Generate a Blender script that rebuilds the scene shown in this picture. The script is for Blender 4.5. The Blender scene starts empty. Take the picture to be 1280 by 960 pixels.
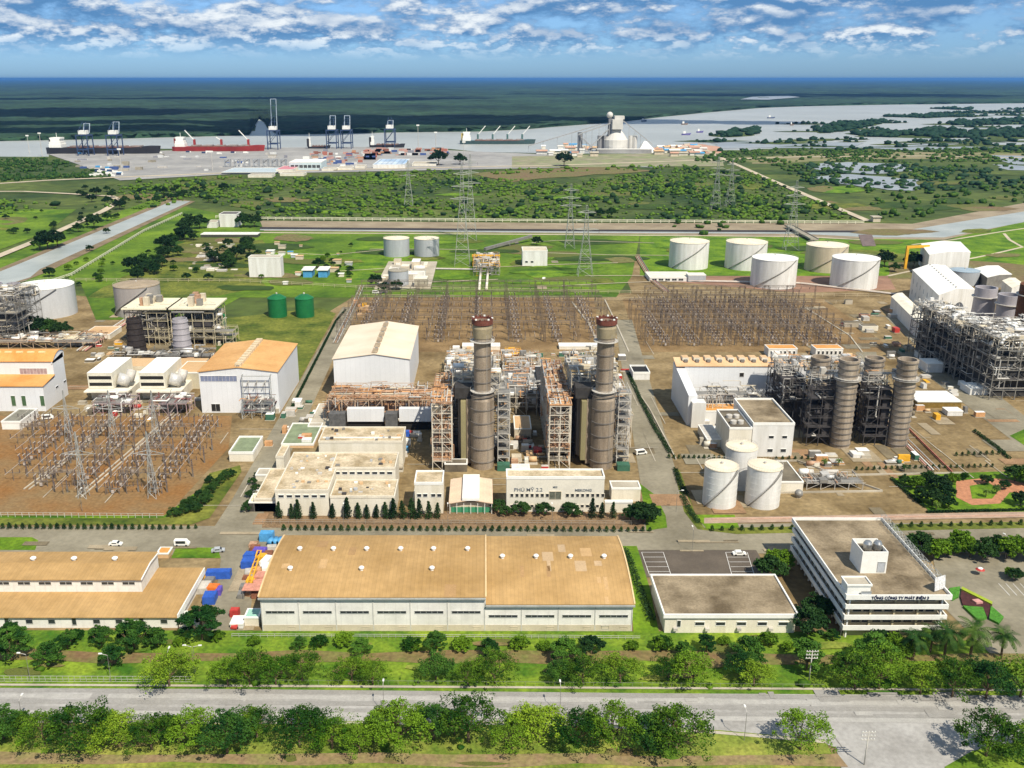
import bpy, bmesh, math, random
import numpy as np
from mathutils import Vector, Matrix
from mathutils.geometry import tessellate_polygon
R = math.radians
SC = bpy.context.scene
# ---------------------------------------------------------------- camera, light, exposure
CAM_H, PITCH, FPX, CX, CY = 150.0, 17.94, 1180.0, 605.0, 480.0
cd = bpy.data.cameras.new('camera'); cam = bpy.data.objects.new('camera', cd); SC.collection.objects.link(cam)
cam.location = (0, 0, CAM_H); cam.rotation_euler = (R(90 - PITCH), 0, 0)
cd.sensor_width = 36; cd.lens = FPX / 1280 * 36; cd.shift_x = (640 - CX) / 1280
cd.clip_start = 1; cd.clip_end = 400000
SC.camera = cam
SUN_EL, SUN_AZ = 52.0, 148.0          # azimuth from +Y, clockwise: the sun stands to the right, a little behind the camera
SC.view_settings.view_transform = 'Standard'; SC.view_settings.look = 'None'
SC.view_settings.exposure = 0.24; SC.view_settings.gamma = 1; SC.view_settings.use_curve_mapping = False
W = bpy.data.worlds.new('World'); SC.world = W; W.use_nodes = True
nt = W.node_tree; N = nt.nodes; L = nt.links
N.clear()
wo = N.new('ShaderNodeOutputWorld'); bg = N.new('ShaderNodeBackground'); bg.inputs[1].default_value = 0.085
sky = N.new('ShaderNodeTexSky'); sky.sky_type = 'NISHITA'; sky.sun_disc = False
sky.sun_elevation = R(SUN_EL); sky.sun_rotation = R(SUN_AZ); sky.air_density = 1.4; sky.dust_density = 0.4; sky.ozone_density = 3
def wmath(op, a, b=None, c=None):
    n = N.new('ShaderNodeMath'); n.operation = op
    for i, v in enumerate((a, b, c)):
        if v is None: continue
        if isinstance(v, (int, float)): n.inputs[i].default_value = v
        else: L.new(v, n.inputs[i])
    return n.outputs[0]
tc = N.new('ShaderNodeTexCoord'); sp = N.new('ShaderNodeSeparateXYZ'); L.new(tc.outputs['Generated'], sp.inputs[0])
el = wmath('MAXIMUM', wmath('ARCSINE', sp.outputs[2]), 0.0)
az = wmath('ARCTAN2', sp.outputs[0], sp.outputs[1])
def cnoise(su, sv_, dv=0.0, det=6, seed=0.0, ro=0.55):
    cb = N.new('ShaderNodeCombineXYZ'); L.new(wmath('MULTIPLY', az, su), cb.inputs[0]); L.new(wmath('MULTIPLY', wmath('ADD', el, dv), sv_), cb.inputs[1]); cb.inputs[2].default_value = seed
    t = N.new('ShaderNodeTexNoise'); t.inputs['Scale'].default_value = 1; t.inputs['Detail'].default_value = det; t.inputs['Roughness'].default_value = ro; t.inputs['Distortion'].default_value = .0
    L.new(cb.outputs[0], t.inputs['Vector']); return t.outputs[0]
def ramp(v, a, b, lo=0.0, hi=1.0):
    m = N.new('ShaderNodeMapRange'); m.interpolation_type = 'SMOOTHSTEP'
    m.inputs[1].default_value = a; m.inputs[2].default_value = b; m.inputs[3].default_value = lo; m.inputs[4].default_value = hi
    L.new(v, m.inputs[0]); return m.outputs[0]
def mix(f, a, b):
    m = N.new('ShaderNodeMix'); m.data_type = 'RGBA'
    if isinstance(f, (int, float)): m.inputs[0].default_value = f
    else: L.new(f, m.inputs[0])
    for i, v in ((6, a), (7, b)):
        if isinstance(v, tuple): m.inputs[i].default_value = (*v, 1)
        else: L.new(v, m.inputs[i])
    return m.outputs[2]
def fmix(f, a, b): return wmath('ADD', wmath('MULTIPLY', a, wmath('SUBTRACT', 1.0, f)), wmath('MULTIPLY', b, f))
up = ramp(el, R(1.6), R(3.4))
def puffs(dv): return fmix(up, cnoise(36, 84, dv, 8, 1.0, .60), cnoise(13, 33, dv, 9, 3.0, .60))
n1 = puffs(0.0); n2 = puffs(0.0062); big = cnoise(5, 16, 0.0, 2, 7.0)
dens = wmath('ADD', n1, wmath('MULTIPLY', wmath('SUBTRACT', big, 0.5), 0.60))
cover = wmath('MULTIPLY', wmath('MULTIPLY', ramp(dens, 0.36, 0.52), .95), ramp(el, R(0.8), R(2.6)))
shade = wmath('MULTIPLY', wmath('MULTIPLY', ramp(wmath('SUBTRACT', n1, n2), -0.07, 0.11), ramp(dens, .38, .55, .35, 1)), ramp(cnoise(9, 30, 0.0, 3, 11.0), .36, .56, .42, 1.0))
S_ = 0.052; bg.inputs[1].default_value = S_; q_ = 1/(S_*1.19)
ccol = mix(shade, (.10*q_, .26*q_, .52*q_), (.92*q_, .97*q_, 1.0*q_))
tint = mix(ramp(el, R(1.0), R(11)), (0.70, 1.36, 2.95), (1.0, 1.0, 1.05))
tm = N.new('ShaderNodeMix'); tm.data_type = 'RGBA'; tm.blend_type = 'MULTIPLY'; tm.inputs[0].default_value = 1
L.new(sky.outputs[0], tm.inputs[6]); L.new(tint, tm.inputs[7])
L.new(mix(cover, tm.outputs[2], ccol), bg.inputs[0]); L.new(bg.outputs[0], wo.inputs[0])
sd = bpy.data.lights.new('sun', 'SUN'); sun = bpy.data.objects.new('sun', sd); SC.collection.objects.link(sun)
sd.energy = 5.0; sd.angle = R(0.53); sd.color = (1.0, 0.92, 0.78)
sv = Vector((math.sin(R(SUN_AZ)) * math.cos(R(SUN_EL)), math.cos(R(SUN_AZ)) * math.cos(R(SUN_EL)), math.sin(R(SUN_EL))))
sun.rotation_euler = sv.to_track_quat('Z', 'Y').to_euler()
SC.render.engine = 'CYCLES'
SC.cycles.max_bounces = 5; SC.cycles.diffuse_bounces = 2; SC.cycles.glossy_bounces = 2; SC.cycles.transmission_bounces = 2
SC.cycles.volume_bounces = 0; SC.cycles.transparent_max_bounces = 6; SC.cycles.use_denoising = True

# ---------------------------------------------------------------- measuring helpers (photograph pixel -> metres on the ground)
ct, st = math.cos(R(PITCH)), math.sin(R(PITCH))
def G(px, py, z=0.0):
    a = (px - CX) / FPX; b = (CY - py) / FPX
    zd = -st + b * ct
    t = (z - CAM_H) / zd
    return (a * t, (ct + b * st) * t)
def Zat(Y, py):
    b = (CY - py) / FPX
    return CAM_H + Y * (-st + b * ct) / (ct + b * st)
def XP(px, Y, z=0.0): return (px - CX) / FPX * (Y * ct + (CAM_H - z) * st)
def YP(py, z=0.0): return G(CX, py, z)[1]
def BX(xl, xr, yb, yt, yk, z=None):
    """front base pixels xl..xr on row yb, roof edge row yt, roof back row yk -> x0,x1,y0,y1,height"""
    y0 = YP(yb); h = Zat(y0, yt) if z is None else z
    return XP(xl, y0), XP(xr, y0), y0, YP(yk, h), h

# ---------------------------------------------------------------- objects
def tag(o, label=None, cat=None, group=None, kind=None):
    if label: o['label'] = label
    if cat: o['category'] = cat
    if group: o['group'] = group
    if kind: o['kind'] = kind
    return o
def thing(name, label, cat, loc=(0, 0, 0), group=None, rz=0):
    o = bpy.data.objects.new(name, None); SC.collection.objects.link(o)
    o.location = loc; o.rotation_euler = (0, 0, rz); o.empty_display_size = 1
    return tag(o, label, cat, group)
def copy_tree(o, parent=None):
    c = o.copy(); SC.collection.objects.link(c)
    if parent: c.parent = parent
    for ch in list(o.children): copy_tree(ch, c)
    return c
def mesh_np(name, V, F, mats, parent=None, mi=None, smooth=False):
    V = np.asarray(V, dtype=np.float32); F = np.asarray(F, dtype=np.int32); k = F.shape[1]
    me = bpy.data.meshes.new(name); me.vertices.add(len(V)); me.vertices.foreach_set('co', V.ravel())
    me.loops.add(F.size); me.loops.foreach_set('vertex_index', F.ravel())
    me.polygons.add(len(F)); me.polygons.foreach_set('loop_start', np.arange(0, F.size, k, dtype=np.int32))
    me.polygons.foreach_set('loop_total', np.full(len(F), k, dtype=np.int32))
    if mi is not None: me.polygons.foreach_set('material_index', np.asarray(mi, dtype=np.int32))
    if smooth: me.polygons.foreach_set('use_smooth', np.ones(len(F), dtype=bool))
    for m in mats: me.materials.append(m)
    me.update(calc_edges=True)
    o = bpy.data.objects.new(name, me); SC.collection.objects.link(o)
    if parent: o.parent = parent
    return o
class MB:
    """gathers shapes and links them as ONE mesh"""
    def __init__(s): s.v = []; s.f = []; s.m = []; s.mats = []; s.sm = []
    def mi(s, m):
        if m not in s.mats: s.mats.append(m)
        return s.mats.index(m)
    def add(s, V, F, m, smooth=False):
        n = len(s.v); k = s.mi(m); s.v += [tuple(p) for p in V]
        for f in F: s.f.append(tuple(n + i for i in f)); s.m.append(k); s.sm.append(smooth)
        return s
    def box(s, x0, x1, y0, y1, z0, z1, m, top=None):
        V = [(x0,y0,z0),(x1,y0,z0),(x1,y1,z0),(x0,y1,z0),(x0,y0,z1),(x1,y0,z1),(x1,y1,z1),(x0,y1,z1)]
        s.add(V, [(0,3,2,1),(0,1,5,4),(1,2,6,5),(2,3,7,6),(3,0,4,7)], m); s.add(V[4:], [(0,1,2,3)], top or m); return s
    def prism(s, P, z0, z1, m, top=None):
        n = len(P); a = sum(P[i][0]*P[(i+1)%n][1]-P[(i+1)%n][0]*P[i][1] for i in range(n))
        if a < 0: P = P[::-1]
        zt = z1 if isinstance(z1, (list, tuple)) else [z1]*n
        V = [(p[0],p[1],z0) for p in P] + [(p[0],p[1],zt[i]) for i, p in enumerate(P)]
        s.add(V, [tuple(range(n))[::-1]] + [(i,(i+1)%n,n+(i+1)%n,n+i) for i in range(n)], m)
        s.add(V[n:], [tuple(range(n))], top or m); return s
    def hull(s, A, B, m):
        """solid between two matching polygons A, B (lists of 3-D points)"""
        n = len(A); V = list(A) + list(B)
        s.add(V, [tuple(range(n))[::-1], tuple(range(n, 2*n))] + [(i,(i+1)%n,n+(i+1)%n,n+i) for i in range(n)], m); return s
    def bar(s, a, b, r, m, n=4, r2=None):
        a = Vector(a); b = Vector(b); d = b - a
        if d.length < 1e-6: return s
        d.normalize(); u = d.cross(Vector((0,0,1)) if abs(d.z) < .95 else Vector((1,0,0))).normalized(); w = d.cross(u)
        r2 = r if r2 is None else r2; V = []
        for p, q in ((a, r), (b, r2)):
            for i in range(n):
                t = 2*math.pi*(i+.5)/n; V.append(p + (u*math.cos(t) + w*math.sin(t))*q)
        F = [(i,n+i,n+(i+1)%n,(i+1)%n) for i in range(n)] + [tuple(range(n)), tuple(range(2*n-1, n-1, -1))]
        return s.add(V, F, m, n > 6)
    def path(s, P, r, m, n=6):
        for a, b in zip(P, P[1:]): s.bar(a, b, r, m, n)
        return s
    def lathe(s, cx, cy, prof, m, n=32, cap=True, mtop=None, smooth=True):
        V = []
        for r, z in prof:
            for i in range(n):
                t = 2*math.pi*i/n; V.append((cx + r*math.cos(t), cy + r*math.sin(t), z))
        for j in range(len(prof)-1):
            Q = V[j*n:(j+2)*n]; s.add(Q, [(i,(i+1)%n,n+(i+1)%n,n+i) for i in range(n)], m, smooth)
        if cap: s.add(V[-n:], [tuple(range(n))], mtop or m)
        return s
    def ball(s, c, r, m, n=10, k=6, sz=1.0):
        prof = [(max(r*math.sin(math.pi*j/k), .001), c[2] - r*sz*math.cos(math.pi*j/k)) for j in range(k+1)]
        return s.lathe(c[0], c[1], prof, m, n, cap=False)
    def build(s, name, parent=None, label=None, cat=None, group=None, kind=None, absolute=True):
        me = bpy.data.meshes.new(name)
        off = Vector(parent_loc(parent)) if (parent and absolute) else Vector((0,0,0))
        me.from_pydata([(p[0]-off.x, p[1]-off.y, p[2]-off.z) for p in s.v], [], s.f)
        for m in s.mats: me.materials.append(m)
        me.polygons.foreach_set('material_index', s.m); me.polygons.foreach_set('use_smooth', s.sm)
        me.update(calc_edges=True)
        o = bpy.data.objects.new(name, me); SC.collection.objects.link(o)
        if parent: o.parent = parent
        return tag(o, label, cat, group, kind)
def parent_loc(p):
    v = Vector((0,0,0))
    while p is not None: v += Vector(p.location); p = p.parent
    return v
ORD = 'first second third fourth fifth sixth seventh eighth ninth tenth eleventh twelfth thirteenth fourteenth fifteenth sixteenth seventeenth eighteenth nineteenth twentieth'.split()
def nth(i):
    if i < 20: return ORD[i]
    t = ['twenty', 'thirty', 'forty', 'fifty', 'sixty'][(i+1)//10-2]; r = (i+1) % 10
    return t[:-1]+'ieth' if r == 0 else t+'-'+ORD[r-1]

# ---------------------------------------------------------------- materials
MATS = {}
def M(name, c, rough=.8, var=.2, sc=.25, c2=None, metal=0.0, stripe=None, fine=.1, fsc=2.5, spec=.3, streak=False, bump=0.0):
    if name in MATS: return MATS[name]
    m = bpy.data.materials.new(name); m.use_nodes = True; t = m.node_tree; P = t.nodes['Principled BSDF']
    P.inputs['Roughness'].default_value = rough; P.inputs['Metallic'].default_value = metal; P.inputs['Specular IOR Level'].default_value = spec
    geo = t.nodes.new('ShaderNodeNewGeometry'); vec = geo.outputs['Position']
    if streak:
        mp = t.nodes.new('ShaderNodeMapping'); mp.inputs['Scale'].default_value = (1, 1, .12); t.links.new(vec, mp.inputs[0]); vec = mp.outputs[0]
    n = t.nodes.new('ShaderNodeTexNoise'); n.inputs['Scale'].default_value = sc; n.inputs['Detail'].default_value = 6; n.inputs['Roughness'].default_value = .62
    t.links.new(vec, n.inputs['Vector'])
    r = t.nodes.new('ShaderNodeMapRange'); r.inputs[1].default_value = .33; r.inputs[2].default_value = .67; t.links.new(n.outputs[0], r.inputs[0])
    mx = t.nodes.new('ShaderNodeMix'); mx.data_type = 'RGBA'; t.links.new(r.outputs[0], mx.inputs[0])
    a = tuple(max(0, x*(1-var)) for x in c); b = c2 if c2 else tuple(min(.9, x*(1+var)) for x in c)
    mx.inputs[6].default_value = (*a, 1); mx.inputs[7].default_value = (*b, 1)
    f = t.nodes.new('ShaderNodeTexNoise'); f.inputs['Scale'].default_value = fsc; f.inputs['Detail'].default_value = 3; t.links.new(geo.outputs['Position'], f.inputs['Vector'])
    fr = t.nodes.new('ShaderNodeMapRange'); fr.inputs[1].default_value = .3; fr.inputs[2].default_value = .7; fr.inputs[3].default_value = 1-fine; fr.inputs[4].default_value = 1+fine
    t.links.new(f.outputs[0], fr.inputs[0])
    mu = t.nodes.new('ShaderNodeMix'); mu.data_type = 'RGBA'; mu.blend_type = 'MULTIPLY'; mu.inputs[0].default_value = 1
    t.links.new(mx.outputs[2], mu.inputs[6]); t.links.new(fr.outputs[0], mu.inputs[7]); out = mu.outputs[2]
    if stripe:                      # (axis, pitch, depth): sheet joints
        ax, pitch, dep = stripe
        s = t.nodes.new('ShaderNodeSeparateXYZ'); t.links.new(geo.outputs['Position'], s.inputs[0])
        q = t.nodes.new('ShaderNodeMath'); q.operation = 'MULTIPLY'; q.inputs[1].default_value = 1/pitch; t.links.new(s.outputs['XYZ'.index(ax)], q.inputs[0])
        w = t.nodes.new('ShaderNodeMath'); w.operation = 'FRACT'; t.links.new(q.outputs[0], w.inputs[0])
        g = t.nodes.new('ShaderNodeMath'); g.operation = 'GREATER_THAN'; g.inputs[1].default_value = .86; t.links.new(w.outputs[0], g.inputs[0])
        fl = t.nodes.new('ShaderNodeMath'); fl.operation = 'FLOOR'; t.links.new(q.outputs[0], fl.inputs[0])
        wn = t.nodes.new('ShaderNodeTexWhiteNoise'); wn.noise_dimensions = '1D'; t.links.new(fl.outputs[0], wn.inputs['W'])
        e = t.nodes.new('ShaderNodeMath'); e.operation = 'MULTIPLY_ADD'; e.inputs[1].default_value = -dep; e.inputs[2].default_value = 1; t.links.new(g.outputs[0], e.inputs[0])
        e2 = t.nodes.new('ShaderNodeMath'); e2.operation = 'MULTIPLY_ADD'; e2.inputs[1].default_value = dep*.55; t.links.new(wn.outputs[0], e2.inputs[0]); t.links.new(e.outputs[0], e2.inputs[2])
        m3 = t.nodes.new('ShaderNodeMix'); m3.data_type = 'RGBA'; m3.blend_type = 'MULTIPLY'; m3.inputs[0].default_value = 1
        t.links.new(out, m3.inputs[6]); t.links.new(e2.outputs[0], m3.inputs[7]); out = m3.outputs[2]
    t.links.new(out, P.inputs['Base Color'])
    if bump:
        bp = t.nodes.new('ShaderNodeBump'); bp.inputs['Strength'].default_value = bump; bp.inputs['Distance'].default_value = .6
        t.links.new(f.outputs[0], bp.inputs['Height']); t.links.new(bp.outputs[0], P.inputs['Normal'])
    MATS[name] = m; return m
yard = M('brown yard', (.165,.108,.04), .9, .3, .045, (.30,.22,.11), fine=.22, fsc=.5)
yard2 = M('brown gravel', (.19,.115,.045), .95, .3, .06, (.28,.185,.085), fine=.22, fsc=1.2)
redsoil = M('red gravel', (.31,.145,.04), .95, .25, .05, (.22,.15,.07), fine=.2, fsc=.8)
road = M('worn asphalt', (.20,.175,.12), .9, .16, .05, (.28,.25,.18), fine=.1, fsc=.6)
roadg = M('grey asphalt', (.31,.295,.27), .9, .12, .05, (.40,.385,.36), fine=.1, fsc=.8)
pale = M('pale concrete', (.42,.37,.28), .85, .2, .08, (.52,.47,.38), fine=.1)
concrete = M('concrete', (.30,.27,.21), .9, .22, .15)
dkconc = M('stained concrete', (.12,.10,.075), .9, .3, .12, (.2,.17,.12))
lawn = M('lawn', (.05,.15,.004), .95, .3, .06, (.16,.26,.010), fine=.25, fsc=.7)
lawn2 = M('rough grass', (.05,.10,.005), .95, .35, .05, (.19,.20,.03), fine=.3, fsc=.5)
meadow = M('meadow', (.045,.125,.004), .95, .35, .016, (.15,.24,.012), fine=.22, fsc=.25)
scrubg = M('scrub ground', (.03,.075,.012), .95, .4, .006, (.10,.13,.025), fine=.35, fsc=.06)
bare = M('bare earth', (.25,.16,.09), .95, .3, .02, (.14,.15,.04), fine=.25, fsc=.3)
soil = M('garden soil', (.20,.13,.07), .95, .3, .2, fine=.3, fsc=1.5)
white = M('white paint', (.64,.62,.57), .55, .07, .25, (.78,.77,.74), fine=.06, streak=True)
whitem = M('white sheet', (.72,.70,.65), .5, .10, .25, stripe=('X', 3.1, .05), fine=.03)
cool = M('white cladding', (.70,.71,.72), .5, .05, .07, stripe=('X', 2.4, .05), fine=.03)
cream = M('cream render', (.72,.66,.52), .8, .14, .2, (.78,.73,.62), fine=.06, streak=True)
beige = M('beige wall', (.55,.48,.36), .8, .14, .2, fine=.06)
trim = M('white parapet', (.80,.79,.74), .6, .06, .3, fine=.04)
tan = M('tan roof', (.37,.225,.082), .65, .10, .06, (.46,.29,.12), stripe=('X', 1.1, .14), fine=.08, fsc=.5)
tanb = M('pale tan roof', (.58,.37,.18), .6, .10, .03, (.65,.44,.25), stripe=('X', 1.5, .06), fine=.05, fsc=.7)
orange = M('orange roof', (.62,.27,.06), .55, .12, .05, (.68,.36,.12), stripe=('X', 1.2, .08), fine=.06, fsc=.8)
orangey = M('orange roof length', (.60,.31,.10), .55, .12, .05, (.68,.40,.16), stripe=('Y', 1.2, .08), fine=.06, fsc=.8)
creamroof = M('cream roof', (.72,.58,.42), .55, .08, .05, (.78,.67,.52), stripe=('Y', 1.3, .05), fine=.04)
flat = M('felt roof', (.42,.32,.18), .9, .28, .16, (.64,.53,.37), fine=.2, fsc=1.2)
flatb = M('brown roof', (.17,.125,.07), .9, .35, .10, (.34,.27,.175), fine=.18, fsc=1.5)
glass = M('dark glass', (.03,.035,.04), .2, .2, 1, spec=.6)
dark = M('dark opening', (.02,.018,.016), .8, .2, 1)
steel = M('grey steel', (.25,.24,.22), .5, .2, .3, metal=.3)
steell = M('light steel', (.50,.47,.42), .5, .2, .3)
steeld = M('dark steel', (.06,.055,.055), .6, .2, .3)
rustst = M('rust steel', (.40,.20,.10), .7, .3, .5, (.55,.36,.24))
insul = M('pipe lagging', (.62,.60,.56), .35, .12, .5, metal=.3)
copper = M('orange pipe', (.55,.30,.14), .5, .2, .4)
stackg = M('stack cladding', (.25,.195,.14), .65, .2, .3, (.38,.31,.235), fine=.18, streak=True, metal=.15)
stackd = M('stack cladding dark', (.17,.15,.13), .6, .2, .3, streak=True)
olive = M('olive duct', (.27,.235,.12), .7, .2, .2, streak=True)
stackred = M('red stack rim', (.15,.05,.035), .7, .3, .6)
black = M('black stack', (.035,.028,.026), .7, .3, .4)
tankw = M('tank white', (.62,.61,.57), .5, .06, .35, (.76,.75,.72), fine=.07, streak=True)
tanktop = M('tank top', (.75,.66,.50), .55, .10, .2)
tankb = M('tank beige', (.52,.45,.32), .6, .15, .2, streak=True)
tankg = M('tank grey', (.38,.40,.42), .5, .12, .2, streak=True)
green = M('green tank', (.012,.14,.045), .45, .12, .2)
yellow = M('yellow paint', (.72,.38,.03), .5, .15, .4)
blue = M('blue paint', (.03,.10,.42), .5, .2, .5)
bluel = M('light blue paint', (.08,.30,.55), .5, .2, .5)
red = M('red paint', (.45,.05,.04), .5, .2, .5)
pink = M('pale red', (.55,.28,.25), .7, .2, .5)
mint = M('mint roof', (.30,.52,.42), .6, .1, .3)
navy = M('crane blue', (.035,.06,.13), .5, .2, .2)
hullr = M('ship red', (.30,.035,.03), .5, .2, .05)
hullk = M('ship black', (.03,.03,.035), .5, .2, .05)
bark = M('bark', (.13,.09,.055), .9, .3, 2)
tyre = M('tyre', (.02,.02,.02), .9, .1, 3)
signk = M('sign letters', (.02,.02,.06), .6, .05, 1)
signg = M('grey letters', (.16,.18,.2), .6, .05, 1)
maroon = M('ground cover', (.06,.02,.02), .9, .3, 1)
brickp = M('brick path', (.42,.19,.10), .9, .2, .6)
galv = M('galvanised lattice', (.42,.43,.41), .5, .15, .3, metal=.2)
insb = M('insulator brown', (.09,.065,.06), .5, .3, 1)
cloudm = M('cloud white', (.85,.85,.87), 1, .02, .001, fine=.01)
def water(name, c, c2, bumps=.15, sc=.02, rough=.22):
    m = M(name, c, rough, 0, sc, c2, spec=.5, fine=.05, fsc=.05)
    t = m.node_tree; g = t.nodes.new('ShaderNodeNewGeometry'); n = t.nodes.new('ShaderNodeTexNoise'); n.inputs['Scale'].default_value = .15; n.inputs['Detail'].default_value = 4
    t.links.new(g.outputs['Position'], n.inputs['Vector']); b = t.nodes.new('ShaderNodeBump'); b.inputs['Strength'].default_value = bumps; b.inputs['Distance'].default_value = .5
    t.links.new(n.outputs[0], b.inputs['Height']); t.links.new(b.outputs[0], t.nodes['Principled BSDF'].inputs['Normal']); return m
river = water('river water', (.33,.35,.34), (.41,.43,.42), .3, .003, .4)
pond = water('pond water', (.24,.27,.30), (.34,.37,.38), .3, .006, .4)
canalw = water('canal water', (.30,.33,.31), (.42,.44,.41), .2, .02, .4)
def leafm(name, c, c2):
    m = bpy.data.materials.new(name); m.use_nodes = True; t = m.node_tree; P = t.nodes['Principled BSDF']; P.inputs['Roughness'].default_value = .7
    P.inputs['Specular IOR Level'].default_value = .15
    g = t.nodes.new('ShaderNodeNewGeometry'); oi = t.nodes.new('ShaderNodeObjectInfo')
    n = t.nodes.new('ShaderNodeTexNoise'); n.inputs['Scale'].default_value = .35; n.inputs['Detail'].default_value = 5; t.links.new(g.outputs['Position'], n.inputs['Vector'])
    a = t.nodes.new('ShaderNodeMath'); a.operation = 'MULTIPLY_ADD'; a.inputs[1].default_value = .5; a.inputs[2].default_value = -.25; t.links.new(oi.outputs['Random'], a.inputs[0])
    s0 = t.nodes.new('ShaderNodeMath'); s0.operation = 'ADD'; t.links.new(n.outputs[0], s0.inputs[0]); t.links.new(a.outputs[0], s0.inputs[1])
    r = t.nodes.new('ShaderNodeMapRange'); r.inputs[1].default_value = .3; r.inputs[2].default_value = .7; t.links.new(s0.outputs[0], r.inputs[0])
    mx = t.nodes.new('ShaderNodeMix'); mx.data_type = 'RGBA'; mx.inputs[6].default_value = (*c, 1); mx.inputs[7].default_value = (*c2, 1); t.links.new(r.outputs[0], mx.inputs[0])
    t.links.new(mx.outputs[2], P.inputs['Base Color']); MATS[name] = m; return m
leafA = leafm('leaves green', (.010,.048,.003), (.125,.23,.012))
leafB = leafm('leaves dark', (.008,.028,.009), (.022,.055,.014))
leafC = leafm('leaves yellow green', (.035,.105,.004), (.22,.33,.02))
leafG = leafm('layered leaves', (.010,.05,.008), (.07,.165,.018))
leafD = leafm('hedge leaves', (.010,.038,.010), (.03,.075,.014))
leafE = leafm('mangrove', (.010,.036,.018), (.030,.072,.026))
leafF = leafm('scrub leaves', (.010,.040,.006), (.10,.18,.016))
# ================================================================ THE SETTING
LAY = [0]
def sheet(name, P, z, m, jitter=0.0, seed=1, kind='structure', step=25, cat=None, label=None, group=None):
    LAY[0] += 1; z += .0021*(LAY[0] % 17) if z < .5 else .011*(LAY[0] % 7)
    rng = random.Random(seed); Q = []
    W3 = [G(*p) for p in P]
    if jitter:
        for i, a in enumerate(W3):
            b = W3[(i+1) % len(W3)]; d = math.hypot(b[0]-a[0], b[1]-a[1]); n = max(1, min(24, int(d/step)))
            for k in range(n):
                t = k/n; Q.append((a[0]+(b[0]-a[0])*t + rng.uniform(-jitter, jitter)*(k > 0), a[1]+(b[1]-a[1])*t + rng.uniform(-jitter, jitter)*(k > 0)))
    else: Q = W3
    a = sum(Q[i][0]*Q[(i+1)%len(Q)][1]-Q[(i+1)%len(Q)][0]*Q[i][1] for i in range(len(Q)))
    if a < 0: Q = Q[::-1]
    T = tessellate_polygon([[Vector((q[0], q[1], 0)) for q in Q]])
    T = [t if (Q[t[1]][0]-Q[t[0]][0])*(Q[t[2]][1]-Q[t[0]][1])-(Q[t[2]][0]-Q[t[0]][0])*(Q[t[1]][1]-Q[t[0]][1]) > 0 else t[::-1] for t in T]
    me = bpy.data.meshes.new(name); me.from_pydata([(q[0], q[1], z) for q in Q], [], T); me.update(); me.materials.append(m)
    o = bpy.data.objects.new(name, me); SC.collection.objects.link(o); return tag(o, label, cat, group, kind)
def ribbon(name, P, w, z, m, px=False, **k):
    """strip of width w metres along pixel points P"""
    LAY[0] += 1; z += .0021*(LAY[0] % 17)
    Q = [Vector(G(*p)) for p in P]; Lf, Rt = [], []
    for i, q in enumerate(Q):
        d = (Q[min(i+1, len(Q)-1)] - Q[max(i-1, 0)]).normalized(); n = Vector((-d.y, d.x)) * w/2
        Lf.append(q+n); Rt.append(q-n)
    V = [(p.x, p.y, z) for p in Lf] + [(p.x, p.y, z) for p in Rt]; n = len(Q)
    mb = MB(); mb.add(V, [(i, n+i, n+i+1, i+1) for i in range(n-1)], m)
    return mb.build(name, kind='structure', **k)
# base ground to the horizon
mb = MB(); n = 64; Vg = [(0, 200, 0)] + [(120000*math.cos(2*math.pi*i/n), 120000*math.sin(2*math.pi*i/n), 0) for i in range(n)]
mb.add(Vg, [(0, 1+i, 1+(i+1) % n) for i in range(n)], scrubg); mb.build('ground', kind='structure')
# far river, its bend, ponds
sheet('river', [(-500,205),(0,206),(60,206),(62,186),(560,186),(600,190),(700,192),(880,192),(1000,196),(1500,196),(1500,126),(1280,128),(1100,129),(1000,130),(950,132),(880,138),(830,143),(780,149),(700,154),(660,157),(600,160),(500,161),(350,162),(300,165),(130,168),(0,171),(-500,176)], .25, river)
sheet('river', [(318,168),(346,168),(334,160),(330,153),(322,148),(316,152),(320,158)], .24, river)
# far lagoon strip
sheet('river', [(925,126.5),(960,127),(1000,123.5),(985,121.5),(940,123)], 12.5, pond)
# far mangrove forest: a raised canopy with an uneven top, from the far bank to the horizon
rng = np.random.default_rng(5)
bx = np.array([-500,0,130,200,300,314,317,320,326,330,338,346,352,400,500,600,660,700,780,830,880,950,1000,1100,1280,1700], float)
by = np.array([179.5,176.5,174,172,169.5,168.5,161,150,148,152,161,168.5,168.5,167.5,165.5,164.5,161.5,158,152,146,141,135,133,131,129,127], float)
cols = np.arange(-480, 1690, 6.0); ys = np.interp(cols, bx, by)
Y0 = np.array([YP(y) for y in ys]); K = 460; t = (np.arange(K)/(K-1))**1.5
Yg = Y0[None,:]*np.exp(t[:,None]*np.log(70000/Y0[None,:])); D = Yg*ct + CAM_H*st
Xg = (cols[None,:]-CX)/FPX*D
Zg = 8.5 + rng.uniform(-2.6, 2.6, Yg.shape) + 1.6*np.sin(Xg/140+Yg/310) + 1.5*np.sin(Xg/61-Yg/97)
Zg = np.where(Yg > 20000, 9, Zg); Zg[0,:] = -0.5; Yg[1:3] += rng.uniform(-12, 12, Yg[1:3].shape)
V = np.stack([Xg, Yg, Zg], -1).reshape(-1, 3); C = len(cols); idx = np.arange((K-1)*(C-1)); r_, c_ = idx//(C-1), idx % (C-1)
F = np.stack([r_*C+c_, r_*C+c_+1, (r_+1)*C+c_+1, (r_+1)*C+c_], -1)
canopy = M('mangrove canopy', (.005,.028,.020), .95, .45, .0011, (.034,.078,.038), fine=.4, fsc=.012)
tag(mesh_np('forest', V, F, [canopy]), kind='stuff')
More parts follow.
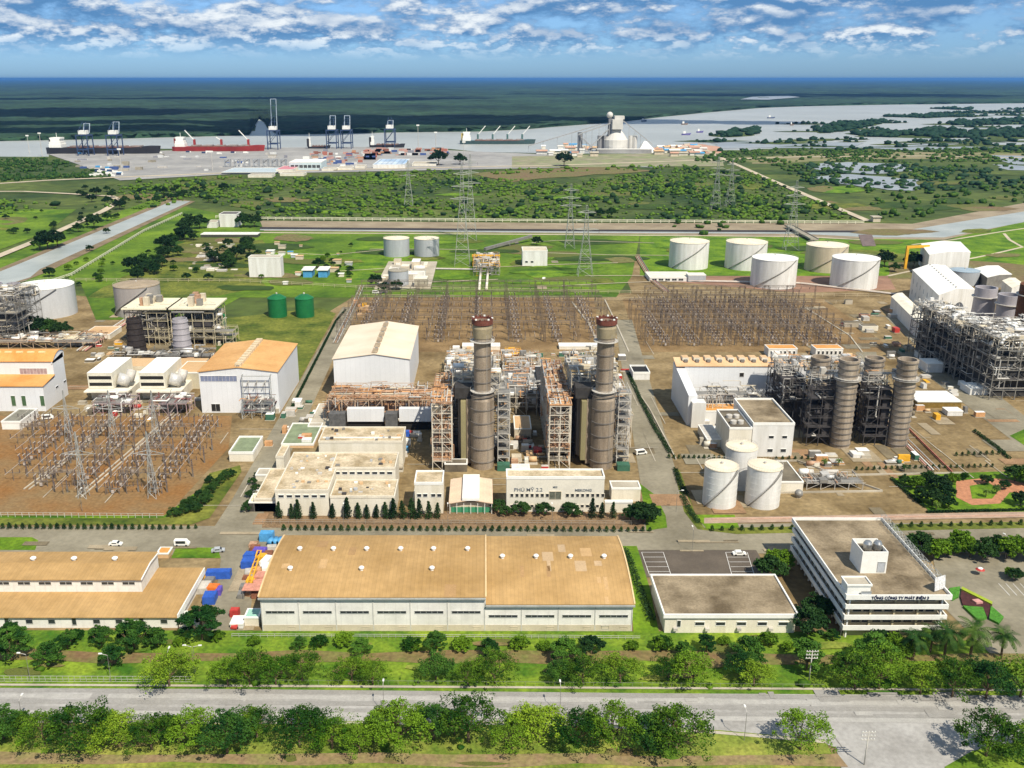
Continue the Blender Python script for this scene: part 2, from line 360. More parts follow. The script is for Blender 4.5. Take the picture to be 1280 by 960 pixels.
# right-hand wetlands: islands of mangrove in the flooded ponds
def clumps(name, polys, n, r0, r1, m, seed, zf=.75, label=None, sub=1, z0=0.0):
    """one mesh of many uneven foliage clumps scattered in pixel polygons"""
    rg = np.random.default_rng(seed)
    bmx = bmesh.new(); bmesh.ops.create_icosphere(bmx, subdivisions=sub, radius=1); U = np.array([v.co[:] for v in bmx.verts]); T = np.array([[v.index for v in f.verts] for f in bmx.faces]); bmx.free()
    pts = []
    for P in polys:
        Q = np.array([G(*p) for p in P]); Pn = np.array(P, float); area = abs(np.sum(Q[:,0]*np.roll(Q[:,1],-1)-np.roll(Q[:,0],-1)*Q[:,1]))/2
        lo, hi = Q.min(0), Q.max(0); want = max(3, int(n*area)); got = 0; tries = 0
        while got < want and tries < 60:
            S = rg.uniform(lo, hi, (max(want, 50)*2, 2)); ins = np.zeros(len(S), bool); j = len(Q)-1
            for i in range(len(Q)):
                c = ((Q[i,1] > S[:,1]) != (Q[j,1] > S[:,1])) & (S[:,0] < (Q[j,0]-Q[i,0])*(S[:,1]-Q[i,1])/(Q[j,1]-Q[i,1]+1e-9)+Q[i,0]); ins ^= c; j = i
            S = S[ins]; den = np.sin(S[:,0]/37+1.3*np.sin(S[:,1]/71))+np.sin(S[:,1]/53+1.7*np.sin(S[:,0]/91)); S = S[den > rg.uniform(-2.2, 1.2, len(S))]
            S = S[:want-got]; pts.append(S); got += len(S); tries += 1
    S = np.concatenate(pts); k = len(S); r = rg.uniform(r0, r1, k)*rg.uniform(.6, 1.1, k)
    VV = U[None]*(1+rg.uniform(-.33, .33, (k, len(U), 1)))*r[:,None,None]; VV[:,:,2] *= zf; VV[:,:,0] *= rg.uniform(.8,1.5,(k,1)); VV[:,:,0] += S[:,0:1]; VV[:,:,1] += S[:,1:2]; VV[:,:,2] += (r*zf*.75)[:,None] + z0
    FF = (T[None]+np.arange(k)[:,None,None]*len(U)).reshape(-1, 3)
    o = mesh_np(name, VV.reshape(-1, 3), FF, [m]); return tag(o, kind='stuff')
z = .45
land = [[(840,205),(860,188),(930,188),(1000,184),(1100,186),(1180,181),(1500,182),(1500,222),(840,215)],
        [(-400,196),(60,196),(95,205),(150,228),(120,240),(-400,250)],
        [(885,170),(905,165),(948,161),(952,165),(940,170),(905,172)],
        [(1015,161),(1060,152),(1120,150),(1090,158),(1060,164),(1025,167)],
        [(1055,167),(1080,164),(1160,170),(1190,174),(1150,173),(1080,171)],
        [(1140,164),(1170,160),(1220,166),(1240,172),(1180,173),(1150,170)],
        [(1225,168),(1250,160),(1340,163),(1500,166),(1500,174),(1240,174)],
        [(1180,154),(1260,149),(1400,150),(1400,155),(1260,156),(1190,157)],
        [(1100,146),(1160,143),(1215,145),(1160,148)], [(1160,136),(1210,135),(1215,138)], [(1250,137),(1330,134),(1400,139)]]
for i, P in enumerate(land): sheet('terrain', P, z if i < 2 else .5, scrubg, 6, i+3, step=30)
clumps('mangrove', land[2:], .0016, 7, 14, leafE, 9, .6)
clumps('mangrove', [[(870,192),(1000,186),(1100,189),(1280,184),(1400,186),(1400,203),(870,204)], [(840,300),(840,212),(920,208),(1080,272),(1130,275),(1280,255),(1400,245),(1400,205),(1200,205),(1060,208),(960,205),(990,222),(1100,262),(1060,270)]], .0034, 2.2, 5.5, leafF, 10, .75)
ponds = [[(1000,206),(1060,203),(1130,206),(1140,214),(1090,218),(1030,214)], [(1010,222),(1060,218),(1150,225),(1145,236),(1110,238),(1050,230)],
         [(1085,229),(1110,226),(1150,233),(1140,239),(1110,238)], [(1230,194),(1290,196),(1400,200),(1400,208),(1270,206)], [(1240,206),(1300,209),(1400,213),(1400,217),(1260,213)],
         [(890,179),(960,176),(1080,179),(1060,186),(960,185),(900,186)], [(700,200),(840,197),(880,203),(820,210),(760,207)], [(1050,186),(1150,180),(1250,184),(1150,188)]]
for i, P in enumerate(ponds): sheet('pond', P, .75, pond, 7, i+30, step=22)
# port apron and roads behind the scrub belt
sheet('quay', [(60,193),(330,185),(470,184),(600,190),(700,194),(700,210),(400,216),(290,218),(150,226),(95,205)], .7, M('port apron', (.27,.265,.26), .9, .12, .01, (.36,.35,.335), fine=.12, fsc=.05))
sheet('quay', [(640,196),(900,190),(905,208),(640,210)], .72, M('terminal ground', (.38,.32,.24), .9, .25, .02, (.20,.24,.10), fine=.2, fsc=.05))
ribbon('road', [(-300,236),(0,230),(60,226),(150,222),(300,216),(500,211),(700,207),(900,200),(1000,196.5),(1150,195.5),(1300,198),(1500,198)], 14, .95, M('sandy road', (.48,.41,.30), .9, .15, .03))
ribbon('road', [(-300,236),(-50,240),(30,240),(90,243),(140,246),(150,252),(130,264),(60,296),(-60,345)], 9, .96, M('sandy road',(0,0,0)))
ribbon('road', [(868,180),(900,197),(960,224),(1030,254),(1085,277)], 9, .97, MATS['sandy road'])
sheet('bare_ground', [(590,218),(650,212),(760,209),(820,214),(700,222),(640,228)], .62, bare, 8, 8)
sheet('bare_ground', [(905,184),(870,180),(835,183),(850,192),(905,192)], .80, M('pink earth', (.48,.28,.2), .9, .2, .03), 6, 8)
sheet('bare_ground', [(920,197),(1100,190),(1290,192),(1290,200),(1100,199),(940,205)], .61, M('sand flats', (.40,.32,.20), .9, .3, .02, (.13,.16,.04)), 7, 8)
# scrub belt
belt = [[(-200,262),(0,250),(120,256),(150,236),(330,226),(560,216),(590,222),(700,228),(860,212),(930,212),(1075,276),(330,274),(310,262),(240,250),(190,262),(60,262),(-200,300)]]
clumps('scrub', belt, .009, 1.0, 3.4, leafF, 21, .75)
clumps('scrub', belt, .0008, 2.2, 5, leafB, 26, .8)
clumps('scrub', [[(140,228),(330,220),(560,212),(700,212),(860,206),(860,212),(560,220),(330,228),(150,238)]], .0022, 2, 4.5, leafF, 22, .8)
clumps('scrub', [[(0,200),(60,197),(110,212),(150,222),(100,224),(0,228)]], .005, 2, 5, leafF, 23, .8)
clumps('scrub', [[(560,270),(700,240),(860,225),(900,250),(1060,272)]], .0009, 2.5, 5, leafB, 24, .9)
clumps('scrub', [[(1000,230),(1180,240),(1280,232),(1400,232),(1400,215),(1200,212),(1120,205),(1000,205)]], .0024, 3, 6.5, leafE, 25, .6)
# fields behind the plant
sheet('lawn', [(-300,330),(-300,252),(0,262),(95,262),(60,290),(-100,350)], .30, meadow)
sheet('lawn', [(-100,352),(60,296),(190,250),(330,278),(440,290),(800,292),(790,345),(770,372),(300,372),(250,400),(120,400),(100,352)], .10, meadow)
sheet('lawn', [(800,292),(1110,293),(1180,302),(1290,262),(1500,235),(1500,345),(1120,345),(800,345)], .10, lawn)
sheet('rough_field', [(235,300),(330,300),(330,360),(250,372),(110,372),(150,350)], .14, lawn2, 3, 4, step=12)
sheet('rough_field', [(1110,318),(1290,332),(1500,345),(1500,352),(1110,348)], .14, bare, 3, 4)
ribbon('path', [(1110,345),(1180,330),(1240,318),(1278,309),(1262,300),(1255,292)], 3, .18, MATS['sandy road'])
ribbon('path', [(1140,306),(1190,300),(1250,290),(1320,280)], 3, .18, MATS['sandy road'])
# channel with its banks across the middle, widening into the basin on the right
sheet('channel_bank', [(325,276),(700,279),(1080,279),(1140,280),(1290,252),(1420,225),(1420,262),(1290,275),(1180,300),(1100,299),(800,293),(330,289)], .20, M('channel bank', (.26,.20,.13), .9, .2, .03, (.34,.28,.19)))
sheet('channel', [(325,284),(700,287),(1090,288.5),(1140,287),(1290,263),(1420,240),(1420,252),(1290,276),(1180,297),(1090,297),(1000,292.5),(700,291),(325,288)], .24, canalw)
sheet('channel_wall', [(325,284),(700,287),(1090,288.6),(1090,291),(700,289.5),(325,286.6)], .30, M('wet wall', (.035,.03,.03), .8, .2, .1))
ribbon('path', [(325,291),(700,293.5),(1000,296),(1100,301)], 5, .26, MATS['sandy road'])
# the long straight canal on the left
sheet('canal_bank', [(-120,372),(-20,344),(214,248),(244,252),(60,340),(30,352)], .34, M('bank earth', (.20,.15,.09), .95, .3, .05))
sheet('canal', [(-90,368),(-10,344),(20,332),(217,251),(238,252),(50,337),(38,347),(-40,372)], .38, canalw)
# plant ground
sheet('yard', [(-400,420),(-60,352),(120,372),(150,396),(270,396),(270,440),(330,440),(440,372),(445,345),(540,345),(545,368),(650,368),(655,345),(700,345),(705,368),(790,366),(770,318),(1110,318),(1120,346),(1500,346),(1900,800),(1900,1050),(-900,1050),(-900,800)], .02, yard)
sheet('yard_gravel', [(448,368),(742,368),(752,440),(430,440)], .06, yard2)
sheet('yard_gravel', [(778,374),(1030,374),(1120,440),(800,440)], .06, yard2)
sheet('yard_gravel', [(-200,520),(290,520),(286,560),(205,648),(-300,650)], .06, redsoil)
sheet('yard_gravel', [(800,318),(1095,318),(1120,362),(1000,366),(815,350)], .05, M('bund floor', (.26,.15,.10), .9, .25, .06))
sheet('lawn', [(245,402),(400,385),(420,392),(372,480),(330,440),(270,410)], .08, lawn2)
sheet('lawn', [(440,300),(520,300),(520,350),(440,350)], .13, lawn)
# roads of the plant
for P in ([(-700,662),(1600,652),(1800,690),(-900,697)], [(428,384),(446,384),(330,640),(322,700),(308,800),(262,800),(276,700),(262,668),(290,625)],
          [(768,400),(790,400),(848,600),(870,660),(880,694),(800,694),(806,650),(800,600)], [(1104,548),(1128,545),(1095,440),(1070,440)], [(1120,440),(1160,440),(1400,600),(1330,600)]):
    sheet('road', P, .10 + .004*len(P), road)
sheet('road', [(1105,395),(1125,395),(1330,560),(1300,575)], .13, road)
sheet('forecourt', [(1165,694),(1900,690),(1900,830),(1250,830),(1180,760)], .15, road)
sheet('car_park', [(796,688),(945,688),(965,722),(808,722)], .15, M('dark asphalt', (.105,.085,.065), .9, .2, .1))
# strips along the front road
sheet('lawn', [(-500,688),(44,688),(48,676),(40,672),(-500,672)], .16, lawn)
sheet('lawn', [(214,698),(276,698),(272,685),(220,685)], .16, lawn)
sheet('lawn', [(772,683),(796,683),(812,735),(824,792),(792,792),(788,745)], .16, lawn)
sheet('verge', [(-700,787),(1100,790),(1300,800),(1900,830),(1900,905),(-900,900)], .12, M('verge grass', (.05,.16,.006), .95, .3, .08, (.20,.28,.02), fine=.3, fsc=.9))
sheet('path', [(-700,812),(1300,818),(1900,830),(1900,845),(1300,830),(-700,827)], .18, M('verge earth', (.25,.155,.075), .95, .25, .15, (.15,.16,.04), fine=.25, fsc=.8), 1.2, 5, step=14)
sheet('kerb', [(-700,852),(1240,862),(1900,870),(1900,872),(1240,864.5),(-700,854.5)], .26, pale)
sheet('road', [(-800,858),(1240,870),(1900,880),(1900,1150),(1085,1100),(1045,935),(1010,925),(880,916),(700,905),(-800,896)], .20, roadg)
sheet('verge', [(-900,896),(700,904),(900,914),(1030,926),(1050,960),(1110,1250),(-1200,1250)], .28, M('near verge', (.08,.19,.008), .95, .3, .08, (.27,.28,.05), fine=.3, fsc=1.1))
sheet('path', [(-900,938),(300,944),(900,946),(1047,944),(1060,960),(900,958),(300,957),(-900,952)], .32, M('dirt track', (.34,.22,.13), .95, .25, .15, (.22,.2,.07), fine=.25, fsc=1), .8, 6, step=14)
sheet('kerb', [(-900,897),(700,905),(900,915.5),(1028,926.5),(1036,931),(900,919),(700,908),(-900,900)], .36, pale)
sheet('verge', [(1180,960),(1215,940),(1260,930),(1500,925),(1700,1000),(1300,1100)], .28, MATS['verge grass'])
# planting beds along the inner road
sheet('planting_bed', [(-500,650),(205,648),(240,642),(300,590),(285,586),(205,645),(-500,644)], .14, lawn)
sheet('planting_bed', [(205,648),(240,630),(262,592),(300,582),(302,590),(262,648),(240,656),(-500,658),(-500,650)], .18, lawn2)
sheet('planting_bed', [(325,640),(330,628),(310,645),(306,654),(318,660),(820,662),(832,655),(825,625),(800,610),(800,640)], .12, soil)
sheet('lawn', [(808,664),(834,660),(832,645),(820,620),(800,605),(806,640)], .17, lawn)
sheet('planting_bed', [(842,586),(850,588),(868,640),(880,660),(920,660),(1500,648),(1500,656),(920,668),(872,662),(855,640)], .16, lawn2)
sheet('lawn', [(868,644),(918,644),(924,660),(884,662)], .20, lawn)
sheet('park_lawn', [(1112,596),(1240,590),(1400,590),(1500,640),(1162,640),(1140,618)], .16, lawn)
sheet('park_lawn', [(1262,545),(1280,537),(1400,540),(1400,570),(1285,560)], .16, lawn)
sheet('path', [(1195,602),(1230,598),(1262,600),(1300,610),(1300,618),(1262,616),(1250,630),(1215,632),(1195,622)], .20, brickp)
sheet('park_lawn', [(1212,608),(1235,604),(1250,612),(1240,624),(1215,624)], .24, lawn)
sheet('path', [(880,648),(1500,636),(1500,643),(880,655)], .21, M('pink path', (.36,.26,.19), .9, .2, .2))
# painted car bays
def lines(pts, w=.16, z=.19):
    for a, b in pts: ribbon('bay_marking', [a, b], w, z, white)
lines([((802,691),(812,720)),((829,691),(839,720))] + [((802+2.1*i,691+6*i),(829+2.1*i,691+6*i)) for i in range(5)])
lines([((907,691),(915,720)),((934,691),(943,720))] + [((907+2*i,691+6*i),(933+2*i,691+6*i)) for i in range(5)])
lines([((1248+9*i,730),(1262+9*i,745)) for i in range(6)], z=.20)
ribbon('road_seam', [(940,893),(1300,905)], .3, .25, M('road seam', (.20,.19,.175), .9))
ribbon('road_seam', [(1005,872),(1060,945)], .3, .25, M('road seam', (0,0,0)))

# patched and jointed paving of the yards: slabs of another age, with their own colour
rg = random.Random(61); pvs = [M('paving pale', (.30,.24,.15), .9, .2, .1, (.38,.31,.21), fine=.15), M('paving dark', (.15,.12,.075), .9, .25, .1, (.22,.18,.11), fine=.2), M('paving red', (.28,.17,.09), .9, .25, .1, fine=.2), MATS['worn asphalt']]
for (xa, xb, ya, yb, n) in ((-60, 260, 440, 520, 16), (300, 330, 640, 690, 2), (430, 560, 440, 520, 8), (560, 780, 436, 580, 26), (800, 1120, 446, 640, 40), (1080, 1290, 470, 590, 16), (1000, 1120, 375, 440, 14), (640, 760, 300, 366, 3), (300, 320, 700, 790, 4), (60, 280, 395, 440, 14)):
    for k in range(n):
        px, py = rg.uniform(xa, xb), rg.uniform(ya, yb); x, y = G(px, py); w, d = rg.uniform(2, 14), rg.uniform(3, 16); z = .22+.0023*(k % 29)+.0007*(n % 3)
        MB().add([(x-w/2, y-d/2, z), (x+w/2, y-d/2, z), (x+w/2, y+d/2, z), (x-w/2, y+d/2, z)], [(0, 1, 2, 3)], rg.choice(pvs)).build('paving', kind='structure')
for k in range(60):
    px, py = rg.uniform(0, 1280), rg.uniform(420, 640); x, y = G(px, py); d = rg.uniform(8, 40); z = .30+.0031*k*.2; w = .35
    V = [(x, y, z), (x+d, y, z), (x+d, y+w, z), (x, y+w, z)] if k % 2 else [(x, y, z), (x+w, y, z), (x+w, y+d, z), (x, y+d, z)]
    MB().add(V, [(0, 1, 2, 3)], pale).build('paving_joint', kind='structure')

# worn and rough patches of the fields
rg = random.Random(71); pt = [lawn2, MATS['bare earth'], M('dark grass', (.025,.06,.006), .95, .3, .05, (.05,.09,.01), fine=.3), M('dry grass', (.16,.15,.045), .95, .3, .05, (.10,.13,.02), fine=.25), lawn]
for (xa, xb, ya, yb, n) in ((330, 780, 297, 362, 34), (240, 320, 300, 366, 16), (800, 1100, 297, 318, 10), (1110, 1280, 285, 335, 10), (-60, 50, 262, 290, 8), (0, 1280, 797, 812, 12), (0, 1280, 830, 850, 14), (0, 900, 925, 958, 12), (180, 1000, 215, 268, 26), (1000, 1280, 205, 262, 16)):
    for k in range(n):
        px, py = rg.uniform(xa, xb), rg.uniform(ya, yb); w = rg.uniform(12, 42)*(ya/400+.6 if ya < 700 else .7); h = rg.uniform(2, 5)*(1 if ya < 700 else 1.2)
        P = [(px+w*math.cos(a)*rg.uniform(.7, 1.2), py+h*math.sin(a)*rg.uniform(.7, 1.2)) for a in [6.283*q/9 for q in range(9)]]
        sheet('grass_patch', P, .40+.0017*k, rg.choice(pt if ya < 700 else (MATS['dry grass'], MATS['verge earth'], MATS['near verge'])), 1.2 if ya < 700 else .5, k, step=4)
for k in range(9):
    px, py = rg.uniform(340, 760), rg.uniform(298, 360); ribbon('path', [(px, py), (px+rg.uniform(30, 90), py+rg.uniform(-4, 4)), (px+rg.uniform(90, 170), py+rg.uniform(-8, 8))], 1.6, .5, MATS['sandy road'])
# more mangrove islands and bunds in the flooded land on the right
isl = []
for k in range(58):
    px, py = rg.uniform(1010, 1400), rg.uniform(135, 178)
    if py < 139+(1280-px)*.03: continue
    w = rg.uniform(14, 60); h = rg.uniform(.5, 1.7); isl.append([(px-w, py), (px-w*.4, py-h), (px+w*.5, py-h*.8), (px+w, py+rg.uniform(-.4, .6)), (px+w*.3, py+h), (px-w*.5, py+h*.8)])
for k in range(22):
    px, py = rg.uniform(880, 1400), rg.uniform(176, 190); w = rg.uniform(20, 60); h = rg.uniform(.6, 2); isl.append([(px-w, py), (px, py-h), (px+w, py), (px, py+h)])
for i, P in enumerate(isl): sheet('terrain', P, .95, scrubg, 6, i+90, step=30)
clumps('mangrove', isl, .0012, 4, 9, leafE, 39, .7)

# tyre marks and repaired strips of the outer road
tm1 = M('tyre worn asphalt', (.285,.272,.25), .9, .1, .3); tm2 = M('patched asphalt', (.38,.365,.335), .9, .1, .3)
for k, (py, m) in enumerate(((866, tm1), (873, tm2), (880, tm1), (889, tm1), (894, tm2))):
    ribbon('road_wear', [(-300, py-4), (300, py-1), (700, py+3), (1240, py+9), (1700, py+12)], 1.7, .272+.003*k, m)
rg = random.Random(14)
for k in range(40):
    px, py = rg.uniform(-20, 1200), rg.uniform(866, 898); x, y = G(px, py); w, d = rg.uniform(1, 9), rg.uniform(.6, 3); z = .30+.002*k
    MB().add([(x-w/2, y-d/2, z), (x+w/2, y-d/2, z), (x+w/2, y+d/2, z), (x-w/2, y+d/2, z)], [(0, 1, 2, 3)], rg.choice((tm1, tm2))).build('road_patch', kind='structure')
for k in range(30):
    px, py = rg.uniform(-20, 1280), rg.uniform(665, 690); x, y = G(px, py); w, d = rg.uniform(2, 16), rg.uniform(.6, 3); z = .30+.002*k
    MB().add([(x-w/2, y-d/2, z), (x+w/2, y-d/2, z), (x+w/2, y+d/2, z), (x-w/2, y+d/2, z)], [(0, 1, 2, 3)], rg.choice(pvs[:2])).build('road_patch', kind='structure')
# ================================================================ BUILDINGS
WIN = {}
def window(parent, x, y, z, w, h, face='f', name='window', m=None, fr=None, label=None):
    """framed opening; face f: front (towards -Y), r: right (+X), l: left (-X), t: lying on a roof"""
    key = (round(w, 2), round(h, 2), face, name, m.name if m else '', fr.name if fr else '')
    if key not in WIN:
        mb = MB(); g = m or glass; f = fr or trim
        def bx_(a0, a1, b0, b1, d0, d1, mm):
            if face == 'f': mb.box(a0, a1, -d1, -d0, b0, b1, mm)
            elif face == 'r': mb.box(d0, d1, a0, a1, b0, b1, mm)
            elif face == 'l': mb.box(-d1, -d0, a0, a1, b0, b1, mm)
        bx_(-w/2, w/2, -h/2, h/2, .01, .05, g)
        t = min(.12, h*.12)
        bx_(-w/2-t, w/2+t, -h/2-t, -h/2, .01, .14, f); bx_(-w/2-t, w/2+t, h/2, h/2+t, .01, .20, f)
        for s in (-1, 1): bx_(s*w/2-(t if s < 0 else 0), s*w/2+(t if s > 0 else 0), -h/2, h/2, .01, .10, f)
        k = max(1, int(w/1.6))
        for i in range(1, k): bx_(-w/2+w*i/k-.05, -w/2+w*i/k+.05, -h/2, h/2, .05, .08, f)
        o = mb.build(name); SC.collection.objects.unlink(o); WIN[key] = o
    o = WIN[key].copy(); SC.collection.objects.link(o); o.parent = parent
    o.location = Vector((x, y, z)) - parent_loc(parent); 
    if label: o['label'] = label
    return o
def roof_vent(parent, x, y, z, r=1.0):
    k = ('vent', round(r, 2))
    if k not in WIN:
        mb = MB(); mb.lathe(0, 0, [(r*.7, -.6), (r*.7, .5), (r*1.1, .55), (r*1.15, .9), (r*.75, 1.15), (.05, 1.3)], trim, 14)
        o = mb.build('roof_vent'); SC.collection.objects.unlink(o); WIN[k] = o
    o = WIN[k].copy(); SC.collection.objects.link(o); o.parent = parent; o.location = Vector((x, y, z)) - parent_loc(parent); return o
def flat_block(mb, x0, x1, y0, y1, z, wall, roof, par=.8, pt=.35, pm=None):
    """walls, flat roof and a parapet standing round it"""
    pm = pm or trim
    mb.box(x0, x1, y0, y1, 0, z, wall, roof)
    e = .12
    mb.box(x0-e, x1+e, y0-e, y0+pt, z-.3, z+par, pm); mb.box(x0-e, x1+e, y1-pt, y1+e, z-.3, z+par, pm)
    mb.box(x0-e, x0+pt, y0+pt, y1-pt, z-.3, z+par, pm); mb.box(x1-pt, x1+e, y0+pt, y1-pt, z-.3, z+par, pm)
def roofcap(root, x0, x1, y0, y1, z, roof, par=.8, pt=.35, pm=None, name='roof', z2=None):
    mb = MB(); mb.box(x0+pt, x1-pt, y0+pt, y1-pt, z, z+.12, roof); mb.build(name, root)
    mb = MB(); pm = pm or trim; e = .12
    mb.box(x0-e, x1+e, y0-e, y0+pt, z-.3, z+par, pm); mb.box(x0-e, x1+e, y1-pt, y1+e, z-.3, z+par, pm)
    mb.box(x0-e, x0+pt, y0+pt, y1-pt, z-.3, z+par, pm); mb.box(x1-pt, x1+e, y0+pt, y1-pt, z-.3, z+par, pm); return mb.build('parapet', root)
def simple(name, label, cat, xl, xr, yb, yt, yk, wall, roof, par=.6, z=None, wins=(), group=None, pm=None):
    """a flat-roofed building measured in the photograph; wins: (n, z fraction, w, h, from, to)"""
    x0, x1, y0, y1, h = BX(xl, xr, yb, yt, yk, z); r = thing(name, label, cat, ((x0+x1)/2, (y0+y1)/2, 0), group)
    MB().box(x0, x1, y0, y1, 0, h, wall).build('wall', r); roofcap(r, x0, x1, y0, y1, h, roof, par, pm=pm)
    for (n, zf, w, hh, a, b) in wins:
        for i in range(n): window(r, x0+(x1-x0)*(a+(b-a)*(i+.5)/n), y0, h*zf, w, hh)
    return r, x0, x1, y0, y1, h
def arched(x0, x1, y0, y1, z0, zm, z1, n=10, ym=.5):
    """profile points of a gently arched roof, eave z0 front, z1 back, crown zm"""
    P = []
    for i in range(n+1):
        t = i/n; q = z0+(z1-z0)*t + (zm-(z0+z1)/2)*(1-(2*t-1)**2); P.append((y0+(y1-y0)*t, q))
    return P
def roof_sheet(mb, x0, x1, P, th, m):
    for (ya, za), (yb_, zb) in zip(P, P[1:]):
        mb.hull([(x0,ya,za),(x1,ya,za),(x1,yb_,zb),(x0,yb_,zb)], [(x0,ya,za+th),(x1,ya,za+th),(x1,yb_,zb+th),(x0,yb_,zb+th)], m)
def wall_arch(mb, x0, x1, P, z0, m):
    for (ya, za), (yb_, zb) in zip(P, P[1:]):
        mb.hull([(x0,ya,z0),(x1,ya,z0),(x1,yb_,z0),(x0,yb_,z0)], [(x0,ya,za),(x1,ya,za),(x1,yb_,zb),(x0,yb_,zb)], m)

# --- the long warehouse in front
y0 = YP(789); x0, xm, x1 = XP(329, y0), XP(606, y0), XP(789, y0); zA, zB = Zat(y0, 746), Zat(y0, 755)
y1 = YP(667, 12.5)
r = thing('warehouse', 'long white warehouse with a wide tan sheet roof, ten strip windows along its front', 'warehouse', ((x0+x1)/2, (y0+y1)/2, 0))
PA = arched(0, 0, y0-.5, y1+.4, zA, 13.0, 11.5, 14); PB = arched(0, 0, y0-.5, y1+.4, zB, 12.4, 11.2, 14)
mb = MB(); wall_arch(mb, x0, xm, [(y0, zA)]+PA[1:-1]+[(y1, 11.5)], 0, whitem); wall_arch(mb, xm, x1, [(y0, zB)]+PB[1:-1]+[(y1, 11.2)], 0, whitem); mb.build('wall', r)
mb = MB(); roof_sheet(mb, x0-.5, xm+.3, PA, .25, tan); mb.build('roof', r, label='main tan sheet roof with nine round vents')
mb = MB(); roof_sheet(mb, xm+.3, x1+.5, PB, .25, MATS['tan roof']); mb.build('roof', r, label='lower tan sheet roof at the end of the building')
for xx, P in ((x0-.5, PA), (xm+.3, PA), (x1+.5, PB)):
    mb = MB(); roof_sheet(mb, xx-.22, xx+.22, [(a, b+.26) for a, b in P], .22, M('edge flashing', (.66,.48,.26), .6, .1, .3)); mb.build('edge_flashing', r)
mb = MB(); mb.box(x0-.6, xm+.3, y0-.95, y0-.52, zA-.5, zA-.05, galv); mb.box(xm+.32, x1+.6, y0-.95, y0-.52, zB-.5, zB-.05, galv)
mb.build('gutter', r)
def zarch(P, y):
    for (a, b), (c, d) in zip(P, P[1:]):
        if a <= y <= c: return b+(d-b)*(y-a)/(c-a)
    return P[-1][1]
for k in range(10):
    bw = (xm-x0)/6; xc = x0+bw*(k+.5) if k < 6 else xm+(x1-xm)/4*(k-6+.5); zt = zA if k < 6 else zB
    window(r, xc, y0, zt*.56, bw*.76, .75, m=glass, fr=galv, name='strip_window')
    window(r, xc+bw*.28, y0, 1.15, 2.0, .6, m=M('louvre', (.5,.45,.36), .7, .1, 1), fr=beige, name='louvre')
for k in range(11):
    xc = x0+(xm-x0)/6*k if k < 7 else xm+(x1-xm)/4*(k-6); MB().box(xc-.12, xc+.12, y0-.16, y0-.01, 0, (zA if k < 7 else zB)-.1, M('pilaster', (.55,.54,.5), .7, .1)).build('downpipe', r)
MB().box(x0-.1, x1+.1, y0-.10, y0-.012, 0, 2.1, beige).build('plinth', r)
window(r, XP(756, y0), y0, 1.3, 2.0, 1.0, fr=galv)
for (vx, vy) in [(375,688.5),(417,688.5),(458.5,688.5),(501,688.5),(542,688.5),(584.5,688.5),(363,712.5),(452,712.5),(540,712.5)]:
    y = YP(vy, 13); roof_vent(r, XP(vx, y, 13), y, zarch(PA, y)+.3, .7)
for (vx, vy) in [(628,698),(670,698),(713,698),(755,698)]:
    y = YP(vy, 12.6); roof_vent(r, XP(vx, y, 12.5), y, zarch(PB, y)+.3, .7)

rg = random.Random(2)          # mended sheets and repair strips on the long roof
for k in range(16):
    sc_ = rg.random() < .6; a = rg.uniform(x0+2, xm-6) if sc_ else rg.uniform(xm+2, x1-6); P = PA if sc_ else PB; i0 = rg.randrange(0, 12); w = rg.choice((1.1, 2.2, 3.3, 1.1))
    mb = MB(); roof_sheet(mb, a, a+w, [(p[0], p[1]+.255) for p in P[i0:i0+rg.choice((2, 3))]], .03, M('mended sheet %d' % (k % 3), ((.50,.32,.15), (.38,.23,.10), (.47,.33,.19))[k % 3], .7, .1, .3)); mb.build('mended_sheet', r)
# --- the stepped warehouse at the left edge
y0 = YP(785); z0 = Zat(y0, 771); xr = XP(222, y0); xl = XP(-160, y0)
ym = YP(741, z0+.6); zc = Zat(ym, 724); zcl = z0+.7
yb_ = YP(690, zc+1); xr2 = XP(176, ym, zc)
r = thing('warehouse', 'stepped white warehouse with tan roofs and a raised clerestory, beside the scrap yard', 'warehouse', ((xl+xr)/2, (y0+yb_)/2, 0))
MB().box(xl, xr, y0, yb_, 0, z0, whitem).build('wall', r)
mb = MB(); roof_sheet(mb, xl, xr+.5, [(y0-.7, z0), (ym, zcl)], .25, tan); roof_sheet(mb, xr2, xr+.5, [(ym, zcl), (yb_-.6, zcl+.1)], .25, tan); mb.build('roof', r, label='low tan roof around the clerestory')
mb = MB(); mb.box(xr+.5, xr+.8, y0-.7, yb_-.6, z0-.9, z0+1.1, trim); mb.build('gable_trim', r)
MB().box(xl, xr2, ym, yb_, z0, zc, whitem).build('clerestory_wall', r)
P = [(ym-.7, zc), ((ym+yb_)/2, zc+1.1), (yb_+.5, zc+.6)]
mb = MB(); roof_sheet(mb, xl, xr2+.3, P, .25, tan); mb.build('clerestory_roof', r)
mb = MB(); mb.add([(xr2+.02, ym, zc-.1), (xr2+.02, yb_, zc-.1), (xr2+.02, yb_, zc+.6), (xr2+.02, (ym+yb_)/2, zc+1.1)], [(0,1,2,3)], whitem); roof_sheet(mb, xr2+.3, xr2+.6, [(a, b+.05) for a, b in P], .35, trim); mb.build('gable', r)
for k in range(7): window(r, XP(3+26.2*k, ym, zc), ym, (zc+zcl)/2+.9, 3.6, 1.0, name='window', fr=whitem)
for k in range(8): window(r, XP(10+28*k, y0), y0, z0*.6, 1.8 if k % 3 else 1.1, 1.3 if k % 3 else 2.2, fr=galv, name='window' if k % 3 else 'door')
for vx in (42, 93, 144): y = YP(701, zc+1); roof_vent(r, XP(vx, y, zc+1), y, zc+1.2, .8)

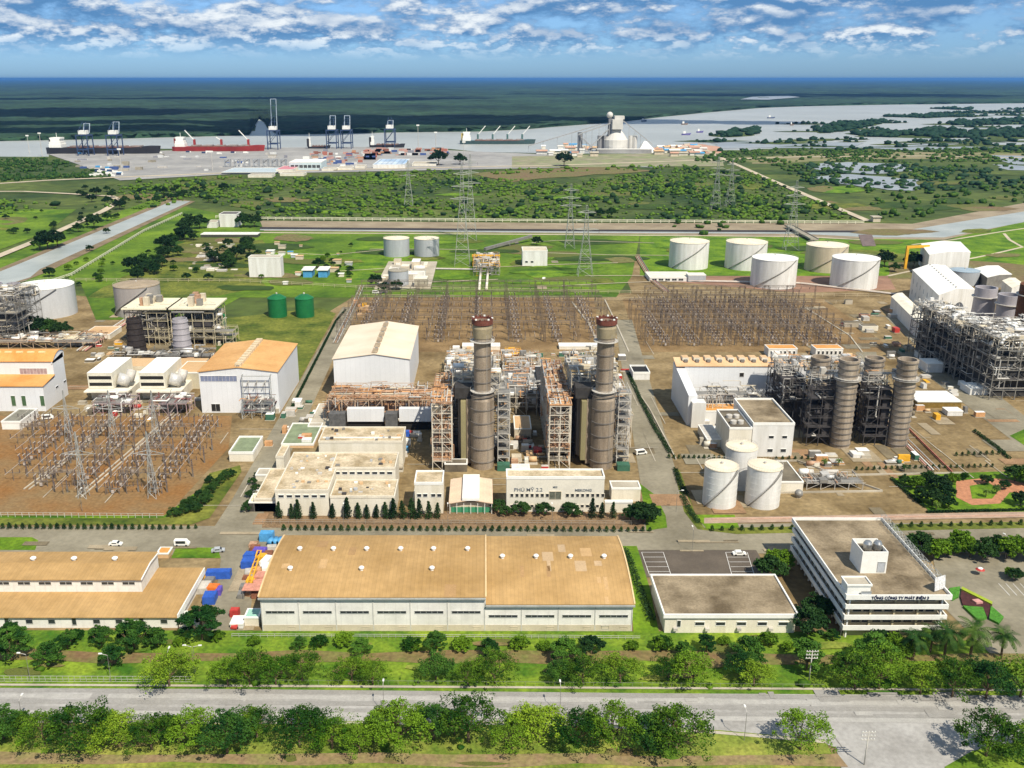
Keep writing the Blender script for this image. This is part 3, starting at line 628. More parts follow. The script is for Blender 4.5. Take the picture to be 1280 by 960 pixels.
# --- the canteen block with the stained flat roof
x0, x1, y0, y1, h = BX(828, 996, 793, 771, 720)
r = thing('office_block', 'low white building with a stained brown flat roof and white rim, beside the car park', 'building', ((x0+x1)/2, (y0+y1)/2, 0))
MB().box(x0+.6, x1-.6, y0+.6, y1-.6, 0, h, cream).build('wall', r)
MB().box(x0+.3, x1-.3, y0+.3, y1-.3, h, h+.3, flatb).build('roof', r)
mb = MB(); e = .7
mb.box(x0, x1, y0, y0+.45, h-.5, h+.75, trim); mb.box(x0, x1, y1-.45, y1, h-.5, h+.75, trim); mb.box(x0, x0+.45, y0+.45, y1-.45, h-.5, h+.75, trim); mb.box(x1-.45, x1, y0+.45, y1-.45, h-.5, h+.75, trim); mb.build('parapet', r)
for k in range(6): window(r, x0+(x1-x0)*(.12+.155*k), y0+.6, h*.55, 2.6 if k else 1.0, 1.1 if k else 2.1, name='window' if k else 'door')
for k in range(4): MB().box(x0+3+9*k, x0+4.2+9*k, y0-.3, y0+.55, 1.2, 2.0, steell).build('air_conditioner', r)

# --- headquarters
y0 = YP(799); H1 = Zat(y0, 746.5); xl, xr = XP(1052, y0), XP(1178, y0); y1 = YP(651, H1); xl -= .0; fl = H1/4
r = thing('headquarters', 'four storey cream office block with white balcony bands and lettering on its roof edge', 'building', ((xl+xr)/2, (y0+y1)/2, 0))
MB().box(xl+1.8, xr-1.8, y0+1.8, y1-1.8, 0, H1-.2, M('yellow render', (.50,.43,.27), .8, .15, .3)).build('wall', r)
for k in (1, 2, 3, 4):
    z = fl*k; g = 0 if k < 4 else .35; mb = MB(); X0, X1, Y0_, Y1_ = xl-g, xr+g, y0-g, y1+g
    if k < 4: mb.box(X0, X1, Y0_, Y1_, z-.15, z+.12, concrete)
    b0, b1 = (z-.35, z+1.05) if k < 4 else (z-.55, z+.95)
    mb.box(X0-.15, X1+.15, Y0_-.15, Y0_+.2, b0, b1, trim); mb.box(X0-.15, X1+.15, Y1_-.2, Y1_+.15, b0, b1, trim)
    mb.box(X0-.15, X0+.2, Y0_+.2, Y1_-.2, b0, b1, trim); mb.box(X1-.2, X1+.15, Y0_+.2, Y1_-.2, b0, b1, trim)
    mb.build('balcony' if k < 4 else 'parapet', r)
MB().box(xl+.1-.35, xr+.25, y0-.15, y1+.15, H1-.2, H1+.1, flatb).build('roof', r)
mb = MB()
for k in range(14):
    yy = y0+1+(y1-y0-2)*k/13
    for xx in (xl+1.3, xr-1.3): mb.box(xx-.2, xx+.2, yy-.2, yy+.2, 0, H1-.4, trim)
for k in range(5):
    xx = xl+1+(xr-xl-2)*k/4; mb.box(xx-.25, xx+.25, y0+1.1, y0+1.6, 0, H1-.4, MATS['yellow render'])
mb.build('columns', r)
for k in range(4):
    for i in range(8):
        if k == 0 and i < 2: continue
        window(r, xl+4+(xr-xl-8)*i/7, y0+1.8, fl*k+1.9, 2.3, 1.5, fr=beige)
    for i in range(12): window(r, xl+1.8, y0+5+(y1-y0-10)*i/11, fl*k+1.9, 2.4, 1.6, 'l', fr=beige)
# roof house with two tanks, stair house
ya = YP(717, H1); xa, xb = XP(1075, ya, H1), XP(1107, ya, H1); za = Zat(ya, 690); yc = YP(673, za)
b = MB(); b.box(xa, xb, ya, yc, H1+.1, za-1.5, trim, dkconc)
for q in ((xa, xb, ya, ya+.3), (xa, xb, yc-.3, yc), (xa, xa+.3, ya+.3, yc-.3), (xb-.3, xb, ya+.3, yc-.3)): b.box(*q, za-1.5, za, trim)
b = b.build('tank_house', r); window(b, xb-1.6, ya, H1+2.2, 2.0, 3.0, m=tankg, fr=galv, name='door')
for k in (0, 1):
    mb = MB(); cx_ = xa+3.0+2.9*k; cy_ = (ya+yc)/2; mb.lathe(cx_, cy_, [(.2, za-1.3), (1.25, za-1.2), (1.3, za+.6), (.9, za+1.3), (.1, za+1.5)], M('steel tank', (.5,.49,.46), .3, .1, 1, metal=.8), 18)
    for q in (-1, 1): mb.bar((cx_+q, cy_-1, za-1.5), (cx_+q, cy_-1, za-1), .1, steel)
    mb.build('water_tank', b)
ya = y0+.3; xa, xb = XP(1058, ya, H1), XP(1087, ya, H1); za = Zat(ya, 732); yc = YP(722, za)
b = MB(); b.box(xa, xb, ya, yc, H1+.1, za, trim, pale); 
for q in ((xa-.3, xb+.3, ya-.3, ya), (xa-.3, xb+.3, yc, yc+.3), (xa-.3, xa, ya, yc), (xb, xb+.3, ya, yc)): b.box(*q, za-.1, za+.4, trim)
b = b.build('stair_house', r); window(b, xb-1.3, ya-.5, H1+.7, 2.6, 2.4, m=tankg, fr=galv, name='louvre')
# white scaffold frames of the roof sign along the right edge, and the panel at its end
mb = MB(); ns = 15
for k in range(ns):
    yy = y0+5+(y1-y0-6)*k/(ns-1); h_ = 2.6
    for xx in (xr-.6, xr+.9): mb.bar((xx, yy, H1+.3), (xx, yy, H1+h_), .07, galv)
    mb.bar((xr-.6, yy, H1+h_), (xr+.9, yy, H1+h_), .06, galv); mb.bar((xr-.6, yy, H1+.3), (xr+.9, yy, H1+h_), .05, galv)
    if k < ns-1:
        y2 = y0+5+(y1-y0-6)*(k+1)/(ns-1)
        for xx in (xr-.6, xr+.9):
            for hh in (.5, 1.4, h_): mb.bar((xx, yy, H1+hh), (xx, y2, H1+hh), .05, galv)
        mb.bar((xr+.9, yy, H1+.4), (xr+.9, y2, H1+h_), .05, galv)
mb.build('sign_frame', r)
mb = MB(); mb.hull([(xr-3.2, y0+2.2, H1+.5), (xr+.6, y0+4.2, H1+.5), (xr+.6, y0+4.5, H1+.5), (xr-3.2, y0+2.5, H1+.5)], [(xr-3.2, y0+3, H1+4), (xr+.6, y0+5, H1+4), (xr+.6, y0+5.3, H1+4), (xr-3.2, y0+3.3, H1+4)], M('sign panel', (.6,.6,.6), .4, .3, 2)); mb.build('sign_panel', r)
def text(parent, s, x, y, z, size, m, ext=.06, name='lettering', width=None, bold=.02, rx=90):
    cu = bpy.data.curves.new(name, 'FONT'); cu.body = s; cu.size = size; cu.extrude = ext; cu.offset = bold; cu.align_x = 'LEFT'; cu.align_y = 'BOTTOM_BASELINE'
    cu.materials.append(m); t_ = bpy.data.objects.new(name, cu); SC.collection.objects.link(t_)
    bpy.context.view_layer.update(); me = bpy.data.meshes.new_from_object(t_); bpy.data.objects.remove(t_)
    o = bpy.data.objects.new(name, me); SC.collection.objects.link(o); bpy.context.view_layer.update()
    if width: o.scale = (width/max(o.dimensions.x, .01), 1, 1)
    o.parent = parent; o.rotation_euler = (R(rx), 0, 0); o.location = Vector((x, y, z)) - parent_loc(parent); return o
tx = XP(1088.5, y0, H1)
text(r, 'TỔNG CÔNG TY PHÁT ĐIỆN 3', tx, y0-.59, H1-.28, 1.15, signk, width=XP(1160, y0, H1)-tx, bold=.025)

# --- control building with lettering
x0, x1, y0, y1, h = BX(633, 754, 640, 598, 588)
r = thing('control_building', 'white two storey control building lettered on its front, below the two tall stacks', 'building', ((x0+x1)/2, (y0+y1)/2, 0))
MB().box(x0, x1, y0, y1, 0, h, M('pale yellow render', (.68,.64,.54), .8, .08, .2, fine=.05)).build('wall', r); roofcap(r, x0, x1, y0, y1, h, flat, .7)
for i in range(8):
    window(r, x0+(x1-x0)*(.055+.052*i), y0, h*.50, 1.05, 1.3, fr=cream); window(r, x0+(x1-x0)*(.625+.052*i), y0, h*.50, 1.05, 1.3, fr=cream)
    window(r, x0+(x1-x0)*(.055+.052*i), y0, h*.18, 1.05, 1.1, fr=cream); window(r, x0+(x1-x0)*(.625+.052*i), y0, h*.18, 1.05, 1.1, fr=cream)
window(r, x0+(x1-x0)*.5, y0, h*.50, 4.2, 3.0, m=M('green glass', (.12,.13,.10), .3, .3, 1), fr=beige, name='curtain_wall')
text(r, 'PHÚ MỸ 2.2', x0+(x1-x0)*.075, y0-.07, h*.62, 1.9, signg, width=(x1-x0)*.29, bold=.01)
text(r, 'MEKONG', x0+(x1-x0)*.70, y0-.07, h*.62, 1.3, signg, width=(x1-x0)*.17, bold=.03)
text(r, 'MECO', x0+(x1-x0)*.475, y0-.07, h*.72, .9, signg, width=(x1-x0)*.045, bold=.03)
simple('gatehouse', 'white single storey annexe right of the lettered control building', 'building', 756, 790, 641, 628, 626, cream, pale, .4)
simple('workshop', 'white annexe with a sloping awning behind the dark tree by the control building', 'building', 764, 800, 627, 611, 602, cream, pale, .4)
r_, a0, a1, b0, b1, hh = simple('office_block', 'small cream block with four square windows beside the barrel roofed shed', 'building', 519, 554, 642, 605, 590, cream, flat, .7, wins=((2, .62, 1.5, 1.2, .05, .48), (2, .62, 1.5, 1.2, .55, .98)))
# shed with a white raised middle
x0, x1, y0, y1, h = BX(561, 616, 643, 629, 599); xc = (x0+x1)/2
r = thing('workshop', 'pale shed with a raised white strip along its roof and an open green front', 'shed', (xc, (y0+y1)/2, 0))
mb = MB(); mb.box(x0+.5, x1-.5, y0+1.5, y1, 0, h-.3, beige); mb.build('wall', r)
mb = MB(); mb.hull([(x0,y0,h),(xc,y0,h+1.4),(x1,y0,h),(x1,y0,h-.3),(xc,y0,h+1.1),(x0,y0,h-.3)], [(x0,y1,h),(xc,y1,h+1.4),(x1,y1,h),(x1,y1,h-.3),(xc,y1,h+1.1),(x0,y1,h-.3)], M('pink roof', (.66,.50,.36), .7, .08, .2, stripe=('X', 1.1, .05))); mb.build('roof', r)
mb = MB(); mb.box(xc-3.1, xc+3.1, y0-.1, y1+.1, h+1.0, h+2.0, trim); mb.build('ridge_vent', r)
mb = MB(); mb.box(x0+.8, x1-.8, y0+1.4, y0+1.48, 0, h*.5, M('green door', (.05,.25,.13), .6, .1, .5)); mb.build('door', r)
mb = MB()
for k in range(7): xx = x0+.4+(x1-x0-.8)*k/6; mb.bar((xx, y0+.3, 0), (xx, y0+.3, h-.2), .12, trim)
mb.build('posts', r)

# --- administration cluster: stepped flat roofs
r0 = thing('administration_building', 'sprawling cream building of stepped flat roofs left of the small shed', 'building', (XP(410, 320), 325, 0))
def wing(xl, xr, yb, yt, yk, n, zf=.6, m=cream, rf=flat, w=1.6, a=.03, b=.97, nm='wing', lb=None):
    x0, x1, y0, y1, h = BX(xl, xr, yb, yt, yk); o = MB().box(x0, x1, y0, y1, 0, h, m).build(nm, r0); tag(o, lb)
    mb = MB(); mb.box(x0+.3, x1-.3, y0+.3, y1-.3, h, h+.1, rf); mb.build('roof', o); 
    mb = MB(); e = .12; pt = .3
    for q in ((x0-e, x1+e, y0-e, y0+pt), (x0-e, x1+e, y1-pt, y1+e), (x0-e, x0+pt, y0+pt, y1-pt), (x1-pt, x1+e, y0+pt, y1-pt)): mb.box(*q, h-.25, h+.65, M('cream parapet', (.68,.62,.50), .7, .1, .3))
    mb.build('parapet', o)
    for i in range(n): window(o, x0+(x1-x0)*(a+(b-a)*(i+.5)/n), y0, h*zf, w, 1.0)
    return x0, x1, y0, y1, h
wA = wing(346, 412, 645, 614, 567, 6, .80, w=1.9, lb='front left wing with six dark windows')
wB = wing(414, 494, 646, 622, 601, 0, lb='low front wing')
wC = wing(416, 495, 618, 586, 567, 8, .84, w=1.9, lb='raised wing with eight windows')
wD = wing(400, 504, 585, 553, 535, 0, lb='rear wing')
wE = wing(319, 345, 640, 625, 587, 0, lb='low side wing'); wF = wing(346, 356, 590, 572, 558, 0)
rr = random.Random(4)
for (q, n) in ((wA, 22), (wB, 14), (wD, 16), (wC, 8)):
    for k in range(n):
        xx = rr.uniform(q[0]+2, q[1]-2); yy = rr.uniform(q[2]+2, q[3]-2); s = rr.uniform(.35, .8); mb = MB(); mb.box(xx-s, xx+s, yy-s*.7, yy+s*.7, q[4]+.1, q[4]+rr.uniform(.4, 1.1), rr.choice([steell, trim, tankg, steel, steeld, tanb])); mb.build('air_conditioner', r0)
mb = MB(); yb2 = YP(548, wD[4]); mb.box(wD[0]+1, wD[1]-1, yb2, yb2+.5, wD[4]+.1, wD[4]+.5, trim); mb.build('pipe_rail', r0)
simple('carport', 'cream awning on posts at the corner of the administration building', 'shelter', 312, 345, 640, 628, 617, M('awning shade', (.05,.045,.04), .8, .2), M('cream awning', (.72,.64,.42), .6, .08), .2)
simple('office_block', 'small white block with a flat cream roof behind the administration building', 'building', 320, 344, 602, 594, 586, cream, pale, .3)
simple('guard_house', 'open topped white pit beside the road bend', 'basin', 287, 317, 577, 567, 547, cream, M('green pit', (.2,.24,.14), .8, .2, .3), .8)

# --- gable halls (ridge running away from the viewer)
def hall(label, xl, xr, yb, yt, yk, rise, wall, roofm, xp=.5, ridge=None, wins=0, sidewin=0, group=None, name='turbine_hall'):
    x0, x1, y0, y1, h = BX(xl, xr, yb, yt, yk); xc = x0+(x1-x0)*xp; r = thing(name, label, 'hall', ((x0+x1)/2, (y0+y1)/2, 0), group)
    mb = MB(); A = [(x0,y0,0),(x1,y0,0),(x1,y0,h),(xc,y0,h+rise),(x0,y0,h)]; B_ = [(p[0], y1, p[2]) for p in A]; mb.hull(A, B_, wall); mb.build('wall', r)
    mb = MB(); t = .3
    for (xa, za, xb, zb) in ((x0-.5, h-.05, xc, h+rise), (xc, h+rise, x1+.5, h-.05)):
        mb.hull([(xa,y0-.5,za+.02),(xb,y0-.5,zb+.02),(xb,y1+.5,zb+.02),(xa,y1+.5,za+.02)], [(xa,y0-.5,za+t),(xb,y0-.5,zb+t),(xb,y1+.5,zb+t),(xa,y1+.5,za+t)], roofm)
    mb.build('roof', r)
    if ridge:
        n, w, hh, mm = ridge; mb = MB()
        for k in range(n):
            ya = y0+1+(y1-y0-2)*k/n; yb2 = ya+(y1-y0-2)/n*.7
            mb.box(xc-w, xc+w, ya, yb2, h+rise-.3, h+rise+hh, mm)
        mb.box(xc-w*.55, xc+w*.55, y0+.6, y1-.6, h+rise-.3, h+rise+hh*.55, steel)
        mb.build('ridge_vents', r)
    return r, x0, x1, y0, y1, h
r, x0, x1, y0, y1, h = hall('tall white turbine hall with a pale two slope roof, left of the tall stacks', 419, 513, 499, 449, 408, 2.6, cool, creamroof, .54, (6, 1.3, .7, M('dark ridge', (.35,.27,.18), .7, .3, .5)))
r, x0, x1, y0, y1, h = hall('white turbine hall with an orange roof and a ridge of vents, beside the left switchyard', 253, 350, 516, 465, 430, 2.2, cool, orangey, .5, (11, 1.5, 1.5, M('beige vents', (.62,.5,.33), .6, .2, .5)))
window(r, x0+(x1-x0)*.25, y0, h*.84, (x1-x0)*.46, 2.6, m=M('blue louvre', (.20,.23,.34), .5, .2, .6), fr=white, name='louvre'); window(r, x0+(x1-x0)*.18, y0, h*.13, 4, 3.6, m=dark, fr=white, name='door')
# steel bracket tower on that hall's front
mb = MB(); xa, xb = x0+(x1-x0)*.56, x0+(x1-x0)*.92
for xx in (xa, xb): mb.bar((xx, y0-2, 0), (xx, y0-2, h*.95), .25, galv); mb.bar((xx, y0, h*.95), (xx, y0-2, h*.95), .2, galv)
for zz in (.45, .62, .78, .93): mb.bar((xa, y0-2, h*zz), (xb, y0-2, h*zz), .2, galv)
for k in range(3): 
    xx = xa+(xb-xa)*(.2+.3*k); mb.bar((xx, y0-.2, h*.8), (xx-1.2, y0-2, h*.68), .25, steell); mb.bar((xx, y0-2, h*.8), (xx, y0-2, h*.45), .12, insb)
mb.build('busbar_frame', r)
# far-left halls: roof slopes toward the viewer
y0 = YP(514); xr = XP(58, y0); xl = XP(-140, y0); z0 = Zat(y0, 483); ym = YP(470, z0+1)
r = thing('turbine_hall', 'white turbine hall with two orange roofs stepped one above the other at the left edge', 'hall', (xr-40, y0+30, 0))
zc = Zat(ym, 452); yk = YP(436, zc+3)
mb = MB(); mb.box(xl, xr, y0, ym, 0, z0, cool); mb.hull([(xl,ym,0),(xr,ym,0),(xr,yk,0),(xl,yk,0)], [(xl,ym,zc),(xr,ym,zc),(xr,yk,zc+1.5),(xl,yk,zc+1.5)], cool); mb.build('wall', r)
mb = MB(); roof_sheet(mb, xl, xr+.4, [(y0-.5, z0), (ym, z0+1.6)], .3, orange); mb.build('roof', r, label='lower orange roof')
P = arched(0, 0, ym-.5, yk+1, zc, zc+3.5, zc+2); mb = MB(); roof_sheet(mb, xl, xr+.4, P, .3, orange); mb.build('roof', r, label='upper arched orange roof'); mb = MB(); wall_arch(mb, xr-.4, xr, [(a, b) for a, b in P], zc-1, cool); mb.build('gable', r)
window(r, XP(40, ym, zc), ym, z0+3.4, 13, 2.8, m=M('pink louvre', (.36,.27,.27), .6, .2, .6), fr=white, name='louvre')
for px in (19, 32, 55): window(r, XP(px, y0), y0, z0*.42, 1.9, 5.0, m=M('green shutter', (.07,.13,.06), .6, .2, .6), fr=white, name='shutter')
for py in (0, 1): window(r, xr, y0+14+9*py, 7.5, 3.0, .9, 'r', m=dark, fr=cool)
for k in range(7): 
    y = ym+(yk-ym)*.35; mb = MB(); xx = XP(-30+14*k, y, zc); mb.box(xx-1.6, xx+1.6, y-.6, y+.6, zarch(P, y)+.2, zarch(P, y)+1.0, M('yellow skylight', (.75,.62,.3), .5, .1)); mb.build('skylight', r)
simple('pump_house', 'open topped white concrete box beside the leftmost turbine hall', 'basin', 3, 27, 537, 528, 512, trim, M('grey pit', (.2,.19,.15), .8, .2, .3), .6)
simple('office_block', 'small white building in the field beside the green tanks', 'building', 312, 352, 347, 322, 319, white, pale, .4, group=None)
r = simple('pump_house', 'white pump house block with a pale roof behind the middle switchyard', 'building', 653, 684, 333, 314, 309, white, beige, .5, wins=((2, .3, 2.2, 1.5, .05, .5),))
simple('office_block', 'white block on the hillock of dark trees behind the left field', 'building', 275, 297, 284, 268, 265, white, M('dark roof', (.1,.09,.09), .8), .5)
simple('office_block', 'small white annexe left of the white block among the dark trees', 'building', 259, 271, 285, 278, 275, white, pale, .3)
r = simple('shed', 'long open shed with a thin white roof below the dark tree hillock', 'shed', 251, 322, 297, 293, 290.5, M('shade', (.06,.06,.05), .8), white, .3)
simple('shed', 'long low white shed with a dark open side beside the upper storage tanks', 'shed', 812, 866, 352, 347, 340, white, cream, .3, wins=((5, .5, 3.6, 1.6, .03, .8),))
simple('shed', 'short grey shed at the end of the long low white shed', 'shed', 860, 882, 352.5, 344, 341, tankg, cream, .2)
simple('transformer_house', 'long flat cream roofed building behind the right tall stack', 'building', 699, 756, 437, 433, 429, cream, white, .3)
simple('transformer_house', 'flat cream roofed building behind the left tall stack', 'building', 578, 625, 438, 433, 429, cream, white, .3)
simple('office_block', 'small white box building with an open dark bay beside the middle road', 'building', 791, 812, 475, 467, 458, white, M('dark bay', (.02,.02,.02), .8), .9)
for i, (a, b, c, lb) in enumerate([(960, 996, 446, 'white orange-roofed switch house by the right switchyard, left of its twin'), (1019, 1053, 446, 'white orange-roofed switch house by the right switchyard, nearest the four stacks')]):
    simple('switch_house', lb, 'building', a, b, c, 436, 431, white, orange, .15, wins=((6, .5, 1.2, 2, .03, .97),), group='white switch houses by the right switchyard')
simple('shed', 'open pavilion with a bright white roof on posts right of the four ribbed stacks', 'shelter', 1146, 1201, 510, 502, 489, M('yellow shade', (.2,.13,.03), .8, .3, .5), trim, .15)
simple('guard_house', 'small white booth beside the pavilion with the bright white roof', 'booth', 1184, 1203, 520, 514, 509, white, trim, .1)

# --- right hand power block building with the row of roof vents
y0 = YP(545); xl = XP(845, YP(531)); x0, x1, y0, y1, h = BX(853, 1004, 505, 458, 452)
r = thing('turbine_hall', 'long white hall with an orange roof strip and roof vents, left of the four stacks', 'hall', ((x0+x1)/2, (y0+y1)/2, 0))
y0b = YP(529); mb = MB(); mb.box(x0, x1, y0, y1, 0, h, cool); mb.hull([(x0-4,y0b-3,0),(x0,y0b-3,0),(x0,y1,0),(x0-4,y1,0)], [(x0-4,y0b-3,h*.75),(x0,y0b-3,h*.75),(x0,y1,h),(x0-4,y1,h)], cool); mb.build('wall', r)
mb = MB(); roof_sheet(mb, x0-4.3, x1+.4, [(y0-.4, h), (y1, h+2)], .3, M('peach roof', (.66,.37,.18), .6, .12, .05, (.72,.5,.3), stripe=('X', 1.2, .08))); mb.build('roof', r)
for k in range(11):
    mb = MB(); xx = x0+1+(x1-x0-4)*k/10; mb.box(xx-1.5, xx+1.5, y1-4, y1+.5, h+1.7, h+3.2, cream, tanb); mb.box(xx-.8, xx+.8, y1-5.5, y1-4, h+1.2, h+2.4, steel); mb.build('roof_vent', r)
for px in (928, 968, 979): window(r, XP(px, y0, h), y0, h*.78, 2.0, 2.0, m=dark, fr=white)
MB().box(XP(976, y0), XP(1002, y0), y0-3, y0-.02, 0, 8, M('black intake', (.05,.05,.06), .6, .3)).build('intake', r)
MB().box(XP(846, y0), XP(862, y0), y0b-6, y0b-.03, 0, h*.62, white).build('stair_tower', r)
simple('annexe', 'long low white wall block under the pipe frames of the right turbine hall', 'building', 866, 925, 532, 514, 505, white, orange, .2)
r, a0, a1, b0, b1, hh = simple('switch_house', 'white cube building with a brown flat roof between the storage tanks and the four stacks', 'building', 938, 989, 571, 531, 500, white, flatb, .9, wins=((2, .62, 2.0, 1.2, .3, .95), (2, .2, 2.2, 1.4, .3, .95)))
r, a0, a1, b0, b1, hh = simple('switch_house', 'cream block with roof fans joined to the white cube building', 'building', 909, 937, 572, 536, 513, cream, dkconc, .6, wins=((2, .55, 1.6, 1.2, .1, .9),))
for k in range(4):
    mb = MB(); mb.lathe(a0+3+3*(k % 2), b0+6+7*(k//2), [(1.3, hh), (1.3, hh+1.5), (1.0, hh+1.6)], steell, 12); mb.build('roof_fan', r)
simple('container', 'long white equipment cabin beside the cream block with roof fans', 'cabin', 883, 901, 559, 549, 531, cream, steell, .1)
# wall of the tank yard + low walls
def wallrun(label, pts, hgt=1.2, w=.4, m=pale, name='wall', cat='wall'):
    o = MB(); Q = [G(*p) for p in pts]
    for a, b in zip(Q, Q[1:]):
        d = Vector((b[0]-a[0], b[1]-a[1])); n = Vector((-d.y, d.x)).normalized()*w/2
        o.prism([(a[0]+n.x, a[1]+n.y), (b[0]+n.x, b[1]+n.y), (b[0]-n.x, b[1]-n.y), (a[0]-n.x, a[1]-n.y)], 0, hgt, m)
    o = o.build(name); return tag(o, label, cat)
wallrun('low pale kerb wall around the pump compound right of the three white tanks', [(966, 577), (996, 577), (1103, 615), (968, 617), (966, 577)], .8)
wallrun('pale concrete wall along the left edge of the brown yard by the middle road', [(790, 480), (812, 512), (845, 575)], .7, .5)
wallrun('pale drain wall beside the road behind the right tall stack', [(786, 440), (768, 400), (756, 375)], .5, .8)
wallrun('pale drain wall dividing the two switchyards', [(752, 440), (736, 405), (715, 378)], .5, 1.2)
wallrun('pale drain wall crossing the right switchyard towards the far tanks', [(1003, 383), (1062, 420), (1078, 441)], .5, .8)
wallrun('pale wall along the strip behind the pink path', [(890, 650), (1110, 647), (1300, 645)], .6, .4, M('pink wall', (.5,.33,.25), .8))
wallrun('pale wall in front of the four ribbed stacks', [(1000, 596), (1210, 592)], .8, .3)
# ================================================================ TANKS
def tank(label, xl, xr, yb, yt, side, top, group=None, stair=True, dome=.06, rim=True, ring=None, name='storage_tank', n=40):
    """xl..xr widest pixels, yb lowest pixel of the base circle, yt row of the near rim edge"""
    yf = YP(yb); rad = (XP(xr, yf)-XP(xl, yf))/2*1.0; cx = XP((xl+xr)/2, yf); rad *= (1+rad/(yf*1.0)); cy = yf+rad; cx = XP((xl+xr)/2, cy); h = Zat(yf, yt)
    r = thing(name, label, 'tank', (cx, cy, 0), group)
    mb = MB(); mb.lathe(cx, cy, [(rad, 0), (rad, h)], side, n, cap=False)
    for k in range(1, int(h/2.4)): mb.lathe(cx, cy, [(rad, k*2.4-.05), (rad+.05, k*2.4), (rad, k*2.4+.05)], ring or side, n, cap=False)
    mb.build('shell', r)
    mb = MB(); mb.lathe(cx, cy, [(rad+.15, h-.15), (rad+.15, h+.15), (rad*.5, h+.15+dome*rad*1.3), (.05, h+.15+dome*rad*1.8)], top, n, smooth=False); mb.lathe(cx, cy, [(.6, h+dome*rad*1.5), (.6, h+dome*rad*1.8+.8), (.1, h+dome*rad*1.8+1.0)], steell, 10); mb.build('roof', r)
    if rim:
        mb = MB()
        for k in range(n):
            a0, a1 = 2*math.pi*k/n, 2*math.pi*(k+1)/n; p = lambda a, z: (cx+(rad+.05)*math.cos(a), cy+(rad+.05)*math.sin(a), z)
            mb.bar(p(a0, h+1.1), p(a1, h+1.1), .05, steell); mb.bar(p(a0, h+.1), p(a0, h+1.1), .04, steell)
        mb.build('guard_rail', r)
    if stair:
        mb = MB(); m = 26
        for k in range(m):
            a0, a1 = math.radians(205+110*k/m), math.radians(205+110*(k+1)/m); z0, z1 = h*(k+.0)/m, h*(k+1)/m
            P = [(cx+(rad+q)*math.cos(a), cy+(rad+q)*math.sin(a), z) for (q, a, z) in ((.06, a0, z0), (.95, a0, z0), (.95, a1, z1), (.06, a1, z1))]
            mb.hull(P, [(x, y, z+.18) for x, y, z in P], steel); mb.bar((P[1][0], P[1][1], P[1][2]+1.1), (P[2][0], P[2][1], P[2][2]+1.1), .05, steell); mb.bar(P[1], (P[1][0], P[1][1], P[1][2]+1.1), .04, steell)
        mb.build('stair', r)
    return r, cx, cy, rad, h
gT = 'white storage tanks behind the right switchyard'
tank('white storage tank with a tan rim, leftmost of the five by the channel', 836, 884, 338, 305, tankw, tanktop, gT)
tank('white storage tank with a tan top, second from the left of the five', 906, 956, 339, 306, tankw, tanktop, gT)
tank('white tank with a bright white top, front left of the five storage tanks', 938, 993, 362, 327, tankw, trim, gT)
tank('beige storage tank, the only tan coloured one of the five', 1006, 1056, 342, 310, tankb, tanktop, gT)
tank('white tank with a bright white top, front right of the five storage tanks', 1038, 1094, 363, 327, tankw, trim, gT)
g3 = 'three white water tanks'
tank('tall white water tank with a tan top, standing behind its two neighbours', 904, 942, 614, 565, tankw, tanktop, g3, False)
tank('white water tank with a spiral stair, front left of the three', 878, 919, 638, 590, tankw, tanktop, g3)
tank('white water tank with a spiral stair, front right of the three', 931, 973, 638, 590, tankw, tanktop, g3)
tank('large grey white storage tank with a bright top beside the left canal', 28, 95, 400, 363, M('pale tank', (.50,.51,.52), .5, .08, .2, streak=True), trim, None)
tank('faded tan storage tank behind the left boiler frames', 147, 202, 398, 361, M('faded tank', (.36,.33,.31), .7, .12, .2, streak=True), M('tan tank top', (.33,.26,.18), .7, .15, .2), None)
tank('dark green tank, left of the green pair', 336, 359, 398, 375, green, green, 'green tanks', False, .25, False)
tank('dark green tank, right of the green pair', 370, 393, 398, 375, green, green, 'green tanks', False, .25, False)
tank('small green tank behind the orange roofed turbine hall', 271, 284, 414, 396, green, green, None, False, .2, False)
tank('grey water tank left of the pair behind the middle field', 480, 512, 322, 300, tankg, tanktop, 'grey tank pair', False, .05)
tank('grey water tank right of the pair behind the middle field', 518, 549, 322, 300, tankg, tanktop, 'grey tank pair', False, .05)
tank('short grey settling tank in the treatment works', 486, 511, 360, 340, tankg, concrete, None, False, .03)
tank('grey blue tank between the two right hand white sheds', 1186, 1221, 358, 341, tankg, M('blue grey top', (.30,.38,.44), .5, .1), None, False, .05)
tank('short grey tank partly behind the white shed at the right', 1170, 1190, 352, 338, tankg, tankg, None, False, .05)

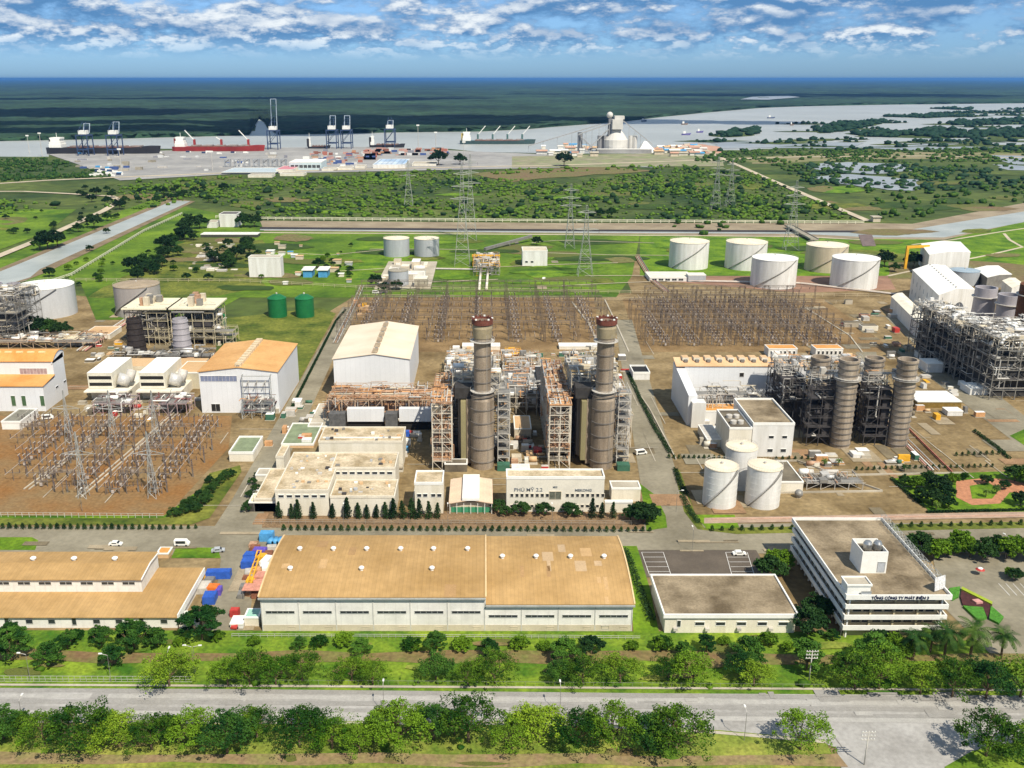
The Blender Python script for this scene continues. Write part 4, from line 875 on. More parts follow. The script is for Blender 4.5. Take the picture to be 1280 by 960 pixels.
# ================================================================ STEELWORK
def steelwork(root, x0, x1, y0, y1, z0, z1, bay=5, lvl=5, m=steell, mp=insul, dens=1.0, seed=1, r=.16, grat=None, ves=None, pipes=1.0, top=True, rails=True):
    rg = random.Random(seed); nx = max(1, round((x1-x0)/bay)); ny = max(1, round((y1-y0)/bay)); nz = max(1, round((z1-z0)/lvl))
    X = [x0+(x1-x0)*i/nx for i in range(nx+1)]; Y = [y0+(y1-y0)*i/ny for i in range(ny+1)]; Z = [z0+(z1-z0)*i/nz for i in range(nz+1)]
    mb = MB()
    for x in X:
        for y in Y: mb.bar((x, y, z0), (x, y, z1), r, m)
    for z in Z[1:]:
        for x in X: mb.bar((x, y0, z), (x, y1, z), r*.8, m)
        for y in Y: mb.bar((x0, y, z), (x1, y, z), r*.8, m)
    for k in range(nz):
        for i in range(nx):
            for y in (y0, y1):
                if rg.random() < .55: s = rg.random() < .5; mb.bar((X[i], y, Z[k+(not s)]), (X[i+1], y, Z[k+s]), r*.55, m)
        for j in range(ny):
            for x in (x0, x1):
                if rg.random() < .55: s = rg.random() < .5; mb.bar((x, Y[j], Z[k+(not s)]), (x, Y[j+1], Z[k+s]), r*.55, m)
    mb.build('steel_frame', root)
    g = grat or steel
    for z in Z[1:]:
        a, b = sorted(rg.sample(range(ny+1), 2)) if ny > 1 else (0, 1); c, d = (0, nx) if rg.random() < .5 else (rg.randrange(nx), nx)
        if rg.random() < .45+.4*dens: MB().box(X[c]+.1, X[d]-.1, Y[a]+.1, Y[b]-.1, z+.14, z+.24, g).build('platform', root)
    if rails:
        mb = MB()
        for z in Z[1:]:
            for h in (.55, 1.1):
                for y in (y0, y1): mb.bar((x0, y, z+h), (x1, y, z+h), .045, m)
                for x in (x0, x1): mb.bar((x, y0, z+h), (x, y1, z+h), .045, m)
            for i in range(int((x1-x0)/1.6)): xx = x0+1.6*i; mb.bar((xx, y0, z), (xx, y0, z+1.1), .04, m)
        mb.build('guard_rail', root)
    mb = MB(); nP = int(pipes*(x1-x0)*(y1-y0)*(z1-z0)/110)
    for k in range(min(nP, 260)):
        p = [rg.uniform(x0, x1), rg.uniform(y0, y1), rg.choice(Z[1:])+rg.uniform(.2, 1.4) if rg.random() < .75 else z1+rg.uniform(.2, 2.2)]; P = [tuple(p)]; pr = rg.choice((.1, .14, .2, .3))
        for q in range(rg.choice((1, 2, 3, 4))):
            a = rg.choice((0, 0, 1, 1, 2)); p[a] += rg.choice((-1, 1))*rg.uniform(1.5, bay*1.6)
            p[0] = min(max(p[0], x0-.6), x1+.6); p[1] = min(max(p[1], y0-.6), y1+.6); p[2] = min(max(p[2], .3), z1+3); P.append(tuple(p))
        mb.path(P, pr, rg.choice(mp) if isinstance(mp, (list, tuple)) else mp, 6)
    if mb.v: tag(mb.build('piping', root), kind='stuff')
    for k in range(int(dens*(x1-x0)*(y1-y0)/70)):
        mb = MB(); x, y = rg.uniform(x0+1, x1-1), rg.uniform(y0+1, y1-1); z = rg.choice(Z[1:])+.25 if rg.random() < .7 else z1+.25; mm = rg.choice(ves or (insul, steell, steel, trim))
        if rg.random() < .5: L_ = rg.uniform(1.2, 3.4); rr_ = rg.uniform(.5, 1.2); mb.bar((x-L_, y, z+rr_), (x+L_, y, z+rr_), rr_, mm, 12); mb.build('drum', root)
        else: a, b, c = rg.uniform(.6, 2), rg.uniform(.6, 2), rg.uniform(.8, 2.6); mb.box(x-a, x+a, y-b, y+b, z, z+c, mm); mb.build('cabinet', root)
def lattice(mb, x, y, z0, z1, w, m, r=.09, seg=2.2, w1=None):
    n = max(1, int((z1-z0)/seg)); w1 = w if w1 is None else w1
    q = lambda i, k: (x+(-1, 1, 1, -1)[i]*(w+(w1-w)*k/n)/2, y+(-1, -1, 1, 1)[i]*(w+(w1-w)*k/n)/2, z0+(z1-z0)*k/n)
    for i in range(4): mb.bar(q(i, 0), q(i, n), r, m, 3)
    for k in range(n):
        for i in range(4):
            j = (i+1) % 4; mb.bar(q(i, k), q(j, k+1) if k % 2 else q(i, k+1), r*.6, m, 3); mb.bar(q(i if k % 2 else j, k), q(j if k % 2 else i, k+1), r*.6, m, 3); mb.bar(q(i, k+1), q(j, k+1), r*.6, m, 3)
def stack(root, cx, cy, h, r0, r1, zk, m, rings=7, capm=None, n=28, seg=True):
    """ribbed chimney: radius r0 up to zk, r1 above"""
    mb = MB(); mb.lathe(cx, cy, [(r0, 0), (r0, zk), (r1, zk+3.5), (r1, h-1.2), (r1*1.05, h-1.2), (r1*1.05, h), (r1*.86, h), (r1*.86, h-3)], m, n, mtop=dark)
    sh = mb.build('chimney', root)
    mb = MB()
    for k in range(rings):
        z = h*(k+.6)/rings; rr_ = r0 if z < zk else r1 if z > zk+3.5 else r0
        mb.lathe(cx, cy, [(rr_+.02, z-.2), (rr_+.32, z-.2), (rr_+.32, z+.2), (rr_+.02, z+.2)], stackd, n, cap=False, smooth=False)
    mb.build('stiffener', root)
    for z in (zk+3.4, h-8):
        rr_ = r1; mb = MB(); mb.lathe(cx, cy, [(rr_, z), (rr_+1.5, z), (rr_+1.5, z+.2), (rr_, z+.2)], steell, n, cap=False, smooth=False)
        for k in range(20):
            a0, a1 = 2*math.pi*k/20, 2*math.pi*(k+1)/20; p = lambda a, zz: (cx+(rr_+1.45)*math.cos(a), cy+(rr_+1.45)*math.sin(a), zz)
            mb.bar(p(a0, z+1.1), p(a1, z+1.1), .06, steell, 3); mb.bar(p(a0, z), p(a0, z+1.1), .05, steell, 3)
        mb.build('ring_platform', root)
    mb = MB(); a = math.radians(300); lx, ly = math.cos(a), math.sin(a)
    for s in (-.3, .3): mb.bar((cx+(r0+.3)*lx-s*ly, cy+(r0+.3)*ly+s*lx, 1), (cx+(r0+.3)*lx-s*ly, cy+(r0+.3)*ly+s*lx, zk), .06, steell, 3); mb.bar((cx+(r1+.35)*lx-s*ly, cy+(r1+.35)*ly+s*lx, zk+3), (cx+(r1+.35)*lx-s*ly, cy+(r1+.35)*ly+s*lx, h-.5), .06, steell, 3)
    mb.build('ladder', root)
    if capm: mb = MB(); mb.lathe(cx, cy, [(r1*1.08, h-4), (r1*1.2, h-.5), (r1*1.2, h+.4), (r1*1.02, h+.4), (r1*.98, h-1)], capm, n, cap=False); mb.build('cap', root)
PM = [insul, insul, steell, copper, steel, M('cream lagging', (.55,.47,.33), .6, .1, .5)]
# --- the two big units under the tall stacks
def big_unit(label, px, sd):
    yc = YP(588)+4.5; cx = XP(px+1, yc); h = Zat(yc, 401)
    r = thing('boiler_unit', label, 'boiler', (cx, yc, 0), 'tall stack boiler units')
    stack(r, cx, yc, h, 4.6, 3.35, 29, stackg, 11)
    mb = MB(); mb.lathe(cx, yc, [(3.6, h-6.5), (3.95, h-2.6), (3.5, h-1.3)], M('olive cone', (.30,.25,.16), .7, .15, .4), 28, cap=False); mb.lathe(cx, yc, [(3.55, h-1.4), (4.1, h-1.1), (4.1, h+.9), (3.6, h+.9), (3.5, h-1)], stackred, 28, cap=False)
    for k in range(14): a = 2*math.pi*k/14; mb.box(cx+3.85*math.cos(a)-.35, cx+3.85*math.cos(a)+.35, yc+3.85*math.sin(a)-.35, yc+3.85*math.sin(a)+.35, h+.9, h+1.4, trim if k % 3 == 0 else stackred)
    mb.build('stack_crown', r)
    # second flue body and casing behind it
    mb = MB(); mb.box(cx-9.5, cx+4, yc+4, yc+36, 3, 27.5, stackd); mb.box(cx-8.6, cx-6.6, yc-1, yc+4, 3, 28, olive); mb.box(cx-6.4, cx-3.9, yc+.4, yc+4, 1, 28.5, stackg); mb.build('casing', r)
    mb = MB()
    for k in range(9): mb.box(cx-9.8, cx+4.3, yc+5+3.6*k, yc+5.4+3.6*k, 3, 27.9, steel)
    mb.build('casing_ribs', r)
    MB().box(cx-11, cx-4.2, yc+1, yc+9, 28.6, 33, M('black silencer', (.04,.037,.035), .7, .3, .5)).build('silencer', r)
    steelwork(r, cx-12, cx+7, yc+9, yc+44, 28.2, 35.5, 4.2, 3.6, M('pale steel', (.56,.50,.40), .6, .15, .5), PM, 1.3, sd, .17, ves=[insul, steell, trim, M('cream lagging', (0,0,0)), steell, pale], pipes=2.6)
    steelwork(r, cx+6.3, cx+11, yc+.5, yc+6, 0, 31, 4.7, 3.6, steell, PM, .4, sd+1, .18, pipes=1.5)
    steelwork(r, cx+4.5, cx+11, yc+8, yc+42, 0, 26, 5.5, 5, steel, PM, .6, sd+2, .18, pipes=1.2)
    steelwork(r, cx-13.5, cx-10, yc+8, yc+42, 0, 26, 4, 5, steeld, PM, .6, sd+3, .18, pipes=1.2)
    mb = MB(); mb.box(cx+6, cx+11, yc-5.5, yc-1.5, 0, 2.6, M('green hut', (.05,.14,.09), .6, .2)); mb.build('switch_cabinet', r)
    # gas turbine intake duct at the far end
    mb = MB(); mb.hull([(cx-8,yc+44,4),(cx+3,yc+44,4),(cx+3,yc+44,22),(cx-8,yc+44,22)], [(cx-5,yc+58,3),(cx+1,yc+58,3),(cx+1,yc+58,9),(cx-5,yc+58,9)], stackg); mb.build('inlet_duct', r)
    return r, cx, yc, h
u1 = big_unit('boiler unit under the left tall ringed stack in the middle of the plant', 602, 11)
u2 = big_unit('boiler unit under the right tall ringed stack in the middle of the plant', 750, 31)
# orange-topped pipe bridges and portal towers
def rack(label, xl, xr, yb, yt, yk, m, mp, seed, bay=5, lvl=5, base=0, pipes=2, mm=None, name='pipe_rack', grat=None, dens=.6):
    x0, x1, y0, y1, h = BX(xl, xr, yb, yt, yk); r = thing(name, label, 'pipe rack', ((x0+x1)/2, (y0+y1)/2, 0))
    steelwork(r, x0, x1, y0, y1, base, h, bay, lvl, m, mp, dens, seed, .17, grat, mm, pipes); return r, x0, x1, y0, y1, h
OP = [rustst, copper, rustst, insul]
def tower(label, xl, xr, yb, yt, yk, seed):
    x0, x1, y0, y1, h = BX(xl, xr, yb, yt, yk); r = thing('pipe_tower', label, 'pipe rack', ((x0+x1)/2, (y0+y1)/2, 0), 'orange topped pipe towers')
    steelwork(r, x0, x1, y0, y1, 0, h, 4, 4, M('white column', (.62,.56,.46), .6, .1, .5), OP, .9, seed, .2, rustst, [rustst, copper, beige], 2.2)
    mb = MB(); rg = random.Random(seed)
    for k in range(int((y1-y0)/1.3)): yy = y0+1.3*k; mb.bar((x0-.3, yy, h+.6), (x1+.3, yy, h+.6), .22, rg.choice((copper, rustst, copper, beige)), 6)
    for k in range(5): xx = x0+(x1-x0)*k/4; mb.bar((xx, y0, h+1.1), (xx, y1, h+1.1), .25, rg.choice((copper, rustst, insul)), 8)
    mb.build('pipe_bundle', r)
tower('orange pipe tower on pale columns left of the left tall stack', 541, 565, 588, 505, 470, 51)
tower('orange pipe tower on pale columns left of the right tall stack', 686, 712, 586, 508, 452, 52)
x0, x1, y0, y1, h = BX(412, 562, 535, 500, 485)
r = thing('pipe_bridge', 'long orange pipe bridge over white wall panels in front of the tall white turbine hall', 'pipe rack', ((x0+x1)/2, y0, 0))
steelwork(r, x0, x1, y0, y1, 0, h, 6, 6, M('tan steel', (.50,.37,.26), .7, .2, .5), OP, .5, 61, .2, rustst, [rustst, beige, copper], 2.0)
mb = MB(); n = 15
for k in range(n):
    xa, xb = x0+(x1-x0)*k/n, x0+(x1-x0)*(k+1)/n; a, b = (h, h+2.4) if k % 2 else (h+2.4, h)
    for yy in (y0, y1): mb.bar((xa, yy, a), (xb, yy, b), .14, MATS['tan steel']); 
for yy in (y0, y1): mb.bar((x0, yy, h+2.4), (x1, yy, h+2.4), .16, MATS['tan steel'])
for k in range(6): yy = y0+(y1-y0)*(k+.5)/6; mb.bar((x0, yy, h+.5), (x1, yy, h+.5), .4, (copper, rustst, beige)[k % 3], 8)
mb.build('truss', r)
for (a, b) in ((434, 480), (499, 543)):
    ya = YP(538); tag(MB().box(XP(a, ya, 6), XP(b, ya, 6), ya, ya+3, 4.2, 10.2, cool).build('wall_panel', r))
    MB().box(XP(a, ya, 6), XP(b, ya, 6), ya+1, ya+2.5, 0, 4.1, dark).build('opening', r)
for (a, b) in ((412, 432), (482, 497)):
    ya = YP(538); MB().box(XP(a, ya, 6), XP(b, ya, 6), ya-2, ya+2.6, 0, 8.5, M('grey intake', (.11,.11,.11), .7, .3, .6)).build('intake', r)
rack('rusty pipe rack leading away beside the open basins left of the pipe bridge', 405, 424, 528, 512, 470, M('tan steel', (0,0,0)), OP, 71, 5, 5, mm=[rustst, beige])
rack('tangle of pale pipes and orange vessels between the two tall stacks', 632, 684, 520, 497, 440, M('pale steel', (0,0,0)), [copper, insul, rustst, steell], 72, 5, 5, pipes=2.2, dens=1.4)
rack('pale pipework and ducts behind the left tall stack', 556, 590, 498, 478, 440, steell, PM, 73, 5, 5, pipes=2.0, dens=1.4)
rack('pale pipework and ducts right of the right tall stack', 768, 788, 560, 520, 455, M('pale steel', (0,0,0)), PM, 74, 4.5, 5, pipes=1.8, dens=1.1)
x0, x1, y0, y1, h = BX(632, 652, 466, 448, 436)
r = thing('overhead_crane', 'yellow travelling crane frame behind the pipework between the tall stacks', 'crane', ((x0+x1)/2, y0, 0)); steelwork(r, x0, x1, y0, y1, 0, h, 4, 4, yellow, yellow, 2.2, 75, .3, yellow, [yellow], .5)
x0, x1, y0, y1, h = BX(674, 700, 520, 492, 458)
r = thing('air_intake', 'black boxed air intake with a white sloping front, between the tall stacks', 'intake', ((x0+x1)/2, y0, 0)); MB().box(x0, x1, y0, y1, 0, h, M('black silencer', (0,0,0))).build('housing', r)
MB().hull([(x0+3,y0+3,h),(x1-3,y0+3,h),(x1-3,y0+9,h),(x0+3,y0+9,h)], [(x0+3,y0+3,h+.4),(x1-3,y0+3,h+.4),(x1-4,y0+9,h+3),(x0+3,y0+9,h+3)], trim).build('hood', r)
simple('transformer', 'beige transformer block in the pit between the tall stacks', 'transformer', 643, 664, 548, 536, 520, beige, tanb, .2)
simple('transformer', 'brown transformer block at the foot of the left tall stack', 'transformer', 556, 584, 590, 580, 574, dkconc, dkconc, .2)
simple('shed', 'white roofed cabin at the foot of the right pipe tower', 'cabin', 640, 662, 592, 586, 580, white, white, .1)
simple('basin', 'open tan concrete basins with green water left of the administration building', 'basin', 352, 392, 560, 556, 530, tanb, M('green pit', (0,0,0)), .6)
simple('basin', 'cream roofed tank block beside the rusty pipe rack', 'basin', 385, 412, 538, 533, 505, cream, pale, .2)

# --- four ribbed stacks on the right with dark boilers
def small_unit(label, px, yb, yt, sd, front):
    yc = YP(yb)+4; cx = XP(px, yc); h = Zat(yc, yt); r = thing('boiler_unit', label, 'boiler', (cx, yc, 0), 'boiler units with four ribbed stacks')
    stack(r, cx, yc, h, 4.2, 4.0, h-12, M('ribbed cladding', (.27,.21,.15), .65, .2, .3, (.42,.35,.27), streak=True), 15, None, 26)
    mb = MB(); mb.box(cx-12, cx-4, yc+6, yc+(8.5 if front else 25), 2, h*.62, steeld); mb.box(cx-7.8, cx-4.4, yc+1, yc+6, 2, h*.62, M('dark duct', (.05,.045,.045), .7, .3, .4)); mb.build('casing', r)
    steelwork(r, cx-14.5, cx-4.6, yc-.5, yc+(9 if front else 26), 0, h*.66, 4.8, 4.2, steeld, [steel, steeld, insul, steell], .9, sd, .2, steeld, [steeld, steel, insul], 1.8)
    steelwork(r, cx-13, cx+3, yc+(6 if front else 9), yc+(9 if front else 27), h*.66, h*.78, 4.2, 3.4, steell, PM, 1.6, sd+5, .16, None, None, 3)
    return r, cx, yc, h
small_unit('dark boiler frame with the ribbed stack standing front left of the four', 1049, 561, 449, 81, 1)
small_unit('dark boiler frame with the ribbed stack standing front right of the four', 1120, 561, 449, 82, 1)
small_unit('dark boiler frame with the ribbed stack standing rear left of the four', 1016, 541, 446, 83, 0)
small_unit('dark boiler frame with the ribbed stack standing rear right of the four', 1082, 541, 447, 84, 0)
rack('pale pipe frames on the roof strip of the right turbine hall', 866, 955, 528, 500, 484, steell, [steell, insul, beige], 85, 6, 4.5, pipes=1.1, dens=.5)
rack('orange brown pipe bridge between the right turbine hall and the ribbed stacks', 955, 1012, 520, 500, 492, M('tan steel', (0,0,0)), [rustst, beige, steell], 86, 6, 5, pipes=1.5)
rack('pump skid of small pipes and silver vessels right of the three white tanks', 1008, 1078, 612, 604, 590, steell, [insul, steell, steel, rustst], 87, 5, 2.6, pipes=4.0, dens=2.0, name='pump_skid')
simple('pump_house', 'small cream pump house with a grey recessed roof beside the pump skid', 'building', 975, 1003, 616, 603, 577, cream, dkconc, .4)
mb = MB(); x, y = G(998, 622); r = thing('filter_vessel', 'round grey vessel lying in front of the pump compound', 'vessel', (x, y, 0)); mb.ball((x, y, 1.7), 1.6, steel, 12, 8); mb.build('vessel_body', r); MB().box(x-.8, x+.8, y-.8, y+.8, 0, .6, pale).build('base', r)

# --- boiler frames of the left group, with a black and a grey stack
def left_unit(label, xl, xr, px, m, sd):
    x0, x1, y0, y1, h = BX(xl, xr, 432, 385, 373); r = thing('boiler_unit', label, 'boiler', ((x0+x1)/2, (y0+y1)/2, 0), 'left boiler frames')
    steelwork(r, x0, x1, y0, y1, 0, h-3, 6, 5, M('cream steel', (.50,.44,.30), .6, .15, .4), [insul, steell, steeld, steel], 1.3, sd, .22, steeld, [steeld, insul, steel], 1.3)
    MB().box(x0+3, x1-3, y0+4, y1-2, 2, h-8, steeld).build('casing', r)
    MB().box(x0-1.5, x1+1.5, y0-1.5, y1+1.5, h-.8, h, M('cream canopy', (.72,.66,.48), .6, .1, .1)).build('roof', r)
    rg = random.Random(sd); mb = MB()
    for k in range(9): a, b = rg.uniform(x0+8, x1-8), rg.uniform(y0+4, y1-4); mb.box(a-1.5, a+1.5, b-1.5, b+1.5, h, h+rg.uniform(2, 6), rg.choice((rustst, steel, beige)))
    tag(mb.build('roof_plant', r), kind='stuff')
    yc = YP(444)+5; cx = XP(px, yc); h2 = Zat(yc, 398); mb = MB(); mb.lathe(cx, yc, [(5.3, 0), (4.9, h2*.4), (4.0, h2), (3.5, h2), (3.5, h2-2)], m, 26, mtop=dark)
    for k in range(6): z = h2*(k+.5)/6; rr_ = 5.3-1.3*z/h2; mb.lathe(cx, yc, [(rr_, z-.3), (rr_+.4, z-.3), (rr_+.4, z+.3), (rr_, z+.3)], m, 26, cap=False, smooth=False)
    mb.build('chimney', r)
left_unit('boiler frame with a cream canopy and a tapering black stack in front', 161, 213, 172, black, 91)
left_unit('boiler frame with a cream canopy and a grey banded stack in front', 217, 270, 229, M('grey stack', (.36,.34,.36), .5, .1, .4, streak=True), 92)
r = rack('yellowish pipe trestle behind the orange roofed turbine hall', 195, 292, 432, 415, 408, M('cream steel', (0,0,0)), [beige, steel], 93, 6, 5, pipes=.8)
rack('low dark pipe bundle below the left boiler frames', 138, 262, 452, 446, 438, steeld, [steel, insul, steeld], 94, 6, 3, pipes=3, dens=1.4)
def gt_house(label, xl, xr, sd):
    x0, x1, y0, y1, h = BX(xl, xr, 500, 466, 452); r = thing('turbine_enclosure', label, 'turbine', ((x0+x1)/2, y0, 0), 'gas turbine intake houses'); xm = x0+(x1-x0)*.62
    MB().box(x0, x1, y0+2, y1+14, 0, h*.35, cream).build('base', r)
    mb = MB(); mb.box(x0, xm, y0, y1+8, h*.42, h, M('cream steel sheet', (.70,.66,.54), .5, .08, .3), trim); b = mb.build('filter_house', r)
    for zf in (.52, .76): 
        mb = MB(); mb.box(x0+.6, xm-.6, y0-.05, y0-.01, h*zf, h*(zf+.12), dark); mb.build('louvre', b)
    mb = MB(); mb.bar((xm+1, y0+4, h*.72), (x1-2, y0+6, h*.55), 3.0, insul, 14); mb.bar((x1-2, y0+6, h*.55), (x1-1, y0+9, h*.9), 2.3, steell, 12); mb.build('exhaust_duct', r)
    MB().box(x0-1, x1+1, y0-4, y0+1.9, h*.36, h*.41, cream).build('awning', r)
    MB().box(x0, x1, y1+15, y1+30, 0, h*.5, beige, tanb).build('annexe', r)
gt_house('cream turbine intake house with two dark louvres, left of the pair behind the left switchyard', 113, 163, 95)
gt_house('cream turbine intake house with two dark louvres, right of the pair behind the left switchyard', 177, 228, 96)
simple('annexe', 'cream roofed gallery joining the intake houses to the orange roofed turbine hall', 'building', 222, 252, 486, 466, 452, M('gallery wall', (.5,.45,.33), .7, .1), tanb, .3)
for i in range(2):
    a = 118+70*i; rack('rows of red and white transformer bushings below the %s intake house' % ('left', 'right')[i], a, a+46, 520, 505, 494, M('pink steel', (.45,.33,.33), .6, .2, .6), [M('brown porcelain', (.22,.09,.08), .4, .2, 1), trim, steel], 97+i, 4, 4, pipes=3.0, dens=1.2, name='transformer_bay')
rack('red and white transformer bay in front of the orange roofed turbine hall', 303, 340, 524, 505, 494, galv, [MATS['brown porcelain'], trim, copper], 99, 4, 4, pipes=3.0, dens=1.6, name='transformer_bay')
rack('grey boiler frame with ducts at the left edge beside the large tank', -30, 27, 432, 372, 358, steel, [insul, steell, beige, steel], 100, 6, 5, pipes=1.4, dens=1.2, name='boiler_unit')
for k in range(2):
    yc = YP(410); cx = XP(3+22*k, yc); r = thing('chimney', 'pale grey stack in the left edge boiler frame, %s of two' % ('left', 'right')[k], 'chimney', (cx, yc, 0)); h2 = Zat(yc, 354); MB().lathe(cx, yc, [(4.6, 0), (4.2, h2), (3.7, h2), (3.7, h2-2)], M('grey stack', (0,0,0)), 22, mtop=dark).build('shaft', r)
rack('low pipe racks between the left edge hall and the dark tree', -20, 120, 436, 428, 418, M('tan steel', (0,0,0)), [beige, rustst, steel], 101, 7, 3, pipes=2, dens=1)
simple('shed', 'cream roofed shed between the dark tree and the black stack', 'shed', 68, 102, 432, 426, 419, cream, M('cream canopy', (0,0,0)), .2)
simple('shed', 'peach roofed shed left of the black stack', 'shed', 104, 138, 424, 418, 408, cream, tanb, .2)

# --- the right edge complex: long hall, sheds, stacks and a wide steel frame
def rot_hall(label, A, B_, C, h, rise, wall, roofm, nm='turbine_hall', wins=0, name2=None):
    """A front-left ground pixel, B front-right, C back-left: an oblique gable hall"""
    a, b, c = (Vector((*G(*p), 0)) for p in (A, B_, C)); d = b+(c-a); up = Vector((0, 0, h)); r = thing(nm, label, 'hall', tuple((a+d)/2))
    me = (a+b)/2+Vector((0, 0, h+rise)); mk = (c+d)/2+Vector((0, 0, h+rise))
    mb = MB(); mb.hull([a, b, b+up, me, a+up], [c, d, d+up, mk, c+up], wall); mb.build('wall', r)
    mb = MB(); t = Vector((0, 0, .35)); o = Vector((0, 0, .03)); e = (a-b).normalized()*.5
    mb.hull([a+up+o+e, me+o, mk+o, c+up+o+e], [a+up+t+e, me+t, mk+t, c+up+t+e], roofm); mb.hull([me+o, b+up+o-e, d+up+o-e, mk+o], [me+t, b+up+t-e, d+up+t-e, mk+t], roofm); mb.build('roof', r)
    if wins:
        L_ = (c-a); nrm = Vector((L_.y, -L_.x, 0)).normalized()
        if nrm.dot(a-b) < 0: nrm = -nrm
        for row in (.3, .68):
            for k in range(wins):
                p = a+L_*((k+.7)/(wins+.4)); q = L_.normalized(); w = .8
                mb = MB(); mb.hull([p-q*w+nrm*.02+Vector((0,0,h*row-1.6)), p+q*w+nrm*.02+Vector((0,0,h*row-1.6)), p+q*w+nrm*.02+Vector((0,0,h*row+1.6)), p-q*w+nrm*.02+Vector((0,0,h*row+1.6))],
                                   [p-q*w+nrm*.14+Vector((0,0,h*row-1.6)), p+q*w+nrm*.14+Vector((0,0,h*row-1.6)), p+q*w+nrm*.14+Vector((0,0,h*row+1.6)), p-q*w+nrm*.14+Vector((0,0,h*row+1.6))], tankg); mb.build('window', r)
        mb = MB()
        for k in range(12):
            p = me+(mk-me)*((k+.5)/12); s = (b-a).normalized()*.6; q = (mk-me).normalized()*1.1; mb.hull([p-s-q, p+s-q, p+s+q, p-s+q], [x+Vector((0,0,.9)) for x in (p-s-q, p+s-q, p+s+q, p-s+q)], steell)
        mb.build('ridge_vents', r)
    return r
rot_hall('long white hall with two rows of grey windows and ridge vents at the right', (1168,408), (1212,400), (1136,372), 20, 2.5, white, trim, wins=7)
rot_hall('low white side hall in front of the long windowed hall', (1146,424), (1160,418), (1112,388), 9.5, 1, white, cream, 'annexe')
rot_hall('white block shed with three roof vents beside the yellow gantry', (1158,345), (1209,342), (1148,330), 17, 1.5, white, trim, 'workshop')
rot_hall('white shed with a dark side at the right edge behind the grey stacks', (1232,362), (1262,358), (1216,350), 9, 1, M('grey wall', (.2,.19,.17), .8), trim, 'shed')
rot_hall('small white shed at the right edge above the grey stacks', (1262,378), (1278,374), (1250,368), 10, 1, white, cream, 'shed')
for i, (px, yb, yt, m, lb) in enumerate([(1225,410,359,MATS['grey stack'],'wide pale grey stack left of its twin in the right edge boiler complex'), (1254,418,368,MATS['grey stack'],'wide pale grey stack right of its twin in the right edge boiler complex'), (1285,440,356,M('rust brown', (.13,.05,.02), .8, .2, .4),'broad rust brown stack at the right edge')]):
    yc = YP(yb); cx = XP(px, yc); h2 = Zat(yc, yt); rr_ = 6.5 if i < 2 else 10; r = thing('chimney', lb, 'chimney', (cx, yc, 0)); MB().lathe(cx, yc, [(rr_*1.1, 0), (rr_, h2*.5), (rr_, h2), (rr_*.85, h2), (rr_*.85, h2-2)], m, 24, mtop=dark).build('shaft', r); MB().lathe(cx, yc, [(rr_+.05, h2-6), (rr_+1.3, h2-6), (rr_+1.3, h2-5.6), (rr_+.05, h2-5.6)], steell, 24, cap=False).build('ring_platform', r)
RP = [insul, steell, steell, steel, trim]
def edge_boiler(label, xl, xr, yb, yt, yk, sd):
    x0, x1, y0, y1, h = BX(xl, xr, yb, yt, yk); r = thing('boiler_unit', label, 'boiler', ((x0+x1)/2, y0, 0))
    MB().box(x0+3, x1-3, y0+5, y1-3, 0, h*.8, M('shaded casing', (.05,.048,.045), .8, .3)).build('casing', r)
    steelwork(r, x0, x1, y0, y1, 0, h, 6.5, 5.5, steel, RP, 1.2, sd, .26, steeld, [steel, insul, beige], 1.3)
    big_ducts(r, x0, x1, y0, h, sd)
    steelwork(r, x0, x1, y0, y1, h, h+5, 5, 4, M('pale steel', (0,0,0)), RP, 2.2, sd+1, .17, None, [insul, steell, beige, trim], 5)
def big_ducts(r, x0, x1, y0, h, sd):
    rg = random.Random(sd)
    for k in range(7):
        x = rg.uniform(x0, x1-6); z = h+rg.uniform(-3, 4); mb = MB(); R_ = rg.uniform(3, 7); n = 8; cx = x+R_; y = y0+rg.uniform(-1, 14); w = rg.uniform(.5, 1.1)
        mb.path([(cx-R_*math.cos(math.pi*q/n*.9), y+q*.4, z+R_*math.sin(math.pi*q/n*.9)*.7) for q in range(n+1)]+[(cx+R_, y+5, z-8)], w, rg.choice((insul, trim, steell)), 9); mb.build('duct', r)
edge_boiler('tall open boiler frame full of pipes, leftmost at the right edge', 1155, 1190, 455, 400, 388, 111)
edge_boiler('tall open boiler frame full of pipes, between its neighbours at the right edge', 1192, 1232, 475, 420, 395, 112)
edge_boiler('tall open boiler frame with curved white ducts at the right edge', 1236, 1330, 500, 438, 410, 113)
for k, (a, b, c, d, e) in enumerate([(1158, 1180, 466, 455, 448), (1212, 1236, 494, 486, 478), (1150, 1162, 450, 443, 438)]):
    simple('container', ['white equipment cabin in front of the leftmost right edge boiler frame', 'white equipment cabin nearest the camera by the right edge boiler frames', 'smallest white equipment cabin by the right edge boiler frames'][k], 'cabin', a, b, c, d, e, white, trim, .1)
x0, y0 = G(1131, 336); r = thing('gantry_crane', 'orange yellow gantry crane between the storage tanks and the white block shed', 'crane', (x0, y0, 0))
w = 9; MB().box(x0-1, x0+1, y0-1, y0+1, 0, 17, yellow).build('leg', r); MB().box(x0+w*2, x0+w*2+2, y0+4, y0+6, 0, 17, yellow).build('leg', r); MB().hull([(x0-1,y0-1,17),(x0+w*2+2,y0+4,17),(x0+w*2+2,y0+6,17),(x0-1,y0+1,17)], [(x0-1,y0-1,19),(x0+w*2+2,y0+4,19),(x0+w*2+2,y0+6,19),(x0-1,y0+1,19)], yellow).build('girder', r)

